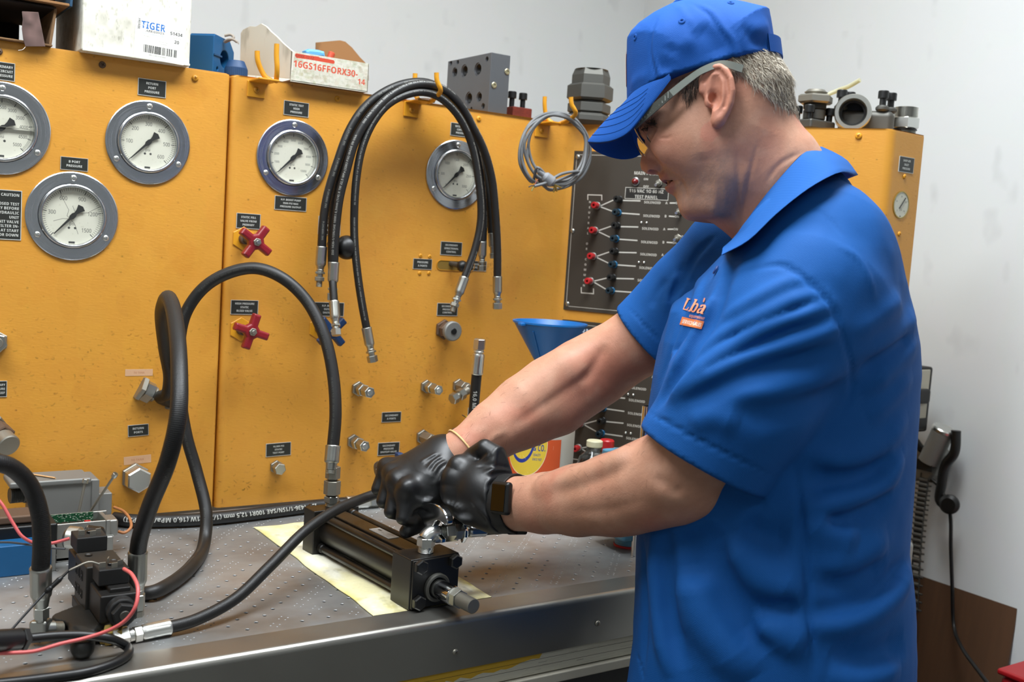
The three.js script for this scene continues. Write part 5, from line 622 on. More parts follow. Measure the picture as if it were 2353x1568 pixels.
// ---------- adjustable wrenches ----------
function wrench(label, head, tail, nrm, s) {
  const x = head.clone().sub(tail).normalize(), n = nrm.clone().addScaledVector(x, -nrm.dot(x)).normalize(), f = frame(head, x, n.clone().cross(x)); const t = thing('adjustable_wrench', label, 'wrench', head, f.q); const L = head.distanceTo(tail), S = s;
  const body = [[0.019, 0.020], [0.023, 0.013], [0.021, 0.009], [0.008, 0.0075], [0.002, 0.004], [-0.002, -0.004], [-0.006, -0.014], [-0.014, -0.017], [-0.022, -0.012], [-0.032, -0.0085], [-L * 0.6, -0.0085], [-L + 0.012, -0.0115], [-L + 0.002, -0.009], [-L - 0.004, 0], [-L + 0.002, 0.009], [-L + 0.012, 0.0115], [-L * 0.6, 0.0085], [-0.032, 0.0095], [-0.02, 0.016], [-0.006, 0.0225], [0.008, 0.024]].map(p => [p[0] * (p[0] > -0.04 ? S : 1), p[1] * S]);
  const sh = new THREE.Shape(new THREE.CatmullRomCurve3(body.map(p => V(p[0], p[1], 0)), true, 'centripetal').getPoints(90).map(p => new THREE.Vector2(p.x, p.y))); const ho = new THREE.Path(); ho.absarc(-L + 0.008, 0, 0.0048 * S, 0, Math.PI * 2, true); sh.holes.push(ho);
  mesh(t, 'wrench_body', new THREE.ExtrudeGeometry(sh, { depth: 0.006 * S, bevelEnabled: true, bevelSize: 0.0015, bevelThickness: 0.002, bevelOffset: -0.0015, bevelSegments: 3, curveSegments: 16 }).translate(0, 0, -0.003 * S), MT.chrome);
  mesh(t, 'movable_jaw', slab([[0.018, -0.012], [0.0185, -0.016], [0.008, -0.023], [-0.002, -0.021], [-0.008, -0.014], [-0.004, -0.0095], [0.006, -0.0105]].map(p => [p[0] * S, p[1] * S]), 0.007 * S, 0.0015).translate(0, 0, -0.0035 * S), MT.chrome);
  const kp = []; for (let i = 0; i < 7; i++) kp.push([0.0046, i * 0.002], [0.0056, i * 0.002 + 0.0006], [0.0046, i * 0.002 + 0.0014]); mesh(t, 'knurl', turnTo(turned(kp, 16), V(0.35, -1, 0), V(-0.018 * S, -0.004 * S, 0)), MT.chromeSoft); return t;
}
{ const nutDir = at(1108, 1219, 1.428).sub(at(975, 1229, 1.385)).normalize(); wrench('adjustable wrench held in the right glove, jaw on the elbow fitting', at(1006, 1202, 1.382), at(868, 1072, 1.5), nutDir.clone().negate(), 1.1); wrench('adjustable wrench held in the left glove, jaw on the swivel nut', at(1058, 1216, 1.418), at(1087, 1052, 1.418), nutDir, 0.85); }

// ---------- clutter on the left of the bench ----------
const boxAt = (par, name, x0, x1, y0, y1, z0, z1, m, r = 0.002) => wmesh(par, name, rbox(x1 - x0, y1 - y0, z1 - z0, r, 3).translate((x0 + x1) / 2, (y0 + y1) / 2, (z0 + z1) / 2), m);
{ // valve housing with its cover off
  const z = -1.515, f = zf(z), X = (px, py) => pp(f, px, py).x, Y = (px, py) => pp(f, px, py).y; const xr = X(262, 1277), xm = X(133, 1240), y1 = Y(200, 1200), d = 0.052, t = thing('valve_electronics', 'open aluminium valve housing with a green circuit board inside', 'valve', V(xm, BENCH, z)); const A = MT.alu;
  boxAt(t, 'front_wall', xm - 0.07, xr - 0.012, BENCH, y1, z - 0.004, z, A, 0.0015); boxAt(t, 'rear_wall', xm - 0.07, xr, BENCH, y1 + 0.001, z - d, z - d + 0.004, A, 0.0015); boxAt(t, 'end_wall', xr - 0.012, xr - 0.006, BENCH, y1, z - d, z, A, 0.0015); boxAt(t, 'end_boss', xr - 0.008, xr + 0.006, BENCH + 0.028, y1 - 0.002, z - d * 0.75, z - 0.006, A, 0.003); boxAt(t, 'foot', xr - 0.02, xr - 0.002, BENCH, BENCH + 0.03, z - d, z + 0.002, A, 0.002); boxAt(t, 'floor_plate', xm - 0.07, xr - 0.008, BENCH, BENCH + 0.006, z - d, z, A, 0.001);
  const pcb = dataTex(128, (u, v) => { const k = hash2(Math.floor(u * 40), Math.floor(v * 20)); return k > 0.9 ? [0.75, 0.75, 0.7] : k > 0.8 ? [0.05, 0.05, 0.05] : [0.05, 0.28, 0.16]; }); boxAt(t, 'circuit_board', xm - 0.03, xr - 0.014, y1 - 0.012, y1 - 0.0105, z - d + 0.006, z - 0.006, std(0xffffff, 0.5, 0, { map: pcb }), 0.0003); boxAt(t, 'circuit_board', xm - 0.02, xr - 0.02, y1 - 0.01, y1 + 0.002, z - d + 0.007, z - d + 0.0085, std(0xffffff, 0.5, 0, { map: pcb }), 0.0003);
  for (let i = 0; i < 7; i++) { const cx = lerp(xm - 0.01, xr - 0.025, i / 6); boxAt(t, 'chip', cx, cx + 0.008, y1 - 0.0106, y1 - 0.006, z - d + 0.02, z - d + 0.028, i === 5 ? MT.redPlastic : MT.black, 0.0005); }
  const rect = atlasRect(260, 200, (x, w, h) => { x.fillStyle = '#9d9c96'; x.fillRect(0, 0, w, h); x.fillStyle = '#1d1d1b'; x.fillRect(10, 60, 230, 50); x.fillRect(10, 125, 230, 50); x.fillStyle = '#c8c6be'; x.font = 'bold 24px sans-serif'; x.fillText('0V    B', 30, 82); x.fillText('+24V  A', 30, 104); x.fillText('0V    B', 30, 147); x.fillText('+24V  A', 30, 169); }); const q = pp(f, 236, 1248, 0.0002); wmesh(t, 'pin_label', plateG(0.028, 0.021, 0.0005, rect).translate(q.x, q.y, z), MT.print);
  const t2 = thing('solenoid_block', 'long black solenoid body lying left of the open aluminium housing', 'valve', V(xm - 0.1, BENCH, z)); boxAt(t2, 'coil_body', 0.11, xm - 0.002, BENCH + 0.012, y1 + 0.004, z - d, z + 0.008, MT.black, 0.003); boxAt(t2, 'cover', 0.15, xm - 0.03, y1 + 0.0045, y1 + 0.016, z - d + 0.004, z - 0.002, MT.rust, 0.003); boxAt(t2, 'base_plate', 0.11, xm - 0.002, BENCH, BENCH + 0.012, z - d, z + 0.006, MT.blackMatte, 0.002);
  for (const px of [3, 12]) { const s = pp(f, px, 1182 + px); screw(t2, V(s.x, y1 + 0.004, z - 0.01), UP, MT.bright, 1); }
  const m = MT.aluCast, zb = -1.62, fb = zf(zb), xa = pp(fb, 22, 1100).x, xb = pp(fb, 229, 1100).x, yt = pp(fb, 150, 1106).y, t3 = thing('servo_valve', 'grey cast valve block with a round connector standing against the cabinet', 'valve', V((xa + xb) / 2, BENCH, zb - 0.03)); boxAt(t3, 'valve_body', xa + 0.03, xb, BENCH + 0.034, yt, zb - 0.055, zb, m, 0.004); boxAt(t3, 'cover', xa, xb - 0.012, yt - 0.006, yt + 0.003, zb - 0.058, zb + 0.003, m, 0.003); boxAt(t3, 'base', xa + 0.03, xb + 0.004, BENCH, BENCH + 0.034, zb - 0.055, zb + 0.002, m, 0.002); const xc = pp(fb, 260, 1150).x; boxAt(t3, 'end_block', xb, xc, BENCH + 0.03, BENCH + 0.064, zb - 0.05, zb - 0.006, m, 0.002); boxAt(t3, 'end_strip', xb - 0.011, xb - 0.0005, BENCH + 0.04, yt - 0.001, zb, zb + 0.002, m, 0.0008);
  const cn = pp(fb, 62, 1136, -0.02); stack(t3, cn, V(-1, 0, 0.1), [['rod', 0.0125, 0.006, 'connector_flange', MT.iron], ['thread', 0.0115, 0.018, 'round_connector', MT.iron, 0.002]]);
  const ms = thing('wooden_stick', 'thin wooden matchstick lying on the grey valve block', 'stick', pp(fb, 104, 1097, -0.02)); const m0 = pp(fb, 80, 1089), m1 = pp(fb, 128, 1107); m0.y = yt + 0.0045; m1.y = yt + 0.0045; m0.z = zb - 0.04; m1.z = zb - 0.004; const md = m1.clone().sub(m0); wmesh(ms, 'stick', turnTo(mv(rbox(0.0035, md.length(), 0.0018, 0.0003), 0, md.length() / 2, 0), md, m0), std(0xd9a873, 0.8));
  const scr = (label, ax0, ay0, d0, bx, by, d1) => { const p0 = at(ax0, ay0, d0), p1 = at(bx, by, d1), s = thing('cap_screw', label, 'screw', p0); stack(s, p0, p1.clone().sub(p0), [['rod', 0.0019, p0.distanceTo(p1), 'shank', MT.zincDull]]); const d = p1.clone().sub(p0).normalize(); wmesh(s, 'head', turnTo(socketHead(0.0042, 0.0062), d, p1), MT.zinc); };
  scr('long dark cap screw standing nearly upright in the open housing', 177, 1196, 1.545, 195, 1111, 1.55); scr('long shiny cap screw leaning right out of the open housing', 194, 1196, 1.545, 261, 1096, 1.53);
  const bw = thing('pigtail_wire', 'short brown insulated wire looping beside the aluminium housing', 'wire', at(262, 1168, 1.6)); wmesh(bw, 'insulation', tubeG([at(262, 1166, 1.58), at(283, 1175, 1.57), at(299, 1195, 1.55), at(300, 1214, 1.535), at(285, 1225, 1.525), at(272, 1222, 1.525)], 0.0022, 40, 8), std(0xa56a3c, 0.5));
  const zz = -1.475, fz = zf(zz), xq = pp(fz, 118, 1300).x, yq = pp(fz, 60, 1252).y; const bb = thing('blue_coil_block', 'flat blue painted valve block at the left edge of the bench', 'valve', V(0.22, BENCH, zz)); boxAt(bb, 'block', 0.11, xq, BENCH, yq, zz - 0.04, zz, MT.blueSteel, 0.0015); boxAt(bb, 'side_plate', xq, xq + 0.006, BENCH, yq - 0.008, zz - 0.035, zz - 0.003, MT.aluCast, 0.001);
  const ck = thing('coil_knob', 'metal solenoid tube with a ribbed black knob lying in front of the housing', 'valve', at(165, 1235, 1.45)); const k0 = at(150, 1236, 1.425), kd = RIGHT.clone().addScaledVector(UP, -0.1); stack(ck, k0, kd, [['rod', 0.0165, 0.024, 'solenoid_tube', MT.zinc, 0.3], ['rod', 0.0145, 0.004, 'neck', MT.black]]); const kk = k0.clone().addScaledVector(kd.normalize(), 0.028); wmesh(ck, 'ribbed_knob', turnTo(crimpG(0.0195, 0.02, 12), kd, kk), MT.black); }
{ // solenoid directional valve
  const P0 = at(229, 1436, 1.19), x = P0.x, y = P0.y, z = P0.z, t = thing('solenoid_valve', 'black double solenoid valve with terminal blocks and round knob at lower left', 'valve', V(x + 0.02, BENCH, z - 0.08)); const B = std(0x1b1917, 0.5, 0.1), D = MT.blackMatte, wv = 0.041;
  boxAt(t, 'coil', x, x + wv, y, y + 0.032, z - 0.055, z, B, 0.002); boxAt(t, 'coil_ridge', x + 0.012, x + wv - 0.006, y + 0.03, y + 0.037, z - 0.045, z - 0.008, B, 0.0015); boxAt(t, 'valve_body', x - 0.004, x + wv - 0.001, y - 0.004, y + 0.05, z - 0.115, z - 0.055, std(0x25221e, 0.55, 0.2), 0.002); boxAt(t, 'coil', x - 0.001, x + wv, y, y + 0.04, z - 0.17, z - 0.115, B, 0.002);
  boxAt(t, 'terminal_block', x + 0.002, x + 0.036, y + 0.037, y + 0.056, z - 0.052, z - 0.02, D, 0.0015); boxAt(t, 'terminal_block', x + 0.0, x + 0.036, y + 0.045, y + 0.064, z - 0.165, z - 0.128, D, 0.0015);
  for (const zz of [-0.036, -0.147]) { const yy = zz < -0.1 ? 0.064 : 0.056; for (const [a, b, c] of [[0.008, 0.006, 0], [0.028, 0.004, 0.4], [0.018, -0.01, 1.2], [0.02, 0.012, 0.2]]) wmesh(t, 'terminal_pin', rbox(0.0075, 0.0065, 0.0012, 0.0003).rotateY(c).translate(x + a, y + yy + 0.003, z + zz + b), MT.zincDull); wmesh(t, 'centre_screw', mv(rodG(0.003, 0.003, 0.2), x + 0.018, y + yy, z + zz), MT.black); }
  for (const [a, b] of [[0.008, -0.1], [0.03, -0.068]]) wmesh(t, 'bolt_hole', mv(turned([[0, 0], [0.0035, 0], [0.0045, 0.0008]], 16), x + a, y + 0.0502, z + b), MT.black);
  { const s = sub(t, 'raised_letters'); s.updateWorldMatrix(true, false); for (let r = 0; r < 2; r++) for (let i = 0; i < 3; i++) { const yy = y + (r ? 0.012 : 0.034), zz = z - 0.106 + i * 0.0145; wmesh(s, 'letter', merge([rbox(0.001, 0.012 - r * 0.002, 0.002, 0.0003).translate(0, 0, -0.003), rbox(0.001, 0.012 - r * 0.002, 0.002, 0.0003).translate(0, 0, 0.003), rbox(0.001, 0.002, 0.007, 0.0003).translate(0, i % 2 ? 0.005 : 0, 0)]).translate(x - 0.0044, yy, zz), B); } }
  stack(t, V(x + 0.022, y + 0.014, z), V(0, 0, 1), [['crimp', 0.0165, 0.012, 'lock_ring', D, 9], ['hex', 0.0118, 0.008, 'hex_nut', D], ['rod', 0.0058, 0.0025, 'manual_button', std(0x4c4943, 0.4, 0.4)]]);
  boxAt(t, 'subplate', x - 0.006, x + 0.044, BENCH + 0.004, y - 0.003, z - 0.12, z - 0.045, MT.ironDark, 0.003);
  const ca1 = at(150, 1432, 1.215); t.userData.cast = [ca1, at(205, 1466, 1.2)];
  const e0 = at(94, 1446, 1.18), e1 = at(148, 1446, 1.2); const el = sub(t, 'elbow_fitting'); el.updateWorldMatrix(true, false); wmesh(el, 'elbow_body', rbox(0.02, 0.022, 0.02, 0.004, 3).applyQuaternion(camera.quaternion).translate(e0.x, e0.y, e0.z), MT.zinc); stack(el, e0, e1.clone().sub(e0), [['rod', 0.0095, 0.014, 'arm', MT.zinc], ['thread', 0.0085, 0.01, 'thread', MT.zincDull]]);
  const b0 = at(232, 1466, 1.195), b1 = at(288, 1456, 1.197); stack(t, b0, b1.clone().sub(b0), [['rod', 0.009, 0.006, 'neck', MT.brass], ['hex', 0.0115, b0.distanceTo(b1) - 0.006, 'brass_nut', MT.brass, 0.1]]);
  delete t.userData.cast; const t2 = onY(190, 1488, BENCH + 0.012), r0 = chain([[ca1, 0.016], [V(x + 0.02, ca1.y + 0.002, z - 0.075), 0.018], [V(x + 0.046, BENCH + 0.02, z - 0.07), 0.013]], 0.01), r1 = chain([[t2, 0.0125], [t2.clone().add(V(0.012, 0.008, -0.06)), 0.016]]), r2 = chain([[at(222, 1462, 1.2), 0.012], [V(x + 0.02, BENCH + 0.022, z - 0.07), 0.015]]), sad = chain([[at(168, 1412, 1.19), 0.0095], [at(196, 1440, 1.17), 0.0095]]); wmesh(t, 'cast_body', netMesh((a, b, c) => { let d = smin(smin(r0(a, b, c), r1(a, b, c), 0.014), r2(a, b, c), 0.014); d = smax(d, -sad(a, b, c), 0.008); return Math.max(d, BENCH + 0.0006 - b, b - y + 0.001); }, V(x - 0.09, BENCH - 0.005, z - 0.14), V(x + 0.08, y + 0.02, z + 0.05), 0.0028), MT.ironDark); }
const wire = (name, label, pts, r, color, extra) => { const t = thing(name, label, 'wire', pts[0].clone()); wmesh(t, 'insulation', tubeG(crv(pts), r, 80, 8), std(color, 0.42)); if (extra) extra(t); return t; };
wire('signal_wire', 'red wire curving from the valve terminal along the front of the bench', [at(285, 1308, 1.17), at(304, 1322, 1.15), at(317, 1355, 1.13), at(311, 1395, 1.12), at(290, 1425, 1.12), at(255, 1447, 1.12), at(200, 1466, 1.115), at(140, 1480, 1.1), at(80, 1497, 1.09), at(30, 1501, 1.085), at(-40, 1502, 1.08)], 0.0021, 0xd4605e);
wire('signal_wire', 'red wire coming in at the left edge and soldered to the rear terminal', [at(-30, 1120, 1.33), at(5, 1160, 1.33), at(30, 1203, 1.33), at(52, 1234, 1.33), at(85, 1250, 1.34), at(118, 1249, 1.345), at(160, 1238, 1.35)], 0.0021, 0xcc5a5a);
wire('signal_wire', 'thin grey wire crossing the blue block to the rear terminal', [at(-30, 1248, 1.34), at(20, 1247, 1.34), at(70, 1253, 1.335), at(120, 1260, 1.33), at(150, 1262, 1.33)], 0.0014, 0x3a3c40);
wire('test_lead', 'black test lead with a thin probe clipped on the front terminal block', [at(-20, 1490, 1.1), at(10, 1465, 1.11), at(60, 1410, 1.13), at(104, 1362, 1.15)], 0.0014, 0x1b1c1e, (t) => { const p0 = at(104, 1363, 1.15), p1 = at(158, 1312, 1.165), d = p1.clone().sub(p0), L = d.length(); wmesh(t, 'probe', turnTo(turned([[0, 0], [0.0022, 0], [0.0034, L * 0.1], [0.0034, L * 0.22], [0.0026, L * 0.26], [0.003, L * 0.6], [0.0016, L * 0.72], [0.0012, L], [0, L]], 14), d, p0), MT.black); wmesh(t, 'bare_end', tubeG([at(188, 1298, 1.17), p1, at(205, 1292, 1.175), at(228, 1297, 1.18)], 0.0012, 16, 6), MT.zincDull); });
{ const t = thing('connector_cable', 'black cable with a thick cylindrical connector looping at the front left of the bench', 'cable', at(30, 1470, 1.09)); const y = BENCH + 0.007; wmesh(t, 'cable', tubeG([at(66, 1468, 1.115), at(130, 1462, 1.13), at(190, 1461, 1.14), at(250, 1468, 1.15), onY(292, 1487, y), onY(293, 1505, y), onY(262, 1525, y), onY(200, 1545, y), onY(130, 1556, y), onY(50, 1566, y), onY(-60, 1577, y)], 0.0052, 120, 12), MT.rubberGloss); const c0 = at(-30, 1474, 1.07), c1 = at(66, 1468, 1.112), d = c1.clone().sub(c0); stack(t, c0, d, [['rod', 0.0112, d.length() * 0.78, 'connector_body', MT.rubberGloss, 0.15], ['hex', 0.0108, d.length() * 0.14, 'gland_nut', MT.black], ['rod', 0.008, d.length() * 0.08, 'gland', MT.black, 0.3]]); }
// ---------- behind the arms ----------
{ const c = at(1240, 1000, 1.93).setY(BENCH), t = thing('plastic_jug', 'translucent white jug with an orange and yellow label under the funnel', 'jug', c); const jm = new THREE.MeshPhysicalMaterial({ color: 0xdcdcd2, transmission: 0.35, roughness: 0.55, thickness: 0 }); const r = 0.064;
  const prof = [[0.058, 0], [r, 0.006], [r, 0.15], [r * 0.97, 0.165], [r * 0.75, 0.195], [0.026, 0.225], [0.0185, 0.23], [0.0185, 0.25]]; mesh(t, 'jug_body', lathe([[0, 0], ...prof], 40), jm); for (let k = 0; k < 3; k++) mesh(t, 'neck_thread', mv(rot(new THREE.TorusGeometry(0.0185, 0.0012, 8, 30), Math.PI / 2, 0, 0), 0, 0.236 + k * 0.005, 0), std(0xe6e6de, 0.5));
  const lab = canvasTex(1024, 512, (x, w, h) => { x.fillStyle = '#cf5426'; x.fillRect(0, 0, w, h); x.fillStyle = '#e3c23c'; x.beginPath(); x.ellipse(w * 0.46, h * 0.1, 330, 240, 0, 0, 7); x.fill(); x.strokeStyle = '#f4ead0'; x.lineWidth = 5; x.stroke(); x.strokeStyle = '#20358f'; x.lineWidth = 30; x.beginPath(); x.ellipse(w * 0.4, h * 0.02, 190, 170, 0, 0, 7); x.stroke(); x.fillStyle = '#26408c'; x.font = 'bold 70px sans-serif'; x.fillText('& CO.', 590, 90); x.font = 'bold 26px sans-serif'; x.fillText('QUALITY', 600, 130); x.fillText('SINCE 1927', 588, 165); x.fillStyle = '#f0e4d4'; x.font = 'bold 30px sans-serif'; x.fillText('MAKES UP TO', 560, 360); x.font = 'bold 90px sans-serif'; x.fillText('16', 600, 440); x.font = 'bold 34px sans-serif'; x.fillText('GALLONS', 570, 478); x.font = 'bold 60px sans-serif'; x.fillText('HEAVY DUTY', 90, 430); x.fillText('DEGREASER', 110, 500); x.strokeStyle = 'rgba(240,235,225,.55)'; x.lineWidth = 3; for (let i = 0; i < 26; i++) { x.beginPath(); const a = rnd() * w, b = rnd() * h; x.moveTo(a, b); x.lineTo(a + rnd() * 120 - 60, b + rnd() * 60 - 30); x.stroke(); } });
  const g = new THREE.CylinderGeometry(r + 0.0008, r + 0.0008, 0.118, 40, 1, true, -1.25, 1.9); const face = CAM.clone().sub(c); g.rotateY(Math.atan2(face.x, face.z)); mesh(t, 'paper_label', mv(g, 0, 0.078, 0), std(0xffffff, 0.55, 0, { map: lab, side: THREE.DoubleSide }));
  const fn = thing('funnel', 'blue plastic funnel standing in the jug neck', 'funnel', V(c.x + 0.006, BENCH + 0.252, c.z)); const top = 0.085; mesh(fn, 'cone', turned([[0.0062, -0.05], [0.0095, -0.002], [0.013, 0], [0.0655, top], [0.068, top + 0.001], [0.068, top + 0.004], [0.064, top + 0.004], [0.0115, 0.002], [0.008, -0.002], [0.0048, -0.05]], 48), std(0x0f66ac, 0.38)); mesh(fn, 'rim_lug', mv(rbox(0.016, 0.006, 0.012, 0.002), -0.066, top, 0.01), std(0x0f66ac, 0.38)); for (let k = 0; k < 3; k++) { const a = k * 2.1 + 0.6; mesh(fn, 'rib', tubeG([V(Math.cos(a) * 0.015, 0.002, Math.sin(a) * 0.015), V(Math.cos(a) * 0.06, 0.074, Math.sin(a) * 0.06)], 0.0012, 4, 6), std(0x0f66ac, 0.38)); } }
{ const c = at(1364, 1050, 1.87).setY(BENCH), t = thing('glass_bottle', 'clear glass bottle with dark contents between the arms', 'bottle', c); const k = 1.87 / FPX; mesh(t, 'glass', lathe([[0, 0.002], [0.026, 0], [0.0285, 0.003], [0.0285, 0.07], [0.0265, 0.078], [0.0285, 0.086], [0.0285, 0.1], [0.025, 0.112], [0.014, 0.122], [0.013, 0.132]], 36), new THREE.MeshPhysicalMaterial({ color: 0xe6e8e4, transmission: 1, roughness: 0.06, thickness: 0.002, ior: 1.45 })); mesh(t, 'contents', mv(rodG(0.026, 0.062, 0.06), 0, 0.004, 0), std(0x2b2824, 0.35)); mesh(t, 'bottle_cap', mv(rodG(0.0145, 0.012, 0.1), 0, 0.13, 0), std(0xc9c3a2, 0.5));
  const d = at(1392, 1050, 1.93).setY(BENCH), b = thing('spray_can', 'black can with a red cap half hidden behind the glass bottle', 'can', d); mesh(b, 'can_body', turned([[0, 0], [0.021, 0], [0.022, 0.002], [0.022, 0.1], [0.016, 0.112], [0, 0.112]], 30), MT.black); mesh(b, 'cap', mv(rodG(0.0135, 0.022, 0.15), 0, 0.112, 0), MT.redPlastic); }
{ const c = at(1452, 1130, 1.72).setY(BENCH), t = thing('hand_pump', 'light blue cast hand pump at the right end of the bench behind the man', 'pump', c); const m = std(0x5d9bbd, 0.5, 0, { map: patchy }); mesh(t, 'foot', turned([[0, 0], [0.02, 0], [0.022, 0.004], [0.019, 0.02], [0, 0.02]], 28), m); mesh(t, 'flange', mv(rbox(0.085, 0.014, 0.075, 0.005, 3), 0, 0.026, 0), m); mesh(t, 'pump_body', mv(rbox(0.06, 0.115, 0.055, 0.008, 3), 0, 0.088, 0), m); mesh(t, 'top_plate', mv(rbox(0.082, 0.013, 0.07, 0.003), 0, 0.15, 0), m); stack(t, V(-0.004, 0.1565, 0), UP, [['rod', 0.014, 0.009, 'top_disc', MT.rust, 0.2]], true); mesh(t, 'foot_pad', turned([[0, 0.0], [0.0235, 0.0], [0.0235, 0.0035], [0, 0.0035]], 28), MT.redPlastic);
  const ch = at(1479, 1060, 1.66), s = thing('socket_tube', 'upright chrome tube standing behind the sleeve hem', 'tube', V(ch.x, BENCH, ch.z)); const yt = at(1479, 931, 1.66).y - BENCH; mesh(s, 'chrome_tube', turned([[0.006, yt], [0.0088, yt], [0.009, yt - 0.001], [0.009, 0], [0.006, 0], [0.006, yt]], 28), MT.chrome); }
{ const t = thing('loose_wires', 'two yellow wires with a bare tip beside the upright hose stub', 'wire', pp(FR, 1085, 970, 0.03)); for (const d of [0, 4]) wmesh(t, 'insulation', tubeG([pp(FR, 1100, 976 + d, 0.02), pp(FR, 1085, 967 + d, 0.035), pp(FR, 1071, 958 + d, 0.04)], 0.0018, 12, 8), std(0xd9c531, 0.45)); wmesh(t, 'bare_tip', tubeG([pp(FR, 1072, 960, 0.04), pp(FR, 1062, 954, 0.042)], 0.001, 6, 6), MT.rust); }
// ---------- right wall ----------
{ const f = frame(V(WALL_X, 0, 0), V(0, 0, 1), UP); const wallF = { o: V(WALL_X, 0, 0), n: V(-1, 0, 0) }, wp = (px, py, out = 0) => on(px, py, V(WALL_X - out, 0, 0), V(1, 0, 0));
  const bx = (par, name, x0, y0, x1, y1, th, m, r = 0.003, off = 0) => { const a = wp((x0 + x1) / 2, y0, th + off), b = wp((x0 + x1) / 2, y1, th + off), l = wp(x0, (y0 + y1) / 2, th + off), q = wp(x1, (y0 + y1) / 2, th + off), w = Math.abs(l.z - q.z), h = a.y - b.y; return wmesh(par, name, rbox(th, h, w, r, 3).translate(WALL_X - off - th / 2, (a.y + b.y) / 2, (l.z + q.z) / 2), m); };
  const t = thing('outlet_strip', 'beige and black outlet box on the right wall behind the man\'s back', 'outlet', pp(zf(-1.43), 2100, 996)); const fz = zf(-1.43), bz = (name, x0, y0, x1, y1, zo, th, m, r) => { const p = pp(fz, x0, (y0 + y1) / 2), q = pp(fz, x1, (y0 + y1) / 2), u = pp(fz, (x0 + x1) / 2, y0), d = pp(fz, (x0 + x1) / 2, y1); wmesh(t, name, rbox(q.x - p.x, u.y - d.y, th, r, 3).translate((p.x + q.x) / 2, (u.y + d.y) / 2, -1.43 + zo), m); }; bz('housing', 2040, 845, 2140, 996, -0.02, 0.036, MT.blackMatte, 0.006); bz('face_plate', 2048, 851, 2131, 990, -0.001, 0.004, std(0xb7b3a2, 0.6), 0.0015); bz('dial_knob', 2098, 893, 2126, 927, 0.008, 0.016, MT.black, 0.007); bz('socket', 2104, 961, 2128, 987, 0.0015, 0.003, MT.black, 0.001); bz('socket', 2066, 961, 2092, 987, 0.0015, 0.003, MT.black, 0.001); bz('wall_bracket', 2110, 880, 2150, 960, -0.05, 0.03, MT.ironDark, 0.002);
  const v = thing('chain_vise', 'grey cast chain vise with a tube socket hanging on the right wall', 'vise', wp(2140, 1100)); const M = std(0x8b8a84, 0.55, 0.5), c = (px, py) => wp(px, py, 0.06); const tb = c(2135, 1062), te = c(2170, 985); stack(v, tb, te.clone().sub(tb), [['rod', 0.0245, tb.distanceTo(te) * 0.9, 'tube', M, 0.05], ['rod', 0.026, tb.distanceTo(te) * 0.12, 'collar', MT.bright, 0.1]]); const bp = [[2080, 1040], [2104, 1028], [2124, 1046], [2146, 1030], [2164, 1048], [2146, 1094], [2132, 1106], [2100, 1106], [2080, 1096]].map(p => { const q = c(...p); return [q.z, q.y]; }); wmesh(v, 'body', slab(bp, 0.05, 0.006, 3).rotateY(-Math.PI / 2).translate(WALL_X - 0.012, 0, 0), M);
  wmesh(v, 'jaw', tubeG([c(2100, 1010), c(2124, 1036), c(2144, 1012)], 0.009, 12, 8), MT.ironDark); const nb = wp(2124, 1070, 0.075); wmesh(v, 'badge', rbox(0.002, 0.024, 0.04, 0.0006).translate(nb.x, nb.y, nb.z), MT.ironDark); wmesh(v, 'lever', tubeG([c(2197, 990), c(2193, 1040), c(2172, 1070), c(2164, 1110), c(2160, 1152), c(2178, 1163)], 0.011, 40, 10), MT.black); wmesh(v, 'lever_end', turnTo(rodG(0.022, 0.02, 0.3), V(-1, 0, 0.3), c(2185, 1158)), MT.black);
  const n = 22; const chn = thing('roller_chain', 'dark roller chain hanging down from the chain vise', 'chain', c(2122, 1108)); const cc = crv([c(2124, 1104), c(2114, 1180), c(2106, 1270), c(2100, 1400)]); for (let i = 0; i < n; i++) { const p = cc.getPoint(i / (n - 1)), d = cc.getTangent(i / (n - 1)); const g = merge([rodG(0.0065, 0.02, 0.1, 10).translate(0, -0.01, 0).rotateX(Math.PI / 2), rodG(0.0022, 0.036, 0.1, 8).translate(0, -0.018, 0).rotateX(Math.PI / 2), rbox(0.006, 0.017, 0.003, 0.001).translate(0, 0.008, 0.0085), rbox(0.006, 0.017, 0.003, 0.001).translate(0, 0.008, -0.0085)]); g.rotateY(0.2); g.translate(p.x, p.y, p.z); wmesh(chn, 'link', g, MT.iron); }
  const cb = thing('extension_cord', 'black cord running from the vise down in front of the brown board', 'cord', c(2184, 1170)); wmesh(cb, 'cord', tubeG([c(2140, 1102), c(2156, 1116), c(2172, 1146), c(2183, 1180), c(2185, 1260), c(2188, 1350), c(2192, 1440), wp(2212, 1492, 0.12), wp(2250, 1545, 0.16), wp(2300, 1610, 0.2)], 0.0042, 90, 8), MT.black);
  const bl = wp(2330, 1366, 0.02), sheet = thing('wood_sheet', 'brown hardboard sheet leaning against the right wall at the lower corner', 'board', V(bl.x, 0, bl.z)); const Lz = bl.z - wp(2040, 1260, 0.02).z, hgt = bl.y; const g = rbox(0.006, hgt / Math.cos(0.12), 0.62, 0.001).translate(0, hgt / 2, -0.31); g.rotateZ(-0.12); g.translate(bl.x - 0.06, 0, bl.z); const bt = dataTex(256, (u, v) => { const k = 0.26 + 0.05 * fbm(u * 60, v * 6, 3, 60); return [k * 1.25, k * 0.86, k * 0.56]; }); wmesh(sheet, 'board', g, std(0xffffff, 0.65, 0, { map: bt })); }
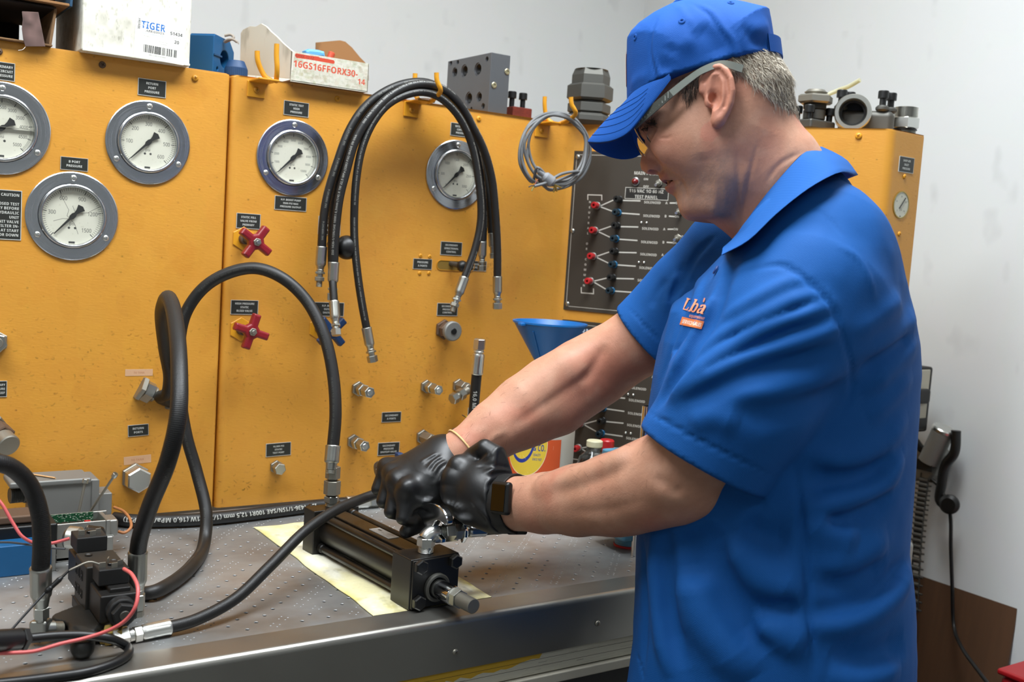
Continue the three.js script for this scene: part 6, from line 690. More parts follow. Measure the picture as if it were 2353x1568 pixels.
{ const p = at(2357, 1562, 1.95), t = thing('tool_cart', 'red steel tool cart just showing in the lower right corner', 'tool cart', V(p.x + 0.12, 0, p.z + 0.1)); const R = std(0xa5161c, 0.4); mesh(t, 'cart_body', mv(rbox(0.24, p.y - 0.06, 0.3, 0.012, 4), 0, (p.y - 0.06) / 2 + 0.05, 0), R); mesh(t, 'cart_top', mv(rbox(0.25, 0.012, 0.31, 0.005), 0, p.y - 0.004, 0), R); for (const [a, b] of [[-1, -1], [1, -1], [-1, 1], [1, 1]]) mesh(t, 'caster', mv(rot(rodG(0.025, 0.02, 0.2), 0, 0, Math.PI / 2), a * 0.09 + 0.01, 0.025, b * 0.12), MT.black); for (let k = 0; k < 3; k++) mesh(t, 'drawer', mv(rbox(0.004, 0.14, 0.27, 0.002), -0.121, 0.16 + k * 0.16, 0), R); }

// ---------- the man ----------
const PXM = (d) => d / FPX;                                              // metres per photo pixel at a depth
const node = (px, py, d, rpx) => [at(px, py, d), rpx * PXM(d)];
const man = thing('person', 'man in blue cap, safety glasses, blue polo shirt and black gloves leaning over the workbench', 'person', V(0.99, 0, -0.86));
const HD = 1.3, hn = ray(1650, 260).normalize().negate(), hr = UPV.clone().cross(hn).normalize();
const HF = frame(at(1650, 260, HD), hr, UPV.clone());
const hp = (px, py) => { const q = on(px, py, HF.o, HF.n).sub(HF.o); return [q.dot(HF.r), q.dot(HF.u)]; };
const h3p = (px, py, lat) => { const [a, b] = hp(px, py); return fp(HF, a, b, lat); };
const hpoly = (l) => l.map(p => hp(p[0], p[1]));
const toH = (p) => { const q = p.clone().sub(HF.o); return [q.dot(HF.r), q.dot(HF.u), q.dot(HF.n)]; };
const hx = (px) => (px - 1650) * PXM(HD), hy = (py) => (260 - py) * PXM(HD);
const mir = (fn) => { const a = fn(1), b = fn(-1); return (x, y, z) => Math.min(a(x, y, z), b(x, y, z)); };

// head
const face = inflate(HF, hpoly([[1476, 296], [1484, 318], [1495, 340], [1504, 362], [1512, 385], [1521, 404], [1529, 420], [1539, 436], [1549, 449], [1558, 463], [1568, 477], [1582, 488], [1602, 494], [1626, 499], [1656, 507], [1684, 508], [1712, 470], [1752, 410], [1795, 340], [1812, 280], [1817, 230], [1810, 180], [1776, 128], [1738, 72], [1690, 40], [1600, 32], [1532, 62], [1488, 120], [1472, 200], [1470, 262]]),
  (a, b) => { const fr = sstep(hx(1475), hx(1640), a), ch = sstep(hy(500), hy(330), b); return lerp(lerp(0.036, 0.05, ch), lerp(0.058, 0.077, ch), fr); }, 0.055);
const nose = inflate(HF, hpoly([[1490, 318], [1481, 338], [1474, 360], [1471, 378], [1474, 390], [1486, 399], [1500, 402], [1518, 396], [1535, 385], [1530, 340], [1510, 312]]), (a, b) => lerp(0.013, 0.019, sstep(hy(330), hy(395), b) * 1), 0.014);
const alar = mir(s => ell(HF, h3p(1509, 387, s * 0.0135), 0.0115, 0.008, 0.0075)), nostril = mir(s => ell(HF, h3p(1505, 397, s * 0.0115), 0.0065, 0.0048, 0.006));
const lipU = ell(HF, h3p(1537, 408, 0), 0.0112, 0.0062, 0.026), lipL = ell(HF, h3p(1548, 431, 0), 0.0105, 0.0072, 0.024);
const brow = mir(s => chain([[h3p(1487, 298, s * 0.014), 0.008], [h3p(1500, 290, s * 0.034), 0.008], [h3p(1525, 285, s * 0.053), 0.007]])), socket = mir(s => ell(HF, h3p(1497, 322, s * 0.035), 0.014, 0.011, 0.017));
const lids = mir(s => ell(HF, h3p(1514, 320, s * 0.032), 0.0125, 0.0115, 0.014)), cheek = mir(s => ell(HF, h3p(1568, 345, s * 0.05), 0.036, 0.024, 0.015)), jaw = mir(s => chain([[h3p(1668, 420, s * 0.052), 0.012], [h3p(1640, 480, s * 0.042), 0.012], [h3p(1590, 478, s * 0.02), 0.012]]));
const neck = chain([[h3p(1705, 330, 0), 0.056], [h3p(1768, 398, 0), 0.0605], [h3p(1832, 475, 0), 0.056]], 0.02);
const gullet = chain([[h3p(1672, 466, 0), 0.021], [h3p(1730, 498, 0), 0.03], [h3p(1792, 575, 0), 0.036]], 0.02);
const earFr = (s) => { const f = frame(h3p(1640, 255, s * 0.083), HF.r.clone().multiplyScalar(0.93).addScaledVector(HF.n, s * 0.36), HF.u); return f; };
const earOutline = [[1612, 236], [1614, 218], [1624, 201], [1640, 191], [1656, 192], [1671, 201], [1681, 219], [1686, 250], [1683, 276], [1674, 298], [1662, 314], [1650, 322], [1642, 318], [1640, 304], [1637, 284], [1626, 266], [1616, 252]];
const earS = (s) => {
  const f = earFr(s), loc = (p) => { const [a, b] = hp(p[0], p[1]), [c, d] = hp(1640, 255); return [(a - c) / 0.93, b - d]; }, w3 = (px, py, n) => { const [a, b] = loc([px, py]); return fp(f, a, b, n * s); };
  const plate = inflate(f, earOutline.map(loc), 0.0065, 0.006), rim = chain([[1618, 244], [1617, 222], [1627, 204], [1642, 195], [1657, 196], [1670, 206], [1679, 224], [1683, 250], [1679, 274], [1671, 294], [1660, 308]].map((p, i) => [w3(p[0], p[1], 0.004), i > 8 ? 0.003 : 0.0036]));
  const anti = chain([[1646, 214], [1659, 228], [1665, 250], [1662, 274], [1650, 292]].map(p => [w3(p[0], p[1], 0.003), 0.0034])), tragus = ell(f, w3(1632, 268, 0.003), 0.0052, 0.0075, 0.0045), lobe = ell(f, w3(1651, 308, 0.001), 0.0085, 0.0085, 0.006);
  const concha = ell(f, w3(1646, 264, 0.007), 0.0085, 0.0125, 0.0075), fossa = ell(f, w3(1650, 240, 0.0075), 0.0065, 0.014, 0.0045), groove = chain([[1626, 226], [1638, 207], [1656, 206], [1671, 226], [1674, 256], [1668, 282]].map(p => [w3(p[0], p[1], 0.0078), 0.0028])), canal = ell(f, w3(1640, 262, 0.002), 0.0045, 0.006, 0.007);
  return (x, y, z) => { let d = smin(plate(x, y, z), rim(x, y, z), 0.003); d = smax(d, -groove(x, y, z), 0.002); d = smin(d, anti(x, y, z), 0.003); d = smax(d, -concha(x, y, z), 0.003); d = smax(d, -fossa(x, y, z), 0.003); d = smin(d, tragus(x, y, z), 0.003); d = smin(d, lobe(x, y, z), 0.005); return smax(d, -canal(x, y, z), 0.002); };
};
const ears = [earS(1), earS(-1)];
const slitP = (s) => [[1527, 422, 0], [1534, 421, 0.011], [1546, 418, 0.0185], [1560, 413, 0.0245]].map((p, i) => [h3p(p[0], p[1], p[2] * s), i > 2 ? 0.0012 : 0.0024]), slit = mir(s => chain(slitP(s)));
let headFolds = () => 0;
const headBase = (x, y, z) => { let d = face(x, y, z); d = smin(d, neck(x, y, z), 0.03); d = smin(d, gullet(x, y, z), 0.025); d = smin(d, jaw(x, y, z), 0.022); d = smin(d, cheek(x, y, z), 0.03); d = smin(d, brow(x, y, z), 0.014); d = smax(d, -socket(x, y, z), 0.012); d = smin(d, lids(x, y, z), 0.009); d = smin(d, nose(x, y, z), 0.008); d = smin(d, alar(x, y, z), 0.005); d = smax(d, -nostril(x, y, z), 0.003); d = smin(d, lipU(x, y, z), 0.006); d = smin(d, lipL(x, y, z), 0.006); d = smax(d, -slit(x, y, z), 0.0015); return d; };

const headF = (x, y, z) => { let d = headBase(x, y, z); if (d < 0.02 && d > -0.02) d -= headFolds(x, y, z); return smin(d, Math.min(ears[0](x, y, z), ears[1](x, y, z)), 0.005); };
headFolds = folds([
  lay(headBase, [[1524, 422], [1538, 421], [1552, 417], [1562, 414]], 0.0026, -0.005), lay(headBase, [[1522, 380], [1540, 396], [1560, 412], [1572, 432]], 0.004, -0.0022), lay(headBase, [[1562, 414], [1574, 438], [1578, 462]], 0.004, -0.0014),
  lay(headBase, [[1694, 350], [1697, 400], [1694, 450], [1690, 510]], 0.004, -0.0013), lay(headBase, [[1742, 330], [1726, 390], [1712, 450], [1704, 510]], 0.003, -0.0009), lay(headBase, [[1720, 370], [1708, 420], [1700, 480]], 0.007, 0.0013),
  lay(headBase, [[1630, 410], [1632, 450], [1628, 490]], 0.004, -0.0008), lay(headBase, [[1652, 400], [1656, 450], [1652, 495]], 0.004, -0.0008), lay(headBase, [[1610, 350], [1618, 400], [1622, 440]], 0.012, -0.002),
  lay(headBase, [[1515, 316], [1530, 318], [1545, 312]], 0.002, -0.0012), lay(headBase, [[1760, 420], [1790, 380], [1840, 350]], 0.003, -0.001), lay(headBase, [[1780, 450], [1810, 410], [1850, 385]], 0.003, -0.001),
]);
const mixc = (a, b, t) => [lerp(a[0], b[0], t), lerp(a[1], b[1], t), lerp(a[2], b[2], t)];
const SK = [0.53, 0.27, 0.175], SKR = [0.52, 0.2, 0.13], SKY = [0.6, 0.35, 0.24], STUB = [0.3, 0.19, 0.15], HAIRC = [0.4, 0.34, 0.27];
const hairPoly = poly2(hpoly([[1672, 172], [1700, 150], [1795, 120], [1820, 150], [1834, 200], [1836, 235], [1818, 262], [1796, 262], [1772, 258], [1748, 240], [1722, 222], [1700, 205], [1680, 195]]));
const sidePoly = poly2(hpoly([[1556, 215], [1612, 196], [1622, 205], [1608, 236], [1600, 258], [1580, 262], [1570, 240]]));
const stubPoly = poly2(hpoly([[1518, 400], [1530, 430], [1552, 468], [1580, 492], [1660, 508], [1695, 500], [1686, 430], [1676, 360], [1650, 380], [1600, 410], [1560, 412], [1540, 395]]));
const skinTone = (P) => { const n = noise3(P.x * 90, P.y * 90, P.z * 90), m = noise3(P.x * 28 + 5, P.y * 28, P.z * 28), k = noise3(P.x * 420, P.y * 420, P.z * 420); let c = mixc(SK, SKR, clamp((m - 0.42) * 1.5)); c = mixc(c, SKY, clamp((n - 0.5) * 0.9)); const q = 0.94 + 0.12 * k; return [c[0] * q, c[1] * q, c[2] * q]; };
const headColor = (P) => {
  let c = skinTone(P); const [a, b, l] = toH(P), k = noise3(P.x * 500, P.y * 500, P.z * 500);
  const st = sstep(0.012, -0.014, stubPoly(a, b)); c = mixc(c, STUB, st * (0.4 + 0.5 * k));
  const ear = Math.abs(l) > 0.078 ? 1 : 0; c = mixc(c, [0.58, 0.22, 0.15], ear * 0.6); const nz = sstep(hx(1520), hx(1485), a) * sstep(hy(330), hy(370), b); c = mixc(c, [0.5, 0.19, 0.13], nz * 0.5);
  const lip = Math.min(lipU(P.x, P.y, P.z), lipL(P.x, P.y, P.z)); c = mixc(c, [0.4, 0.15, 0.12], sstep(0.0035, 0.0005, lip) * 0.85); c = mixc(c, [0.16, 0.05, 0.04], sstep(0.0016, 0.0002, slit(P.x, P.y, P.z)));
  const hr0 = sstep(0.004, -0.008, hairPoly(a, b)) * (Math.abs(l) < 0.08 ? 1 : 0); c = mixc(c, HAIRC, hr0 * (0.55 + 0.4 * k)); c = mixc(c, [0.13, 0.09, 0.07], sstep(0.004, -0.006, sidePoly(a, b)) * (0.4 + 0.5 * k)); return c;
};
const hbx = boundsOf([[1440, 0], [1900, 0], [1440, 560], [1900, 560]].flatMap(p => [h3p(...p, 0.11), h3p(...p, -0.11)]), 0.01), headG = netMesh(headF, hbx.min, hbx.max, 0.0025, { color: headColor });

// arms
const armRn = [node(1005, 1075, 1.462, 40), node(1045, 1052, 1.46, 45), node(1085, 1028, 1.463, 49), node(1140, 987, 1.475, 62), node(1205, 945, 1.495, 74), node(1270, 905, 1.515, 80), node(1340, 862, 1.53, 78), node(1400, 828, 1.525, 74), node(1470, 785, 1.512, 73), node(1560, 700, 1.492, 74), node(1660, 600, 1.46, 76)];
const armLn = [node(1120, 1160, 1.38, 40), node(1165, 1158, 1.365, 47), node(1190, 1158, 1.352, 52), node(1250, 1157, 1.325, 62), node(1325, 1150, 1.29, 74), node(1410, 1136, 1.25, 86), node(1490, 1112, 1.215, 93), node(1555, 1085, 1.19, 94), node(1620, 1015, 1.165, 92), node(1720, 860, 1.14, 96), node(1820, 680, 1.14, 100)];
const armFoldsR = folds([]), chR = chain(armRn, 0.02), chL = chain(armLn, 0.02);
const elbowL = ell(HF, at(1545, 1112, 1.158), 0.022, 0.016, 0.016), extL = chain([node(1430, 1060, 1.2, 24), node(1345, 1095, 1.24, 22), node(1255, 1120, 1.29, 18)]), olec = ell(HF, at(1600, 1130, 1.19), 0.035, 0.025, 0.035), flexL = chain([node(1560, 1150, 1.19, 40), node(1450, 1170, 1.23, 44), node(1340, 1180, 1.28, 30)], 0.01), bicR = chain([node(1420, 806, 1.5, 46), node(1500, 742, 1.49, 44)]), brachR = chain([node(1385, 800, 1.51, 30), node(1300, 850, 1.49, 44), node(1210, 910, 1.48, 40)], 0.01), flexR = chain([node(1380, 880, 1.52, 44), node(1290, 950, 1.5, 42), node(1200, 990, 1.485, 30)], 0.01);
const armLB = (x, y, z) => smin(smin(smin(smin(chL(x, y, z), elbowL(x, y, z), 0.02), extL(x, y, z), 0.016), olec(x, y, z), 0.03), flexL(x, y, z), 0.02), armRB = (x, y, z) => smin(smin(smin(chR(x, y, z), bicR(x, y, z), 0.025), brachR(x, y, z), 0.02), flexR(x, y, z), 0.02);
const fL = folds([lay(armLB, [[1500, 1098], [1530, 1112], [1550, 1128], [1575, 1124]], 0.006, -0.0035), lay(armLB, [[1460, 1060], [1400, 1092], [1330, 1118], [1260, 1135]], 0.008, -0.0022), lay(armLB, [[1600, 1050], [1570, 1070], [1520, 1074]], 0.012, 0.0025), lay(armLB, [[1480, 1150], [1400, 1172], [1300, 1178]], 0.008, -0.0016)]);
const fR = folds([lay(armRB, [[1392, 790], [1372, 830], [1352, 862], [1330, 880]], 0.008, -0.0035), lay(armRB, [[1352, 862], [1290, 905], [1230, 945], [1170, 985]], 0.008, -0.0022), lay(armRB, [[1130, 1000], [1090, 1032], [1060, 1050]], 0.005, -0.0012), lay(armRB, [[1160, 990], [1110, 1020]], 0.005, 0.0014)]);
const armL = (x, y, z) => { const d = armLB(x, y, z); return Math.abs(d) < 0.02 ? d - fL(x, y, z) : d; }, armR = (x, y, z) => { const d = armRB(x, y, z); return Math.abs(d) < 0.02 ? d - fR(x, y, z) : d; };
const bn = (n) => boundsOf(n.map(q => q[0]), 0.075);
const armLG = netMesh(armL, bn(armLn).min, bn(armLn).max, 0.0042, { color: skinTone }), armRG = netMesh(armR, bn(armRn).min, bn(armRn).max, 0.0042, { color: skinTone });

// torso and shirt: oval sections turned with the chest
const TF = frame(at(1780, 900, 1.3), RIGHT, UPV), ca = Math.cos(0.3), sa = Math.sin(0.3);
const rows = [[1620, 1440, 2094, 1.3, 0.155], [1568, 1450, 2096, 1.3, 0.16], [1480, 1460, 2100, 1.3, 0.165], [1350, 1465, 2097, 1.3, 0.17], [1250, 1465, 2086, 1.3, 0.17], [1150, 1470, 2094, 1.3, 0.175], [1050, 1478, 2102, 1.3, 0.18], [950, 1490, 2109, 1.3, 0.185], [860, 1502, 2115, 1.3, 0.19], [790, 1516, 2115, 1.3, 0.19], [720, 1540, 2106, 1.3, 0.185], [660, 1585, 2090, 1.3, 0.175], [600, 1645, 2062, 1.3, 0.16], [540, 1710, 2020, 1.3, 0.135], [490, 1762, 1976, 1.3, 0.088], [440, 1812, 1930, 1.3, 0.05], [405, 1850, 1905, 1.3, 0.03]]
  .map(([y, l, r, D, b]) => { const c = at((l + r - 15) / 2, y, D).sub(TF.o), w = (r - 15 - l) / 2 * PXM(D), a = Math.sqrt(Math.max(w * w - (b * sa) ** 2, 0.0004)) / ca; return { v: c.dot(TF.u), u: c.dot(TF.r), w: -c.dot(TF.n), a, b }; }).sort((p, q) => p.v - q.v);
function torsoF(x, y, z) {
  const dx = x - TF.o.x, dy = y - TF.o.y, dz = z - TF.o.z, u = dx * TF.r.x + dy * TF.r.y + dz * TF.r.z, v = dx * TF.u.x + dy * TF.u.y + dz * TF.u.z, w = -(dx * TF.n.x + dy * TF.n.y + dz * TF.n.z);
  let i = 0; while (i < rows.length - 2 && v > rows[i + 1].v) i++; const A = rows[i], B = rows[i + 1], t = clamp((v - A.v) / (B.v - A.v)), s = t;
  const cu = lerp(A.u, B.u, s), cw = lerp(A.w, B.w, s), a = lerp(A.a, B.a, s), b = lerp(A.b, B.b, s), p = u - cu, q = w - cw, f = Math.abs(p * ca - q * sa * -1 * -1) / a, g = Math.abs(p * sa + q * ca) / b;
  const k = Math.pow(Math.pow(f, 2.3) + Math.pow(g, 2.3), 1 / 2.3); let d = (k - 1) * Math.min(a, b);
  d = Math.max(d, v - rows[rows.length - 1].v - 0.01); return Math.max(d, rows[0].v - v);
}
const shL = chain([[at(1893, 475, 1.26), 0.035], [at(1880, 575, 1.2), 0.074], [at(1850, 680, 1.15), 0.084]], 0.03), shR = chain([[at(1830, 500, 1.35), 0.035], [at(1705, 590, 1.44), 0.06]], 0.03);
const torso = (x, y, z) => smin(smin(torsoF(x, y, z), shL(x, y, z), 0.05), shR(x, y, z), 0.05);
const hemL = at(1613, 1060, 1.16), hemLn = at(1613, 1060, 1.16).sub(at(1850, 640, 1.135)).normalize(), hemR = at(1468, 764, 1.5), hemRn = at(1468, 764, 1.5).sub(at(1600, 640, 1.47)).normalize();
const slLc = chain([[at(1870, 600, 1.18), 0.08], [at(1800, 760, 1.14), 0.082], [at(1712, 900, 1.14), 0.079], [at(1580, 1120, 1.17), 0.0785]], 0.02), slRc = chain([[at(1680, 600, 1.45), 0.072], [at(1588, 698, 1.485), 0.069], [at(1468, 812, 1.51), 0.069]], 0.02);
const sleeve = (c, h, n) => (x, y, z) => { const e = (x - h.x) * n.x + (y - h.y) * n.y + (z - h.z) * n.z, d = c(x, y, z); return smax(smax(d, e, 0.005), -Math.max(d + 0.0095, -(e + 0.03)), 0.003); };
let shirtFolds = () => 0; const folded = (c) => (x, y, z) => { const d = c(x, y, z); return Math.abs(d) < 0.04 ? d - shirtFolds(x, y, z) - 0.0022 * (noise3(x * 26, y * 17, z * 26) - 0.5) - 0.001 * (noise3(x * 60 + 7, y * 45, z * 60) - 0.5) : d; };
const slL = sleeve(folded(slLc), hemL, hemLn), slR = sleeve(folded(slRc), hemR, hemRn), torsoD = folded(torso);
const shirt0 = (x, y, z) => smin(smin(torsoD(x, y, z), slL(x, y, z), 0.012), slR(x, y, z), 0.025);
const F_ = (l, w, a) => lay(shirt0, l, w < 0.005 ? w * 1.15 : w * 0.88, a * (w < 0.005 ? 1 : 1.45));
const hemLine = (o) => [[1470 + o, 985 - o * 1.7], [1560 + o, 1037 - o * 1.7], [1660 + o, 1087 - o * 1.7], [1745 + o, 1128 - o * 1.7]];
shirtFolds = folds([
  F_([[1912, 700], [1840, 728], [1751, 759], [1660, 815], [1554, 892]], 0.010, 0.008), F_([[1930, 755], [1839, 787], [1716, 822], [1628, 864], [1526, 917]], 0.010, 0.008), F_([[1905, 731], [1820, 758], [1751, 790], [1650, 838], [1570, 890]], 0.008, -0.006),
  F_([[1891, 675], [1830, 690], [1772, 717], [1667, 769], [1610, 810]], 0.009, 0.007), F_([[1850, 640], [1800, 655], [1733, 690], [1660, 735]], 0.009, 0.005), F_([[1880, 690], [1800, 722], [1720, 757], [1640, 800]], 0.007, -0.005), F_([[1935, 800], [1850, 822], [1760, 850], [1650, 890], [1560, 940]], 0.012, -0.006),
  F_([[1947, 882], [1900, 910], [1856, 931], [1790, 948], [1737, 952], [1681, 941]], 0.016, -0.007), F_([[1950, 850], [1880, 880], [1780, 900], [1680, 910]], 0.016, 0.004), F_([[1700, 980], [1640, 960], [1580, 975]], 0.014, 0.004),
  F_([[1705, 622], [1793, 610], [1821, 622], [1877, 668], [1912, 710], [1933, 759], [1951, 822], [1958, 899], [1930, 960]], 0.0035, -0.003),
  F_([[2102, 731], [2049, 776], [1961, 818]], 0.014, 0.006), F_([[2105, 787], [2032, 857], [1975, 903]], 0.014, 0.006), F_([[2090, 770], [2030, 815], [1970, 855]], 0.012, -0.005), F_([[2095, 860], [2040, 920], [1990, 960]], 0.014, 0.004), F_([[2070, 690], [2010, 740], [1950, 770]], 0.014, 0.004),
  F_([[1919, 562], [1968, 590], [1996, 636], [2010, 692]], 0.004, 0.0016), F_([[1860, 470], [1900, 500], [1940, 545]], 0.003, -0.001),
  F_([[1684, 606], [1655, 660], [1628, 731], [1585, 801], [1540, 880], [1510, 930]], 0.013, -0.014), F_([[1664, 630], [1636, 690], [1600, 760], [1560, 830], [1525, 890]], 0.012, 0.007),
  F_([[1596, 625], [1575, 700], [1556, 766], [1520, 871]], 0.008, -0.006), F_([[1615, 640], [1590, 720], [1540, 840]], 0.008, 0.005), F_([[1570, 660], [1545, 730], [1525, 800]], 0.009, 0.005),
  F_([[1640, 545], [1600, 585], [1570, 640], [1545, 690]], 0.006, -0.004), F_([[1575, 600], [1552, 650], [1538, 700]], 0.007, -0.003), F_([[1530, 640], [1505, 680], [1498, 710]], 0.007, -0.002), F_([[1560, 620], [1535, 680], [1528, 720]], 0.006, 0.003),
  F_([[1837, 1171], [1932, 1147], [2018, 1119], [2073, 1048]], 0.014, 0.013), F_([[1845, 1090], [1932, 1110], [2006, 1092], [2050, 1050]], 0.018, -0.009), F_([[1853, 1186], [1912, 1222], [1971, 1242]], 0.02, 0.008), F_([[1872, 1168], [1932, 1198], [1995, 1171], [2050, 1130]], 0.012, -0.009), F_([[1850, 1040], [1930, 1060], [2020, 1030], [2085, 960]], 0.014, 0.006),
  F_([[1664, 1232], [1715, 1297], [1774, 1336], [1849, 1375]], 0.024, 0.012), F_([[1585, 1300], [1616, 1423], [1679, 1509], [1715, 1565]], 0.024, 0.014), F_([[1624, 1202], [1664, 1336], [1715, 1439], [1768, 1500]], 0.02, -0.014), F_([[1723, 1431], [1794, 1458], [1853, 1490]], 0.018, 0.013), F_([[1727, 1412], [1775, 1400], [1835, 1385]], 0.016, -0.009), F_([[1700, 1210], [1760, 1240], [1820, 1245]], 0.02, -0.007),
  F_([[1861, 1412], [1971, 1390], [2042, 1340], [2080, 1290]], 0.012, -0.009), F_([[1861, 1446], [1971, 1423], [2050, 1372], [2090, 1310]], 0.014, 0.011), F_([[1908, 1494], [1963, 1517], [2026, 1509], [2080, 1470]], 0.018, -0.009), F_([[1880, 1300], [1960, 1290], [2040, 1240]], 0.018, 0.007), F_([[1870, 1340], [1950, 1345], [2040, 1290]], 0.016, -0.006), F_([[1900, 1550], [1980, 1560], [2070, 1530]], 0.016, 0.008),
  F_([[1827, 1068], [1837, 1147], [1849, 1265], [1859, 1403], [1867, 1564]], 0.004, -0.0045), F_([[1498, 1236], [1506, 1344], [1518, 1462], [1540, 1560]], 0.012, 0.008), F_([[1526, 1204], [1530, 1323], [1540, 1423], [1575, 1540]], 0.014, -0.009), F_([[1570, 1220], [1590, 1290], [1600, 1350]], 0.02, -0.01), F_([[1478, 1240], [1482, 1400], [1478, 1540]], 0.008, -0.004),
  F_(hemLine(22), 0.0022, -0.0018), F_([[1442, 706], [1480, 748], [1518, 786]], 0.0022, -0.0018), F_([[1462, 1500], [1472, 1530], [1480, 1566]], 0.0022, -0.0015),
]);
const shirtF = shirt0;
const knit = dataTex(128, (u, v) => 0.5 + 0.25 * Math.sin(u * 6.2832 * 32) * Math.sin(v * 6.2832 * 32) + 0.3 * (hash2(u * 128, v * 128) - 0.5), false, 12);
const shirtM = new THREE.MeshPhysicalMaterial({ color: 0x10539a, roughness: 0.78, specularIntensity: 0.5, bumpMap: knit, bumpScale: 0.0003 });
const bodyUV = (P) => { const q = P.clone().sub(TF.o); return [q.dot(TF.r), q.dot(TF.u)]; };
const sb = boundsOf([at(1400, 400, 1.05), at(2140, 400, 1.05), at(1400, 1580, 1.05), at(2140, 1580, 1.05), at(1400, 400, 1.55), at(2140, 1580, 1.55), at(1400, 1580, 1.55), at(2140, 400, 1.55)], 0.01);
const shirtG = netMesh(shirtF, sb.min, sb.max, 0.0045, { uv: bodyUV });

// legs in trousers (below the frame), the trunk inside the shirt
const hipL = at(1830, 1590, 1.265), hipR = at(1690, 1590, 1.35), ank = (p, dx, dz) => V(p.x + dx, 0.09, p.z + dz);
const legs = (r0) => (h, dx, dz) => chain([[h, 0.085 - r0], [V(h.x + dx * 0.5 - 0.02, 0.48, h.z + dz * 0.5), 0.07 - r0], [ank(h, dx, dz), 0.055 - r0]], 0.03);
const tr = legs(0), lg1 = tr(hipL, 0.05, 0.05), lg2 = tr(hipR, -0.1, 0.06), inner = (x, y, z) => Math.max(torso(x, y, z) + 0.034, y - 1.6);
const trunkG = netMesh((x, y, z) => smin(inner(x, y, z), Math.min(lg1(x, y, z), lg2(x, y, z)) + 0.012, 0.03), V(0.6, 0.05, -1.3), V(1.45, 1.62, -0.5), 0.014, { color: skinTone });
const pores = dataTex(256, (u, v) => 0.55 * fbm(u * 40, v * 40, 3, 40) + 0.45 * hash2(u * 256, v * 256), false, 14);
const skinM = new THREE.MeshPhysicalMaterial({ color: 0xffffff, vertexColors: true, roughness: 0.5, bumpMap: pores, bumpScale: 0.0003, sheen: 0.15, sheenRoughness: 0.5, sheenColor: new THREE.Color(0xd08a70), specularIntensity: 0.6 });
wmesh(man, 'body', merge([headG, armLG, armRG, trunkG]), skinM);
const shirtO = wmesh(man, 'polo_shirt', shirtG, shirtM);
wmesh(man, 'trousers', netMesh((x, y, z) => Math.max(smin(Math.min(lg1(x, y, z), lg2(x, y, z)), torsoF(x, y, z) + 0.026, 0.03), y - 0.99, 0.075 - y), V(0.6, 0.05, -1.3), V(1.45, 1.0, -0.5), 0.013), std(0x55524c, 0.85));
for (const [h, dx, dz] of [[hipL, 0.05, 0.05], [hipR, -0.1, 0.06]]) { const a = ank(h, dx, dz), s = chain([[V(a.x, 0.06, a.z), 0.05], [V(a.x - 0.13, 0.045, a.z - 0.03), 0.042]], 0.02); wmesh(man, 'shoe', netMesh((x, y, z) => Math.max(s(x, y, z), 0.004 - y), V(a.x - 0.25, -0.01, a.z - 0.12), V(a.x + 0.1, 0.13, a.z + 0.1), 0.008), MT.blackMatte); }

// collar: a folded band round the neck
{ const strip = (top, bot, th) => { const n = 40, A = crv(top).getPoints(n), Bp = crv(bot).getPoints(n), c = at(1770, 450, 1.3), m = 6, P = [], I = []; const G = []; for (let i = 0; i <= n; i++) { const row = []; for (let j = 0; j <= m; j++) { const t = j / m, p = A[i].clone().lerp(Bp[i], t); const o = p.clone().sub(c); o.addScaledVector(UPV, -o.dot(UPV)); p.addScaledVector(o.normalize(), 0.021 * Math.sin(Math.min(t * 1.7, 1) * Math.PI * 0.5) * (1 - 0.3 * t)); row.push(p); } for (let j = m; j >= 0; j--) { const p = row[j].clone(), o = c.clone().sub(p); o.addScaledVector(UPV, -o.dot(UPV)); row.push(p.addScaledVector(o.normalize(), th)); } G.push(row); }
    const k = G[0].length; G.forEach(r => r.forEach(p => P.push(p.x, p.y, p.z))); for (let i = 0; i < n; i++) for (let j = 0; j < k; j++) { const a = i * k + j, b = i * k + (j + 1) % k; I.push(a, b, a + k, b, b + k, a + k); } for (const e of [0, n]) for (let j = 1; j + 1 < k; j++) I.push(e * k, e * k + j, e * k + j + 1);
    const g = new THREE.BufferGeometry(); g.setAttribute('position', new THREE.Float32BufferAttribute(P, 3)); g.setIndex(I); const uv = []; for (let i = 0; i < P.length / 3; i++) { const q = bodyUV(V(P[i * 3], P[i * 3 + 1], P[i * 3 + 2])); uv.push(q[0], q[1]); } g.setAttribute('uv', new THREE.Float32BufferAttribute(uv, 2)); g.computeVertexNormals(); return g; };
  const ribbed = new THREE.MeshPhysicalMaterial({ color: 0x10539a, roughness: 0.8, bumpMap: dataTex(64, (u, v) => 0.5 + 0.5 * Math.sin((u + v) * 6.2832 * 16), false, 10), bumpScale: 0.00012, specularIntensity: 0.5 });
  const lift = (f, px, py, alt, off) => { const q = hit(f, px, py); const p = q ? q.addScaledVector(gradN(f, q), off) : at(px, py, alt); return p; };
  const T = [[1690, 556, 1.3], [1702, 530, 1.265], [1736, 478, 1.235], [1790, 410, 1.22], [1838, 360, 1.235]].map(p => lift(headF, ...p, 0.004)).concat([[1874, 340, 1.275], [1890, 338, 1.315], [1868, 350, 1.36], [1800, 400, 1.385], [1735, 465, 1.385], [1690, 515, 1.37]].map(p => at(...p)));
  const Bm = [[1685, 602, 1.285], [1738, 572, 1.228], [1792, 515, 1.185], [1852, 460, 1.178], [1903, 428, 1.2]].map(p => lift(shirtF, ...p, 0.012)).concat([[1938, 405, 1.25], [1940, 404, 1.32], [1890, 430, 1.40], [1800, 490, 1.44], [1715, 555, 1.43], [1652, 596, 1.40]].map(p => at(...p)));
  mesh(shirtO, 'collar', strip(T, Bm, 0.005).applyMatrix4(man.matrixWorld.clone().invert()), ribbed);
}
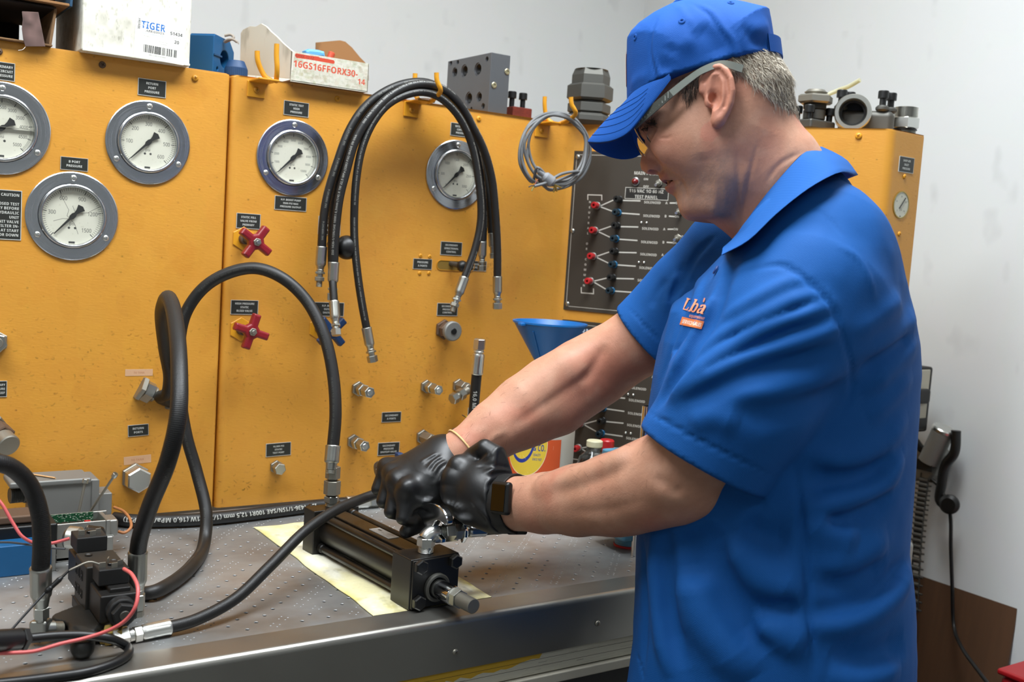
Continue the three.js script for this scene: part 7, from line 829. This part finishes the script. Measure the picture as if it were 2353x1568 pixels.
// things sewn on the shirt
function patchOn(f, px0, py0, px1, py1, px2, py2, n, m, off) { // corners: origin, along u, along v
  const P = [], uv = [], I = []; for (let j = 0; j <= m; j++) for (let i = 0; i <= n; i++) { const u = i / n, v = j / m, x = px0 + (px1 - px0) * u + (px2 - px0) * v, y = py0 + (py1 - py0) * u + (py2 - py0) * v, p = hit(f, x, y) ?? at(x, y, 1.35), g = gradN(f, p); p.addScaledVector(g, off); P.push(p.x, p.y, p.z); uv.push(u, 1 - v); } for (let j = 0; j < m; j++) for (let i = 0; i < n; i++) { const a = j * (n + 1) + i; I.push(a, a + n + 1, a + 1, a + 1, a + n + 1, a + n + 2); } const g = new THREE.BufferGeometry(); g.setAttribute('position', new THREE.Float32BufferAttribute(P, 3)); g.setAttribute('uv', new THREE.Float32BufferAttribute(uv, 2)); g.setIndex(I); g.computeVertexNormals(); return g; }
{ const logoTex = canvasTex(512, 512, (x, w, h) => { x.clearRect(0, 0, w, h); x.fillStyle = '#e8946a'; x.textAlign = 'right'; x.font = 'italic bold 250px serif'; x.fillText('Lba', 420, 250); x.fillRect(340, 12, 26, 60); x.font = 'bold 52px sans-serif'; x.fillText('EQUIPMENT', 470, 330); x.fillStyle = '#e07a3e'; x.fillRect(40, 350, 440, 120); x.fillStyle = '#f2e6da'; x.font = 'bold 78px sans-serif'; x.fillText('SERVICE•SALES', 1, 1); x.save(); x.textAlign = 'center'; x.translate(260, 440); x.scale(0.68, 1); x.fillText('SERVICE•SALES', 0, 0); x.restore(); });
  mesh(shirtO, 'chest_logo', patchOn(shirtF, 1583, 676, 1640, 688, 1556, 752, 14, 14, 0.0012).applyMatrix4(man.matrixWorld.clone().invert()), new THREE.MeshStandardMaterial({ map: logoTex, transparent: true, alphaTest: 0.4, roughness: 0.7 })); }
{ const p = hit(shirtF, 1648, 622) ?? at(1648, 622, 1.3), n = gradN(shirtF, p); mesh(shirtO, 'button', turnTo(turned([[0, 0], [0.005, 0], [0.0055, 0.001], [0.0045, 0.0022], [0.002, 0.0016], [0, 0.0016]], 20), n, p.addScaledVector(n, 0.001)).applyMatrix4(man.matrixWorld.clone().invert()), std(0x0d3a7a, 0.45)); }

// cap
const capO = sub(man, 'cap'); capO.updateWorldMatrix(true, false);
const capM = new THREE.MeshPhysicalMaterial({ color: 0x104d9c, roughness: 0.8, specularIntensity: 0.5, bumpMap: knit, bumpScale: 0.00025 });
const crown0 = inflate(HF, hpoly([[1443, 300], [1441, 238], [1440, 150], [1441, 92], [1450, 76], [1468, 58], [1502, 36], [1548, 14], [1590, 4], [1635, 1], [1672, 5], [1710, 12], [1768, 26], [1773, 52], [1779, 92], [1788, 140], [1792, 220], [1700, 330], [1560, 360]]), (a, b) => lerp(0.086, 0.078, sstep(hy(140), hy(20), b)) * lerp(0.78, 1, sstep(hx(1440), hx(1540), a)), 0.062);
const cutP = h3p(1441, 240, 0), cutN = V().copy(HF.r).multiplyScalar(0.278).addScaledVector(HF.u, 0.96).negate().normalize(); { const a = hp(1441, 240), b = hp(1793, 140), e = [b[0] - a[0], b[1] - a[1]], l = Math.hypot(...e); cutN.copy(HF.r).multiplyScalar(e[1] / l).addScaledVector(HF.u, -e[0] / l); }
const crownB = (x, y, z) => smax(crown0(x, y, z), (x - cutP.x) * cutN.x + (y - cutP.y) * cutN.y + (z - cutP.z) * cutN.z, 0.003);
const K_ = (l, w, a) => lay(crownB, l, w, a);
const capFolds = folds([K_([[1510, 40], [1497, 80], [1495, 120], [1503, 160], [1525, 212]], 0.003, -0.0016), K_([[1516, 40], [1504, 80], [1502, 120], [1510, 160], [1532, 210]], 0.003, 0.0012), K_([[1600, 6], [1640, 30], [1664, 66], [1688, 100], [1700, 148]], 0.004, 0.0018), K_([[1590, 8], [1630, 36], [1652, 70], [1676, 104], [1688, 152]], 0.003, -0.0012),
  K_([[1560, 10], [1572, 30], [1592, 60]], 0.004, 0.001), K_([[1446, 232], [1540, 207], [1670, 166], [1790, 132]], 0.002, -0.0012), K_([[1530, 150], [1560, 110], [1600, 90]], 0.012, 0.003), K_([[1520, 170], [1535, 140], [1550, 100]], 0.01, -0.003), K_([[1700, 60], [1730, 90], [1770, 110]], 0.01, -0.004), K_([[1690, 100], [1730, 70], [1768, 60]], 0.012, 0.003), K_([[1560, 185], [1620, 160], [1690, 140]], 0.01, 0.002), K_([[1600, 60], [1640, 90], [1660, 130]], 0.012, -0.003), K_([[1448, 200], [1470, 180], [1495, 175]], 0.008, 0.002)]);
const crownF = (x, y, z) => { const d = crownB(x, y, z); return Math.abs(d) < 0.02 ? d - capFolds(x, y, z) : d; };
const cb = boundsOf([h3p(1420, -20, 0.1), h3p(1810, 260, 0.1), h3p(1420, -20, -0.1), h3p(1810, 260, -0.1), h3p(1420, 260, 0.1), h3p(1810, -20, 0.1)], 0.01);
wmesh(capO, 'crown', netMesh(crownF, cb.min, cb.max, 0.0036, { uv: bodyUV }), capM);
{ const bs = [[-1, 1544, 214, 0.083], [-0.85, 1508, 222, 0.078], [-0.7, 1482, 229, 0.068], [-0.5, 1459, 236, 0.05], [-0.25, 1445, 240, 0.026], [0, 1441, 241, 0]], os = [[-1, 1546, 216, 0.084], [-0.9, 1500, 275, 0.082], [-0.8, 1456, 328, 0.077], [-0.65, 1424, 341, 0.066], [-0.45, 1390, 341, 0.048], [-0.22, 1360, 333, 0.025], [0, 1351, 325, 0]];
  const mk = (t) => { const l = t.map(p => h3p(p[1], p[2], p[3])), r = t.slice(0, -1).reverse().map(p => h3p(p[1], p[2], -p[3])); return crv([...l, ...r]); }; const a = mk(bs), b = mk(os), n = 44, m = 10, P = [], I = [], uv = []; const mid = h3p(1460, 300, 0);
  const S = (u, v) => { const p = a.getPoint(u), q = b.getPoint(u), e = p.distanceTo(q); return p.lerp(q, v).addScaledVector(HF.u, 0.004 * Math.sin(v * Math.PI)); };
  for (let k = 0; k < 2; k++) for (let i = 0; i <= n; i++) for (let j = 0; j <= m; j++) { const p = S(i / n, j / m); if (k) p.addScaledVector(HF.u, -0.0028).addScaledVector(HF.r, 0.0012); P.push(p.x, p.y, p.z); uv.push(...bodyUV(p)); }
  const w = m + 1, o = (n + 1) * w; for (let i = 0; i < n; i++) { for (let j = 0; j < m; j++) { const q = i * w + j; I.push(q, q + 1, q + w, q + 1, q + w + 1, q + w, o + q, o + q + w, o + q + 1, o + q + 1, o + q + w, o + q + w + 1); } const q = i * w + m; I.push(q, o + q, q + w, q + w, o + q, o + q + w); }
  const g = new THREE.BufferGeometry(); g.setAttribute('position', new THREE.Float32BufferAttribute(P, 3)); g.setAttribute('uv', new THREE.Float32BufferAttribute(uv, 2)); g.setIndex(I); g.computeVertexNormals(); wmesh(capO, 'brim', g, capM);
  for (let k = 0; k < 5; k++) { const v = 0.28 + k * 0.15, pts = []; for (let i = 5; i <= 39; i++) pts.push(S(i / 44, v).addScaledVector(HF.u, 0.0004)); wmesh(capO, 'stitch_row', tubeG(pts, 0.00035, 60, 5), capM); }
  const st = []; for (let i = 0; i <= 12; i++) { const t = (i / 12 - 0.5) * 2; st.push(h3p(1795 - 34 * t * t, 114 + 10 * t * t, t * 0.052)); } const c = crv(st), SP = [], SI = []; for (let i = 0; i <= 24; i++) for (const [d, e] of [[0.0105, 0.001], [-0.0105, 0.001], [-0.0105, -0.001], [0.0105, -0.001]]) { const p = c.getPoint(i / 24); p.addScaledVector(HF.u, d).addScaledVector(HF.r, e - d * 0.12); SP.push(p.x, p.y, p.z); } for (let i = 0; i < 24; i++) for (let j = 0; j < 4; j++) { const q = i * 4 + j, q2 = i * 4 + (j + 1) % 4; SI.push(q, q2, q + 4, q2, q2 + 4, q + 4); } const sg = new THREE.BufferGeometry(); sg.setAttribute('position', new THREE.Float32BufferAttribute(SP, 3)); sg.setAttribute('uv', new THREE.Float32BufferAttribute(new Float32Array(SP.length / 3 * 2), 2)); sg.setIndex(SI); wmesh(capO, 'strap', flat(sg), capM);
  const topB = h3p(1560, 6, 0); wmesh(capO, 'top_button', new THREE.SphereGeometry(0.0085, 16, 10).applyMatrix4(new THREE.Matrix4().makeScale(1, 0.5, 1)).applyQuaternion(dirQ(HF.u.clone().addScaledVector(HF.r, -0.35))).translate(topB.x, topB.y, topB.z), capM);
  for (const [x, y] of [[1567, 49], [1460, 86], [1679, 7]]) { const p = hit(crownF, x, y); if (p) wmesh(capO, 'eyelet', turnTo(lathe([[0.0012, 0], [0.0016, 0.0012], [0.003, 0.0014], [0.0042, 0.0006], [0.0044, 0]], 18), gradN(crownF, p), p), capM); }
  const lg = []; for (let i = 0; i < 2; i++) lg.push(i); const fr = []; const LP = [], LI = []; for (let i = 0; i <= 8; i++) for (let j = 0; j <= 8; j++) { const lat = lerp(-0.04, 0.012, i / 8), py = lerp(112, 190, j / 8); let lo = hx(1400), hi2 = hx(1480); const b = hy(py); for (let k = 0; k < 22; k++) { const mm = (lo + hi2) / 2, q = fp(HF, mm, b, lat); crownF(q.x, q.y, q.z) < 0 ? hi2 = mm : lo = mm; } const q = fp(HF, lo - 0.0008, b, lat); LP.push(q.x, q.y, q.z); } for (let i = 0; i < 8; i++) for (let j = 0; j < 8; j++) { const q = i * 9 + j; LI.push(q, q + 9, q + 1, q + 1, q + 9, q + 10); } const g2 = new THREE.BufferGeometry(); g2.setAttribute('position', new THREE.Float32BufferAttribute(LP, 3)); g2.setAttribute('uv', new THREE.Float32BufferAttribute(new Float32Array(162), 2)); g2.setIndex(LI); g2.computeVertexNormals(); wmesh(capO, 'front_logo', g2, std(0xe0783c, 0.7, 0, { side: THREE.DoubleSide })); }

// hair strands, eyebrows
{ const p = headG.attributes.position, nn = headG.attributes.normal, cand = [], side = [], P = V(), strands = { hair: [], b: [] };
  for (let i = 0; i < p.count; i++) { P.set(p.getX(i), p.getY(i), p.getZ(i)); const [a, b, l] = toH(P); if (Math.abs(l) > 0.083) continue; if (hairPoly(a, b) < 0.001) cand.push(i); else if (sidePoly(a, b) < 0) side.push(i); }
  const lock = (root, dir, nrm, len, r, out, curl) => { const pts = []; for (let k = 0; k < 4; k++) { const t = k / 3; pts.push(root.clone().addScaledVector(dir, len * t).addScaledVector(nrm, out * Math.sin(t * 2.2) + 0.0005).addScaledVector(V(Math.sin(t * 4 + curl), Math.cos(t * 3 + curl), Math.sin(t * 5 + curl * 2)), curl ? 0.0016 * t : 0)); } const c = crv(pts), g = new THREE.TubeGeometry(c, 4, r, 3, false), q = g.attributes.position; for (let i = 0; i < q.count; i++) { const ring = Math.floor(i / 4), t = ring / 4, ctr = c.getPointAt(Math.min(t, 1)), k = 1 - 0.75 * t; q.setXYZ(i, ctr.x + (q.getX(i) - ctr.x) * k, ctr.y + (q.getY(i) - ctr.y) * k, ctr.z + (q.getZ(i) - ctr.z) * k); } return g; };
  const grow = (list, n, fn) => { const out = []; for (let k = 0; k < n; k++) { const i = list[Math.floor(rnd() * list.length)]; if (i === undefined) break; out.push(fn(V(p.getX(i), p.getY(i), p.getZ(i)), V(nn.getX(i), nn.getY(i), nn.getZ(i)))); } return merge(out); };
  const tang = (d, n) => d.addScaledVector(n, -d.dot(n)).normalize();
  const tint = (g, c) => { return g; };
  const strand = (o) => (q, n) => lock(q, tang(HF.r.clone().multiplyScalar(o.r + (rnd() - 0.5) * o.s).addScaledVector(HF.u, o.u + (rnd() - 0.5) * o.s), n), n, o.len * (0.5 + rnd()), o.w, o.out * rnd(), rnd() * 6);
  wmesh(man, 'hair', grow(cand, 2600, strand({ r: 0.45, u: -0.85, s: 0.7, len: 0.013, w: 0.00042, out: 0.004 })), std(0xd6ccba, 0.5));
  wmesh(man, 'hair', grow(cand, 1300, strand({ r: 0.3, u: -0.9, s: 1.0, len: 0.012, w: 0.0004, out: 0.0035 })), std(0x85796a, 0.55));
  wmesh(man, 'sideburn', grow(side, 500, strand({ r: -0.1, u: -1, s: 0.5, len: 0.009, w: 0.0003, out: 0.002 })), std(0x4a3e35, 0.6));
  for (const s of [1, -1]) { const list = []; for (let i = 0; i < p.count; i++) { P.set(p.getX(i), p.getY(i), p.getZ(i)); const [a, b, l] = toH(P); if (l * s > 0.012 && l * s < 0.056 && Math.abs(b - hy(294) - (l * s - 0.03) * -0.0) < 0.004 && a < hx(1535)) list.push(i); } wmesh(man, "eyebrow", grow(list, 160, strand({ r: 0.6, u: 0.3, s: 0.6, len: 0.008, w: 0.0003, out: 0.003 })), std(0x4c4037, 0.6)); } }
for (const [g, f, m] of [[armRG, [1045, 1052, 1300, 890], 420], [armLG, [1190, 1150, 1400, 1140], 420]]) { const q = g.attributes.position, nn = g.attributes.normal, out = [], A = at(f[0], f[1], 1.42), ad = at(f[0], f[1], 1.42).sub(at(f[2], f[3], 1.42)).normalize(); for (let k = 0; k < m; k++) { const i = Math.floor(rnd() * q.count), P = V(q.getX(i), q.getY(i), q.getZ(i)), N = V(nn.getX(i), nn.getY(i), nn.getZ(i)); const t = P.clone().sub(A).dot(ad); if (t > 0.0 || t < -0.15 || N.y < -0.3) continue; const d = ad.clone().multiplyScalar(0.6).add(V(rnd() - 0.5, rnd() - 0.7, rnd() - 0.5)); d.addScaledVector(N, -d.dot(N)).normalize(); out.push(new THREE.TubeGeometry(crv([P, P.clone().addScaledVector(d, 0.004).addScaledVector(N, 0.001), P.clone().addScaledVector(d, 0.006 + rnd() * 0.003).addScaledVector(N, 0.0006)]), 2, 0.00011, 3, false)); } wmesh(man, 'arm_hair', merge(out), std(0x6b5140, 0.6)); }
// eyes
for (const s of [1, -1]) { const c = h3p(1511, 321, s * 0.032), d = V().copy(HF.r).multiplyScalar(-0.8).addScaledVector(HF.u, -0.55).normalize(); const e = sub(man, 'eye'); e.updateWorldMatrix(true, false); wmesh(e, 'eyeball', new THREE.SphereGeometry(0.0112, 20, 14).translate(c.x, c.y, c.z), std(0xd8d2c8, 0.2)); wmesh(e, 'iris', turnTo(new THREE.SphereGeometry(0.0115, 20, 8, 0, 6.2832, 0, 0.45), d, c), std(0x3d4a52, 0.15)); }
// safety glasses
{ const gl = sub(man, 'safety_glasses'); gl.updateWorldMatrix(true, false); const band = (pts, hgt, th) => { const c = crv(pts), n = 30, P = [], I = []; for (let i = 0; i <= n; i++) { const p = c.getPoint(i / n), t = c.getTangent(i / n), o = HF.n.clone(), u = o.clone().cross(t).normalize(), k = typeof hgt === 'function' ? hgt(i / n) : hgt; for (const [d, e] of [[k, th], [-k, th], [-k, -th], [k, -th]]) { const q = p.clone().addScaledVector(u, d).addScaledVector(o, e); P.push(q.x, q.y, q.z); } } for (let i = 0; i < n; i++) for (let j = 0; j < 4; j++) { const a = i * 4 + j, b = i * 4 + (j + 1) % 4; I.push(a, a + 4, b, b, a + 4, b + 4); } I.push(0, 1, 2, 0, 2, 3); const e = n * 4; I.push(e, e + 2, e + 1, e, e + 3, e + 2); const g = new THREE.BufferGeometry(); g.setAttribute('position', new THREE.Float32BufferAttribute(P, 3)); g.setAttribute('uv', new THREE.Float32BufferAttribute(new Float32Array(P.length / 3 * 2), 2)); g.setIndex(I); return flat(g); };
  for (const s of [1, -1]) {
    wmesh(gl, 'temple', band([h3p(1548, 252, s * 0.084), h3p(1585, 224, s * 0.087), h3p(1618, 203, s * 0.089), h3p(1660, 190, s * 0.0885), h3p(1703, 198, s * 0.083)], (t) => 0.0036 + 0.0012 * Math.abs(t - 0.4), 0.0016), new THREE.MeshPhysicalMaterial({ color: 0x8f958c, roughness: 0.25, clearcoat: 0.4 }));
    wmesh(gl, 'temple_grip', band([h3p(1464, 316, s * 0.071), h3p(1490, 297, s * 0.076), h3p(1520, 274, s * 0.081), h3p(1549, 251, s * 0.0843)], (t) => 0.0042 + 0.001 * (1 - t), 0.0019), std(0x4e5049, 0.5));
    for (let k = 0; k < 12; k++) { const t = 0.1 + k * 0.075, a = [lerp(1464, 1549, t), lerp(316, 251, t) - 1.5]; wmesh(gl, 'grip_rib', new THREE.BoxGeometry(0.0012, 0.0075, 0.0012).applyQuaternion(HF.q).translate(...h3p(a[0], a[1], s * (lerp(0.071, 0.0843, t) + 0.0022)).toArray()), std(0x8a8d86, 0.4)); }
    const n = 12, m = 8, P = [], I = []; for (let k = 0; k < 2; k++) for (let i = 0; i <= n; i++) for (let j = 0; j <= m; j++) { const u = i / n, v = j / m, lat = lerp(0.071, 0.008, u), x = lerp(1463, 1449, Math.sin(u * 1.57)) + v * 33 - 5 * Math.sin(v * 3.14) + (u > 0.8 ? (u - 0.8) * 20 * v : 0), y = lerp(308, 366, v) + (1 - Math.cos((u - 0.4) * 1.6)) * -8 * v; const q = h3p(x + k * 3, y, s * lat); P.push(q.x, q.y, q.z); } const w = m + 1, o = (n + 1) * w; for (let i = 0; i < n; i++) for (let j = 0; j < m; j++) { const q = i * w + j; I.push(q, q + 1, q + w, q + 1, q + w + 1, q + w, o + q, o + q + w, o + q + 1, o + q + 1, o + q + w, o + q + w + 1); } for (let i = 0; i < n; i++) for (const j of [0, m]) { const q = i * w + j; I.push(q, q + w, o + q, o + q, q + w, o + q + w); } for (const i of [0, n]) for (let j = 0; j < m; j++) { const q = i * w + j; I.push(q, q + 1, o + q, o + q, q + 1, o + q + 1); }
    const g = new THREE.BufferGeometry(); g.setAttribute('position', new THREE.Float32BufferAttribute(P, 3)); g.setAttribute('uv', new THREE.Float32BufferAttribute(new Float32Array(P.length / 3 * 2), 2)); g.setIndex(I); g.computeVertexNormals(); wmesh(gl, 'lens', g, new THREE.MeshPhysicalMaterial({ color: 0xe8eef0, transmission: 1, roughness: 0.05, thickness: 0.001, ior: 1.4 }));
  } }

// gloved hands
const gloveM = new THREE.MeshPhysicalMaterial({ color: 0x101011, roughness: 0.42, bumpMap: pores, bumpScale: 0.00007, clearcoat: 0.15, clearcoatRoughness: 0.45 });
const gn = (x, y, d, r) => node(x, y, d, r);
const handRparts = [
  [chain([gn(1012, 1062, 1.462, 38), gn(970, 1085, 1.445, 44), gn(925, 1110, 1.435, 34)]), 0], [chain([gn(1000, 1050, 1.47, 30), gn(950, 1064, 1.465, 26), gn(888, 1074, 1.47, 17)]), 0.02], [chain([gn(1000, 1070, 1.455, 30), gn(905, 1090, 1.447, 19)]), 0.02], [chain([gn(1000, 1085, 1.44, 30), gn(917, 1107, 1.425, 19)]), 0.02], [chain([gn(1010, 1100, 1.43, 34), gn(940, 1126, 1.405, 20)]), 0.02], [chain([gn(1015, 1105, 1.432, 44), gn(1006, 1126, 1.43, 34)]), 0.03],
  [chain([gn(955, 1128, 1.435, 34), gn(962, 1146, 1.435, 24)]), 0.02],
  [chain([gn(938, 1126, 1.405, 19.5), gn(926, 1190, 1.395, 17), gn(956, 1194, 1.428, 15), gn(982, 1176, 1.45, 14)]), 0.014], [chain([gn(942, 1142, 1.412, 20), gn(985, 1128, 1.424, 26)]), 0.022], [chain([gn(914, 1106, 1.427, 19), gn(899, 1176, 1.415, 17), gn(935, 1186, 1.43, 15), gn(965, 1176, 1.445, 14)]), 0.006], [chain([gn(901, 1088, 1.448, 18.5), gn(881, 1152, 1.438, 16.5), gn(915, 1166, 1.452, 15), gn(945, 1160, 1.465, 13)]), 0.006], [chain([gn(889, 1074, 1.468, 17.5), gn(868, 1124, 1.46, 15), gn(898, 1140, 1.472, 13.5), gn(925, 1138, 1.48, 12)]), 0.008],
  [chain([gn(1006, 1148, 1.458, 24), gn(990, 1188, 1.447, 19), gn(958, 1210, 1.425, 17.5), gn(933, 1222, 1.412, 15.5)]), 0.008], [chain([gn(946, 1142, 1.428, 28), gn(970, 1146, 1.448, 20)]), 0.014]];
const bump = (...l) => [(x, y, z) => { let d = 1e9; for (const [c, r] of l) d = Math.min(d, Math.hypot(x - c.x, y - c.y, z - c.z) - r * 0.85); return d; }, 0.018];
handRparts.push(bump(gn(936, 1119, 1.393, 12), gn(910, 1099, 1.415, 12), gn(897, 1083, 1.437, 11.5), gn(886, 1070, 1.458, 11)));
const cuffR = chain([gn(1005, 1065, 1.462, 47), gn(1022, 1050, 1.461, 50)]);
const un = (parts) => (x, y, z) => { let d = 1e9; for (const [f, k] of parts) { const e = f(x, y, z); d = k ? smin(d, e, k) : Math.min(d, e); } return d; };
const hR0 = un([...handRparts, [cuffR, 0.02]]);
const wrinkles = (f, l, w, a) => folds(l.map((q, i) => lay(f, q, w * (0.8 + 0.4 * ((i * 7) % 5) / 5), i % 2 ? a : -a)));
const hRf = wrinkles(hR0, [[[1030, 1064], [1012, 1078], [1002, 1098]], [[1026, 1058], [1006, 1072], [994, 1094]], [[1021, 1052], [1000, 1066], [988, 1086]], [[1015, 1048], [995, 1062], [982, 1080]], [[1009, 1044], [990, 1057], [974, 1072]], [[1003, 1042], [985, 1052], [964, 1062]], [[1034, 1074], [1018, 1090], [1006, 1112]], [[1030, 1092], [1012, 1104], [990, 1118]]], 0.0032, 0.0013);
const handRF = (x, y, z) => { const d = hR0(x, y, z); return Math.abs(d) < 0.012 ? d - hRf(x, y, z) : d; };
const handLparts = [
  [chain([gn(1150, 1155, 1.362, 46), gn(1110, 1130, 1.378, 56), gn(1075, 1115, 1.395, 46)]), 0], [chain([gn(1150, 1120, 1.368, 36), gn(1062, 1074, 1.395, 22)]), 0.025], [chain([gn(1140, 1140, 1.37, 36), gn(1046, 1104, 1.392, 20)]), 0.025], [chain([gn(1140, 1160, 1.37, 36), gn(1045, 1138, 1.39, 19)]), 0.025], [chain([gn(1140, 1175, 1.37, 34), gn(1056, 1166, 1.39, 18)]), 0.025],
  [chain([gn(1058, 1072, 1.398, 20), gn(1046, 1078, 1.44, 17), gn(1080, 1082, 1.455, 15)]), 0.004], [chain([gn(1044, 1104, 1.394, 19), gn(1036, 1110, 1.436, 16), gn(1070, 1112, 1.45, 14)]), 0.003], [chain([gn(1043, 1137, 1.392, 18), gn(1038, 1142, 1.43, 15), gn(1070, 1145, 1.445, 14)]), 0.003], [chain([gn(1053, 1165, 1.392, 17), gn(1050, 1168, 1.425, 14), gn(1080, 1170, 1.438, 13)]), 0.003],
  [chain([gn(1152, 1090, 1.372, 36), gn(1140, 1050, 1.378, 27), gn(1114, 1030, 1.385, 21), gn(1086, 1043, 1.402, 16), gn(1070, 1056, 1.42, 13)]), 0.012], [chain([gn(1130, 1185, 1.372, 26), gn(1080, 1180, 1.385, 18)]), 0.02]];
handLparts.push(bump(gn(1050, 1064, 1.386, 12), gn(1036, 1097, 1.382, 12), gn(1034, 1132, 1.381, 11)));
const cuffL = chain([gn(1150, 1160, 1.366, 53), gn(1166, 1160, 1.36, 54)]); const cuffN = at(1150, 1160, 1.366).sub(at(1250, 1157, 1.325)).normalize().negate(), cuffE = at(1148, 1160, 1.366);
const hL0 = (x, y, z) => smax(un([...handLparts, [cuffL, 0.02]])(x, y, z), (x - cuffE.x) * cuffN.x + (y - cuffE.y) * cuffN.y + (z - cuffE.z) * cuffN.z - 0.006, 0.004);
const hLf = wrinkles(hL0, [[[1172, 1076], [1140, 1072], [1104, 1078]], [[1174, 1082], [1142, 1080], [1108, 1088]], [[1176, 1088], [1144, 1088], [1112, 1098]], [[1176, 1095], [1146, 1098], [1116, 1110]], [[1174, 1101], [1148, 1106], [1120, 1120]], [[1160, 1108], [1138, 1116], [1118, 1132]], [[1150, 1116], [1134, 1126], [1120, 1142]], [[1144, 1124], [1132, 1138], [1124, 1152]], [[1142, 1064], [1118, 1070], [1094, 1074]], [[1126, 1046], [1110, 1056], [1100, 1064]], [[1120, 1040], [1104, 1052], [1094, 1060]], [[1128, 1200], [1102, 1172], [1082, 1150]], [[1134, 1190], [1112, 1160], [1096, 1140]]], 0.0034, 0.0015);
const handLF = (x, y, z) => { const d = hL0(x, y, z); return Math.abs(d) < 0.012 ? d - hLf(x, y, z) : d; };
const hb = (l) => boundsOf(l.map(p => at(p[0], p[1], p[2])), 0.02), rb = hb([[850, 1030, 1.36], [1060, 1250, 1.5], [850, 1250, 1.36], [1060, 1030, 1.5], [850, 1030, 1.5], [1060, 1250, 1.36]]), lb = hb([[1005, 990, 1.33], [1200, 1230, 1.48], [1005, 1230, 1.33], [1200, 990, 1.48], [1005, 990, 1.48], [1200, 1230, 1.33]]);
wmesh(man, 'glove', netMesh(handRF, rb.min, rb.max, 0.0024), gloveM, 'black glove on the right hand with the thumb under the wrench');
wmesh(man, 'glove', netMesh(handLF, lb.min, lb.max, 0.0024), gloveM, 'black glove on the left hand next to the watch');
// watch
{ const w = sub(man, 'watch'); w.updateWorldMatrix(true, false); const c = at(1152, 1145, 1.322), la = at(1149, 1112, 1.33).sub(at(1144, 1178, 1.326)).normalize(), sx = RIGHT.clone().multiplyScalar(0.5).addScaledVector(FWD, -0.62); sx.addScaledVector(la, -sx.dot(la)).normalize(); const f = frame(c, sx, la);
  const put = (g, x, y, z) => g.translate(x, y, z).applyQuaternion(f.q).translate(c.x, c.y, c.z);
  wmesh(w, 'case', put(rbox(0.034, 0.041, 0.0105, 0.0045, 5), 0, 0, 0), MT.black); wmesh(w, 'screen', put(rbox(0.027, 0.034, 0.002, 0.0009, 3), 0, 0, 0.0048), new THREE.MeshPhysicalMaterial({ color: 0x050403, roughness: 0.08, specularIntensity: 0.55 }));
  const S = armL, pts = []; const a0 = at(1172, 1158, 1.36); const rad = [];
  const axisA = at(1250, 1157, 1.325).sub(at(1165, 1158, 1.365)).normalize(), o = at(1172, 1158, 1.358), e1 = f.n.clone().addScaledVector(axisA, -f.n.dot(axisA)).normalize(), e2 = axisA.clone().cross(e1).normalize(); const P = [], I = [], N = 48; for (let i = 0; i <= N; i++) { const th = i / N * Math.PI * 2, d = e1.clone().multiplyScalar(Math.cos(th)).addScaledVector(e2, Math.sin(th)); let r = 0.02; while (r < 0.06) { const q = o.clone().addScaledVector(d, r); if (S(q.x, q.y, q.z) > 0) break; r += 0.0008; } for (const [x, h] of [[-0.011, 0.0006], [0.011, 0.0006], [0.011, 0.0032], [-0.011, 0.0032]]) { const q = o.clone().addScaledVector(d, r + h).addScaledVector(axisA, x); P.push(q.x, q.y, q.z); } } for (let i = 0; i < N; i++) for (let j = 0; j < 4; j++) { const a = i * 4 + j, b = i * 4 + (j + 1) % 4; I.push(a, b, a + 4, b, b + 4, a + 4); } const g = new THREE.BufferGeometry(); g.setAttribute('position', new THREE.Float32BufferAttribute(P, 3)); g.setAttribute('uv', new THREE.Float32BufferAttribute(new Float32Array(P.length / 3 * 2), 2)); g.setIndex(I); g.computeVertexNormals(); wmesh(w, 'strap', g, MT.blackMatte);
  const kb = at(1188, 1222, 1.352); wmesh(w, 'buckle', rbox(0.026, 0.007, 0.012, 0.003, 3).applyQuaternion(camera.quaternion).translate(kb.x, kb.y, kb.z), MT.blackMatte); }
// rubber band round the right wrist
{ const c = at(1068, 1040, 1.462), ax1 = at(1140, 987, 1.475).sub(at(1045, 1052, 1.46)).normalize(), e1 = UP.clone().addScaledVector(ax1, -UP.dot(ax1)).normalize(), e2 = ax1.clone().cross(e1), pts = []; for (let i = 0; i < 28; i++) { const t = i / 28 * Math.PI * 2, d = e1.clone().multiplyScalar(Math.cos(t)).addScaledVector(e2, Math.sin(t)); let r = 0.015; while (r < 0.06) { const q = c.clone().addScaledVector(d, r); if (armR(q.x, q.y, q.z) > 0) break; r += 0.0007; } pts.push(c.clone().addScaledVector(d, r + 0.0008).addScaledVector(ax1, 0.004 * Math.sin(t))); } wmesh(man, 'rubber_band', tubeG(crv(pts, true), 0.0015, 60, 8, true), std(0xd9b27a, 0.6)); }

atlasTex.needsUpdate = true;
const KINDS = { test_stand_cabinet: 'yellow test cabinets', hydraulic_hose: 'black hydraulic hoses', adjustable_wrench: 'adjustable wrenches in the gloves', signal_wire: 'wires soldered to the solenoid valve', cap_screw: 'long cap screws in the open housing', cardboard_box: 'cardboard boxes on the cabinet', control_panel: 'brown electrical panels', ceiling_light: 'ceiling light panels' };
for (const o of scene.children) { const k = KINDS[o.name.replace(/_\d{3}$/, '')]; if (k) o.userData.group = k; }
scene.traverse(o => { if (o.isMesh) { o.castShadow = o.receiveShadow = true; } });
renderer.render(scene, camera);
